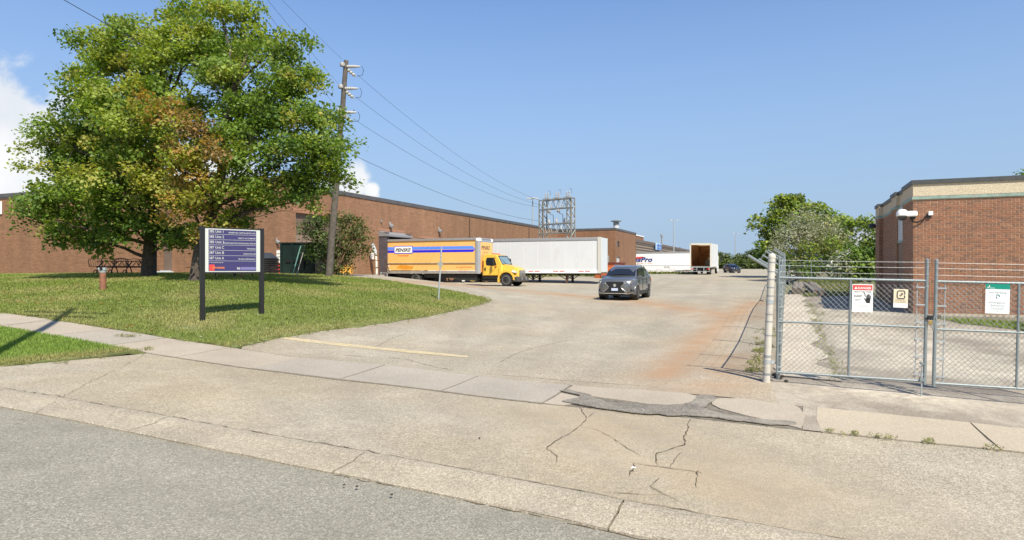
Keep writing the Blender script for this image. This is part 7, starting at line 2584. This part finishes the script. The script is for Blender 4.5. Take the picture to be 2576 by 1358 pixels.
bush('pole_bush', 'tall twiggy shrub with dark green leaves growing round the wooden pole', 838, 706, 37.5,
     [LB(785, 570, 37.5, 34, 34, PB), LB(790, 620, 37, 28, 30, PB), LB(815, 600, 37.5, 30, 50, PB), LB(880, 575, 38.5, 36, 34, PB2), LB(895, 620, 38.5, 34, 34, PB2), LB(860, 620, 38.5, 34, 50, PB2), LB(825, 680, 37.5, 32, 20, PB), LB(870, 545, 38.5, 22, 14, PB2), LB(905, 580, 38.5, 20, 22, PB2), LB(830, 545, 37.5, 24, 16, PB2), LB(850, 670, 38.5, 30, 24, PB2)], 30, 44, .24, .14, stems=9, bark=mat('brown_stem', (.11, .065, .035), .9, var=.3))

# far tree line
def far_trees():
    spec = [(1798, 650, 168, 10, 16), (1818, 640, 180, 14, 12), (1835, 655, 185, 16, 13), (1860, 652, 185, 18, 13), (1885, 648, 185, 20, 15), (1905, 640, 180, 20, 16), (1925, 646, 180, 20, 16), (1945, 640, 178, 22, 18), (1968, 646, 178, 22, 17), (1850, 660, 170, 22, 12), (1880, 662, 170, 24, 11), (1915, 660, 170, 24, 12), (1950, 660, 168, 24, 12), (1806, 658, 172, 14, 12), (1826, 662, 170, 16, 10), (2080, 640, 175, 50, 22)]
    far_g = [(np.array((.085, .115, .035)), .5), (np.array((.115, .135, .04)), .3), (np.array((.06, .09, .03)), .2)]
    names = ['dull green', 'yellowish green', 'dark green', 'pale green']
    lab = ['distant round tree just past the open box truck', 'distant pale tree standing taller than its neighbours past the box truck', 'distant bush behind the dark car', 'distant olive tree behind the dark car', 'distant broad tree above the dark car', 'distant tree where the far tree line begins to rise', 'distant tree in the dip of the far tree line', 'tallest distant tree before the cream post', 'distant tree hidden partly by the cream post', 'low distant shrub under the far light mast', 'low distant shrub above the dark car bonnet', 'low distant shrub at the end of the lot pavement', 'low distant shrub by the barbed fence arms', 'low distant shrub against the open box truck', 'low distant shrub between the box truck and the dark car', 'far tree beyond the yard bushes']
    for (px, py, d, rx, ry), lb in zip(spec, lab):
        b = at(px, 676, d)
        z0 = gz(b.x, b.y)
        bot = at(px, py + ry, d).z
        tree('far_tree', lb, (b.x, b.y, z0 - .1), [(b.x, b.y, z0 - .1), (b.x, b.y, z0 + 1), at(px, py, d)], .16,
             [LB(px, py, d, rx, ry, far_g, rd=rx / F * d), LB(px + rx * .4, py + ry * .5, d, rx * .7, ry * .7, far_g), LB(px - rx * .4, py + ry * .6, d, rx * .7, ry * .8, far_g), LB(px, 672, d, rx * .8, 7, far_g)], 7.5, 16, .45, .62, group='trees along the far edge of the lot', sub=1)
far_trees()
# conifer tip above the brick building roof, far behind it
b = at(2572, 690, 60)
tree('corner_tree', 'tree top peeking over the roof of the red brick building', (b.x, b.y, gz(b.x, b.y)), [(b.x, b.y, gz(b.x, b.y)), at(2575, 560, 60), at(2574, 470, 60)], .2, [LB(2574, 440, 60, 18, 12, PD), LB(2595, 455, 60, 30, 20, PD), LB(2600, 500, 60, 45, 40, PD)], 7, 26, .4, .3)

# ------------------------------------------------------------------ lawn: soil sheets and grass
lawn_poly = [on(S2P, t, .02) for t in (-68, -45, -30, -20, -15, -12)] + [on(S2P, tl - .3, .02)] + lawn_edge + hits([(930, 702), (870, 697)]) + [(-14.5, 38), (-15.9, 41.5), (-16.1 - VD.x * 6, 40.9 - VD.y * 6), (-16.1 - VD.x * 30, 40.9 - VD.y * 30), (-16.1 - VD.x * 60, 40.9 - VD.y * 60)]
sheet('lawn', lawn_poly, .054, m_soil, step=.5, jitter=.06, thick=.05)
blv_poly = [on(S1P, t, -.02) for t in (-68, -40, -25, -15)] + [on(S1P, line_t(S1P, 366), -.02)] + [hit(330, 889), hit(230, 902), hit(100, 915), hit(0, 927)] + [on(KP, line_t(KP, 0) - 4, 1.2), on(KP, -30, .7), on(KP, -68, .7)]
sheet('boulevard_lawn', blv_poly, .045, m_soil, step=.35, jitter=.05, thick=.05)
ygrass_poly = [(15.3, 34.5), fence_pt(27, 1.6), fence_pt(48, 1.2), (27, 52), (21, 40), (18.2, 33)]
sheet('yard_lawn', ygrass_poly, .05, m_soil, step=.8)
yg2 = [(14.4, 22.0), (14.6, 21.5), (16.5, 19.7), (19.5, 18.0), (24, 16.5), (25, 17.4), (22, 18.9), (15.6, 21.3), (14.6, 22.3)]
yg2 = [tuple((RC + VD * a - UD * b)[:2]) for a, b in ((.5, 1.27), (9, 1.27), (9, 4.3), (5, 4.2), (2.6, 3.4), (1.0, 2.2))]
sheet('wall_lawn', yg2, .05, m_soil, step=.5, jitter=.04)
strip_poly = hits([(1300, 700), (1515, 697), (1560, 694), (1620, 690.5), (1735, 689.5)]) + [(26, 92), (14, 92), (3, 84), (-6, 62)]
sheet('grass_strip', strip_poly, .06, m_soil, step=1.2)

def grass(name, poly, dens, h, wid, label, palette, dry=None, bald=None):
    """real blades: each tuft is three leaning triangles; density falls with distance from the street"""
    bb = np.array(poly)
    lo, hi = bb.min(0), bb.max(0)
    n = int((hi - lo).prod() * dens)
    q = lo + rng.random((n, 2)) * (hi - lo)
    # keep what the lens side can see, with a margin
    r_ = q[:, 0] / np.maximum(q[:, 1], .1)
    keep = (q[:, 1] > 2) & (r_ > -.90) & (r_ < .9)
    dist = np.hypot(q[:, 0], q[:, 1])
    keep &= rng.random(n) < np.clip((20 / dist) ** 1.1, .1, 1)
    q = q[keep]
    q = q[inside(q, bb)]
    nz_ = np.array([0.5 + .5 * math.sin(a * .9 + 1.3 * math.sin(b * .7)) * math.sin(b * 1.1 + 1.7 * math.sin(a * .5)) for a, b in q]) if len(q) < 400000 else np.full(len(q), .5)
    dryv = np.clip(nz_ * 1.5 - .5, 0, 1) * .85
    if dry is not None:
        dryv = np.clip(dryv + dry(q), 0, 1)
    if bald is not None:
        k = rng.random(len(q)) > bald(q)
        q, dryv = q[k], dryv[k]
    z = gz_arr(q) + .05
    m = len(q)
    dist = np.hypot(q[:, 0], q[:, 1])
    sc = np.clip(dist / 17, .9, 2.2)
    V, Cc = [], []
    base = np.column_stack([q, z])
    for k in range(3):
        a = rng.uniform(0, 2 * math.pi, m)
        o1 = np.column_stack([np.cos(a), np.sin(a), np.zeros(m)])
        o2 = np.column_stack([-np.sin(a), np.cos(a), np.zeros(m)])
        hh = (h * rng.uniform(.5, 1.3, m))[:, None]
        ww = (wid * sc * rng.uniform(.7, 1.3, m))[:, None]
        b_ = base + o2 * rng.normal(0, .03, (m, 1)) * sc[:, None] + o1 * rng.normal(0, .03, (m, 1)) * sc[:, None]
        tip = b_ + o2 * hh * rng.uniform(.1, .9, (m, 1)) + np.array([0, 0, 1]) * hh
        V.append(np.stack([b_ - o1 * ww, b_ + o1 * ww, tip], 1))
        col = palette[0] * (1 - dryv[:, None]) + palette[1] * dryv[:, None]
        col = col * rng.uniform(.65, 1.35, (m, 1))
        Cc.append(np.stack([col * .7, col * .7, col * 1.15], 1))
    V = np.concatenate(V).reshape(-1, 3)
    Cc = np.concatenate(Cc).reshape(-1, 3)
    Fc = np.arange(len(V)).reshape(-1, 3)
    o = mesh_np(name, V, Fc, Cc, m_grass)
    return tag(o, label, 'grass', kind='stuff')
gp_ = (np.array((.205, .255, .052)), np.array((.36, .33, .13)))
s_p0, s_p1 = (sl.x, sl.y), (sr.x, sr.y)
ledge = [tuple(p) for p in lawn_edge]
def dry_lawn(q):
    e = np.exp(-(dist_poly(q, ledge[:10]) / .9) ** 2) * .55
    e = np.maximum(e, np.exp(-(np.hypot(q[:, 0] - s_p0[0] - .1, q[:, 1] - s_p0[1] + .9) / .8) ** 2) * .8)
    return e - .05
def bald_lawn(q):
    e = np.exp(-(dist_poly(q, ledge[:10]) / .28) ** 2) * .7
    e = np.maximum(e, np.exp(-(np.hypot(q[:, 0] - s_p0[0] - .1, q[:, 1] - s_p0[1] + 1.0) / .45) ** 2) * .75)
    e = np.maximum(e, np.exp(-(np.hypot(q[:, 0] - s_p0[0], q[:, 1] - s_p0[1]) / .22) ** 2) * .9)
    e = np.maximum(e, np.exp(-(np.hypot(q[:, 0] - s_p1[0], q[:, 1] - s_p1[1]) / .22) ** 2) * .9)
    return e
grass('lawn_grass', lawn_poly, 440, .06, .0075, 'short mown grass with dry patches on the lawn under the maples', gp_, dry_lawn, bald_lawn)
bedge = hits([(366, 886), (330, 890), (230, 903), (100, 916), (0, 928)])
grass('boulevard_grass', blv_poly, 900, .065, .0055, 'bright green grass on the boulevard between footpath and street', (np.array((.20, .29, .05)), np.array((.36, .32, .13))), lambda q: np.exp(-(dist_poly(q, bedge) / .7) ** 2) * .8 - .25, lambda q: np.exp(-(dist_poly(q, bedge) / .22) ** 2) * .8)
grass('yard_grass', ygrass_poly, 110, .12, .02, 'dry mown grass in the back of the yard', (np.array((.15, .165, .04)), np.array((.22, .19, .075))))
grass('wall_grass', yg2, 260, .08, .012, 'grass strip along the front of the red brick building', gp_)
grass('strip_grass', strip_poly, 22, .28, .05, 'rough grass strip behind the parked trailers', (np.array((.14, .17, .035)), np.array((.25, .22, .09))))
# weeds along joints and the fence foot
def weed_patch(label, pts, n, h=.09, spread=.06):
    c = np.array([pts[int(rng.integers(0, len(pts)))] for _ in range(n)]) + rng.normal(0, spread, (n, 2))
    z = gz_arr(c) + .06
    Cn = np.column_stack([c, z + h * .4])
    o = leaves('weed', Cn, 9, h * .5, h * .8, np.tile(np.array((.21, .21, .075)), (n, 1)) * rng.uniform(.7, 1.4, (n, 1)), None, aspect=.3, up=.3)
    return tag(o, label, 'weeds', kind='stuff')
weed_patch('yellowing weeds along the foot of the driveway fence', [fence_pt(s, -.45 + rng.normal(0, .1)) for s in np.linspace(.6, 9, 60)], 60, .10, .08)
weed_patch('weeds along the gravel strip inside the yard', [fence_pt(s, 1.1 + rng.normal(0, .06)) for s in np.linspace(.6, 20, 60)], 170, .07, .10)
weed_patch('small grass tufts in the joint in front of the footpath slabs', [on(S1P, line_t(S1P, px), -.03) for px in (2092, 2125, 2150, 2200, 2225, 2240, 2325, 2340, 2500)] , 40, .05, .03)
weed_patch('grass tufts at the edge of the footpath by the boulevard', hits([(250, 905), (150, 918), (60, 922), (345, 887), (372, 884), (330, 852), (310, 851)]), 60, .06, .08)
weed_patch('weeds round the foot of the corner post', [hit(1900, 940), hit(1905, 920), hit(1915, 890), hit(1912, 870)], 46, .09, .10)

weed_patch('ragged grass spilling over the paving along the edge of the lawn', [tuple(np.array(a) * (1 - f) + np.array(b) * f) for a, b in zip(ledge[:9], ledge[1:10]) for f in np.arange(0, 1, .06)], 260, .07, .14)
weed_patch('ragged grass spilling over the footpath from the lawn', [on(S2P, t, .0) for t in np.arange(-16, tl, .12)], 150, .05, .05)
# leaf litter under the maples and darker clumps of clover in the lawn
ll = np.column_stack([rng.uniform(-19, -9, 260), rng.uniform(17, 31, 260)])
ll = ll[inside(ll, np.array(lawn_poly))]
o = leaves('leaf_litter', np.column_stack([ll, gz_arr(ll) + .115]), 2, .12, .11, np.tile(np.array((.30, .19, .07)), (len(ll), 1)), None, up=2.5, flat=.05)
tag(o, 'scattered dry brown leaves lying in the lawn grass', 'leaves', kind='stuff')
cl = np.column_stack([rng.uniform(-24, -2, 130), rng.uniform(14, 32, 130)])
cl = cl[inside(cl, np.array(lawn_poly))]
o = leaves('clover', np.column_stack([cl, gz_arr(cl) + .09]), 26, .16, .05, np.tile(np.array((.10, .17, .035)), (len(cl), 1)), None, up=1.2, flat=.12)
tag(o, 'darker clover clumps growing in the lawn', 'clover', kind='stuff')
# loose bits
def pebble(name, label, cat, px, py, s, mt, group=None, lift=.07):
    x, y = hit(px, py)
    mb = MB()
    mb.lathe([(s * .3, 0), (s * .5, s * .15), (s * .45, s * .35), (s * .15, s * .5)], n=7)
    mb.v = [(a * (1 + rng.normal(0, .15)), b * (1 + rng.normal(0, .15)), c) for a, b, c in mb.v]
    o = mb.build(name, mt)
    o.location = (x, y, gz(x, y) + lift - .03)
    o.rotation_euler = (0, 0, rng.uniform(0, 6))
    return tag(o, label, cat, group)
m_clod = mat('dark_clod', (.05, .04, .03), .95, var=.4, scale=30)
for i, (px, py, s) in enumerate(((1948, 950, .10), (1955, 955, .12), (1962, 958, .09), (1968, 953, .08), (1952, 946, .07), (1978, 966, .08))):
    pebble('dirt_clod', 'dark lump of dried dirt on the ground beside the cream corner post' if i < 5 else 'single dark lump lying apart from the others near the cream post', 'clod', px, py, s, m_clod, 'dark dirt lumps beside the corner post' if i < 5 else None)
for i, (px, py, s, lb) in enumerate(((866, 1230, .03, 'dark pebble on the street asphalt near the kerb joint'), (898, 1234, .035, 'dark pebble on the street beside the broken kerb edge'), (985, 1255, .035, 'dark pebble farther out on the street asphalt'), (1206, 1110, .03, 'tiny black pebble on the driveway apron'))):
    pebble('pebble', lb, 'pebble', px, py, s, m_clod)
for px, py, lb in ((1594, 1194, 'white scrap of paper on the cracked apron'), (505, 854, 'white scrap of litter at the lawn edge of the footpath'), (634, 873, 'small pale scrap of litter on the footpath edge'), (2088, 740, 'white scrap on the yard grass beside a log')):
    x, y = hit(px, py)
    mb = MB()
    mb.add([(-.03, -.012, 0), (.028, -.014, .006), (.034, .012, .002), (.0, .018, .01), (-.03, .014, .003)], [(0, 1, 2, 3, 4)])
    o = mb.build('litter', m_white)
    o.location = (x, y, gz(x, y) + .08)
    tag(o, lb, 'litter')
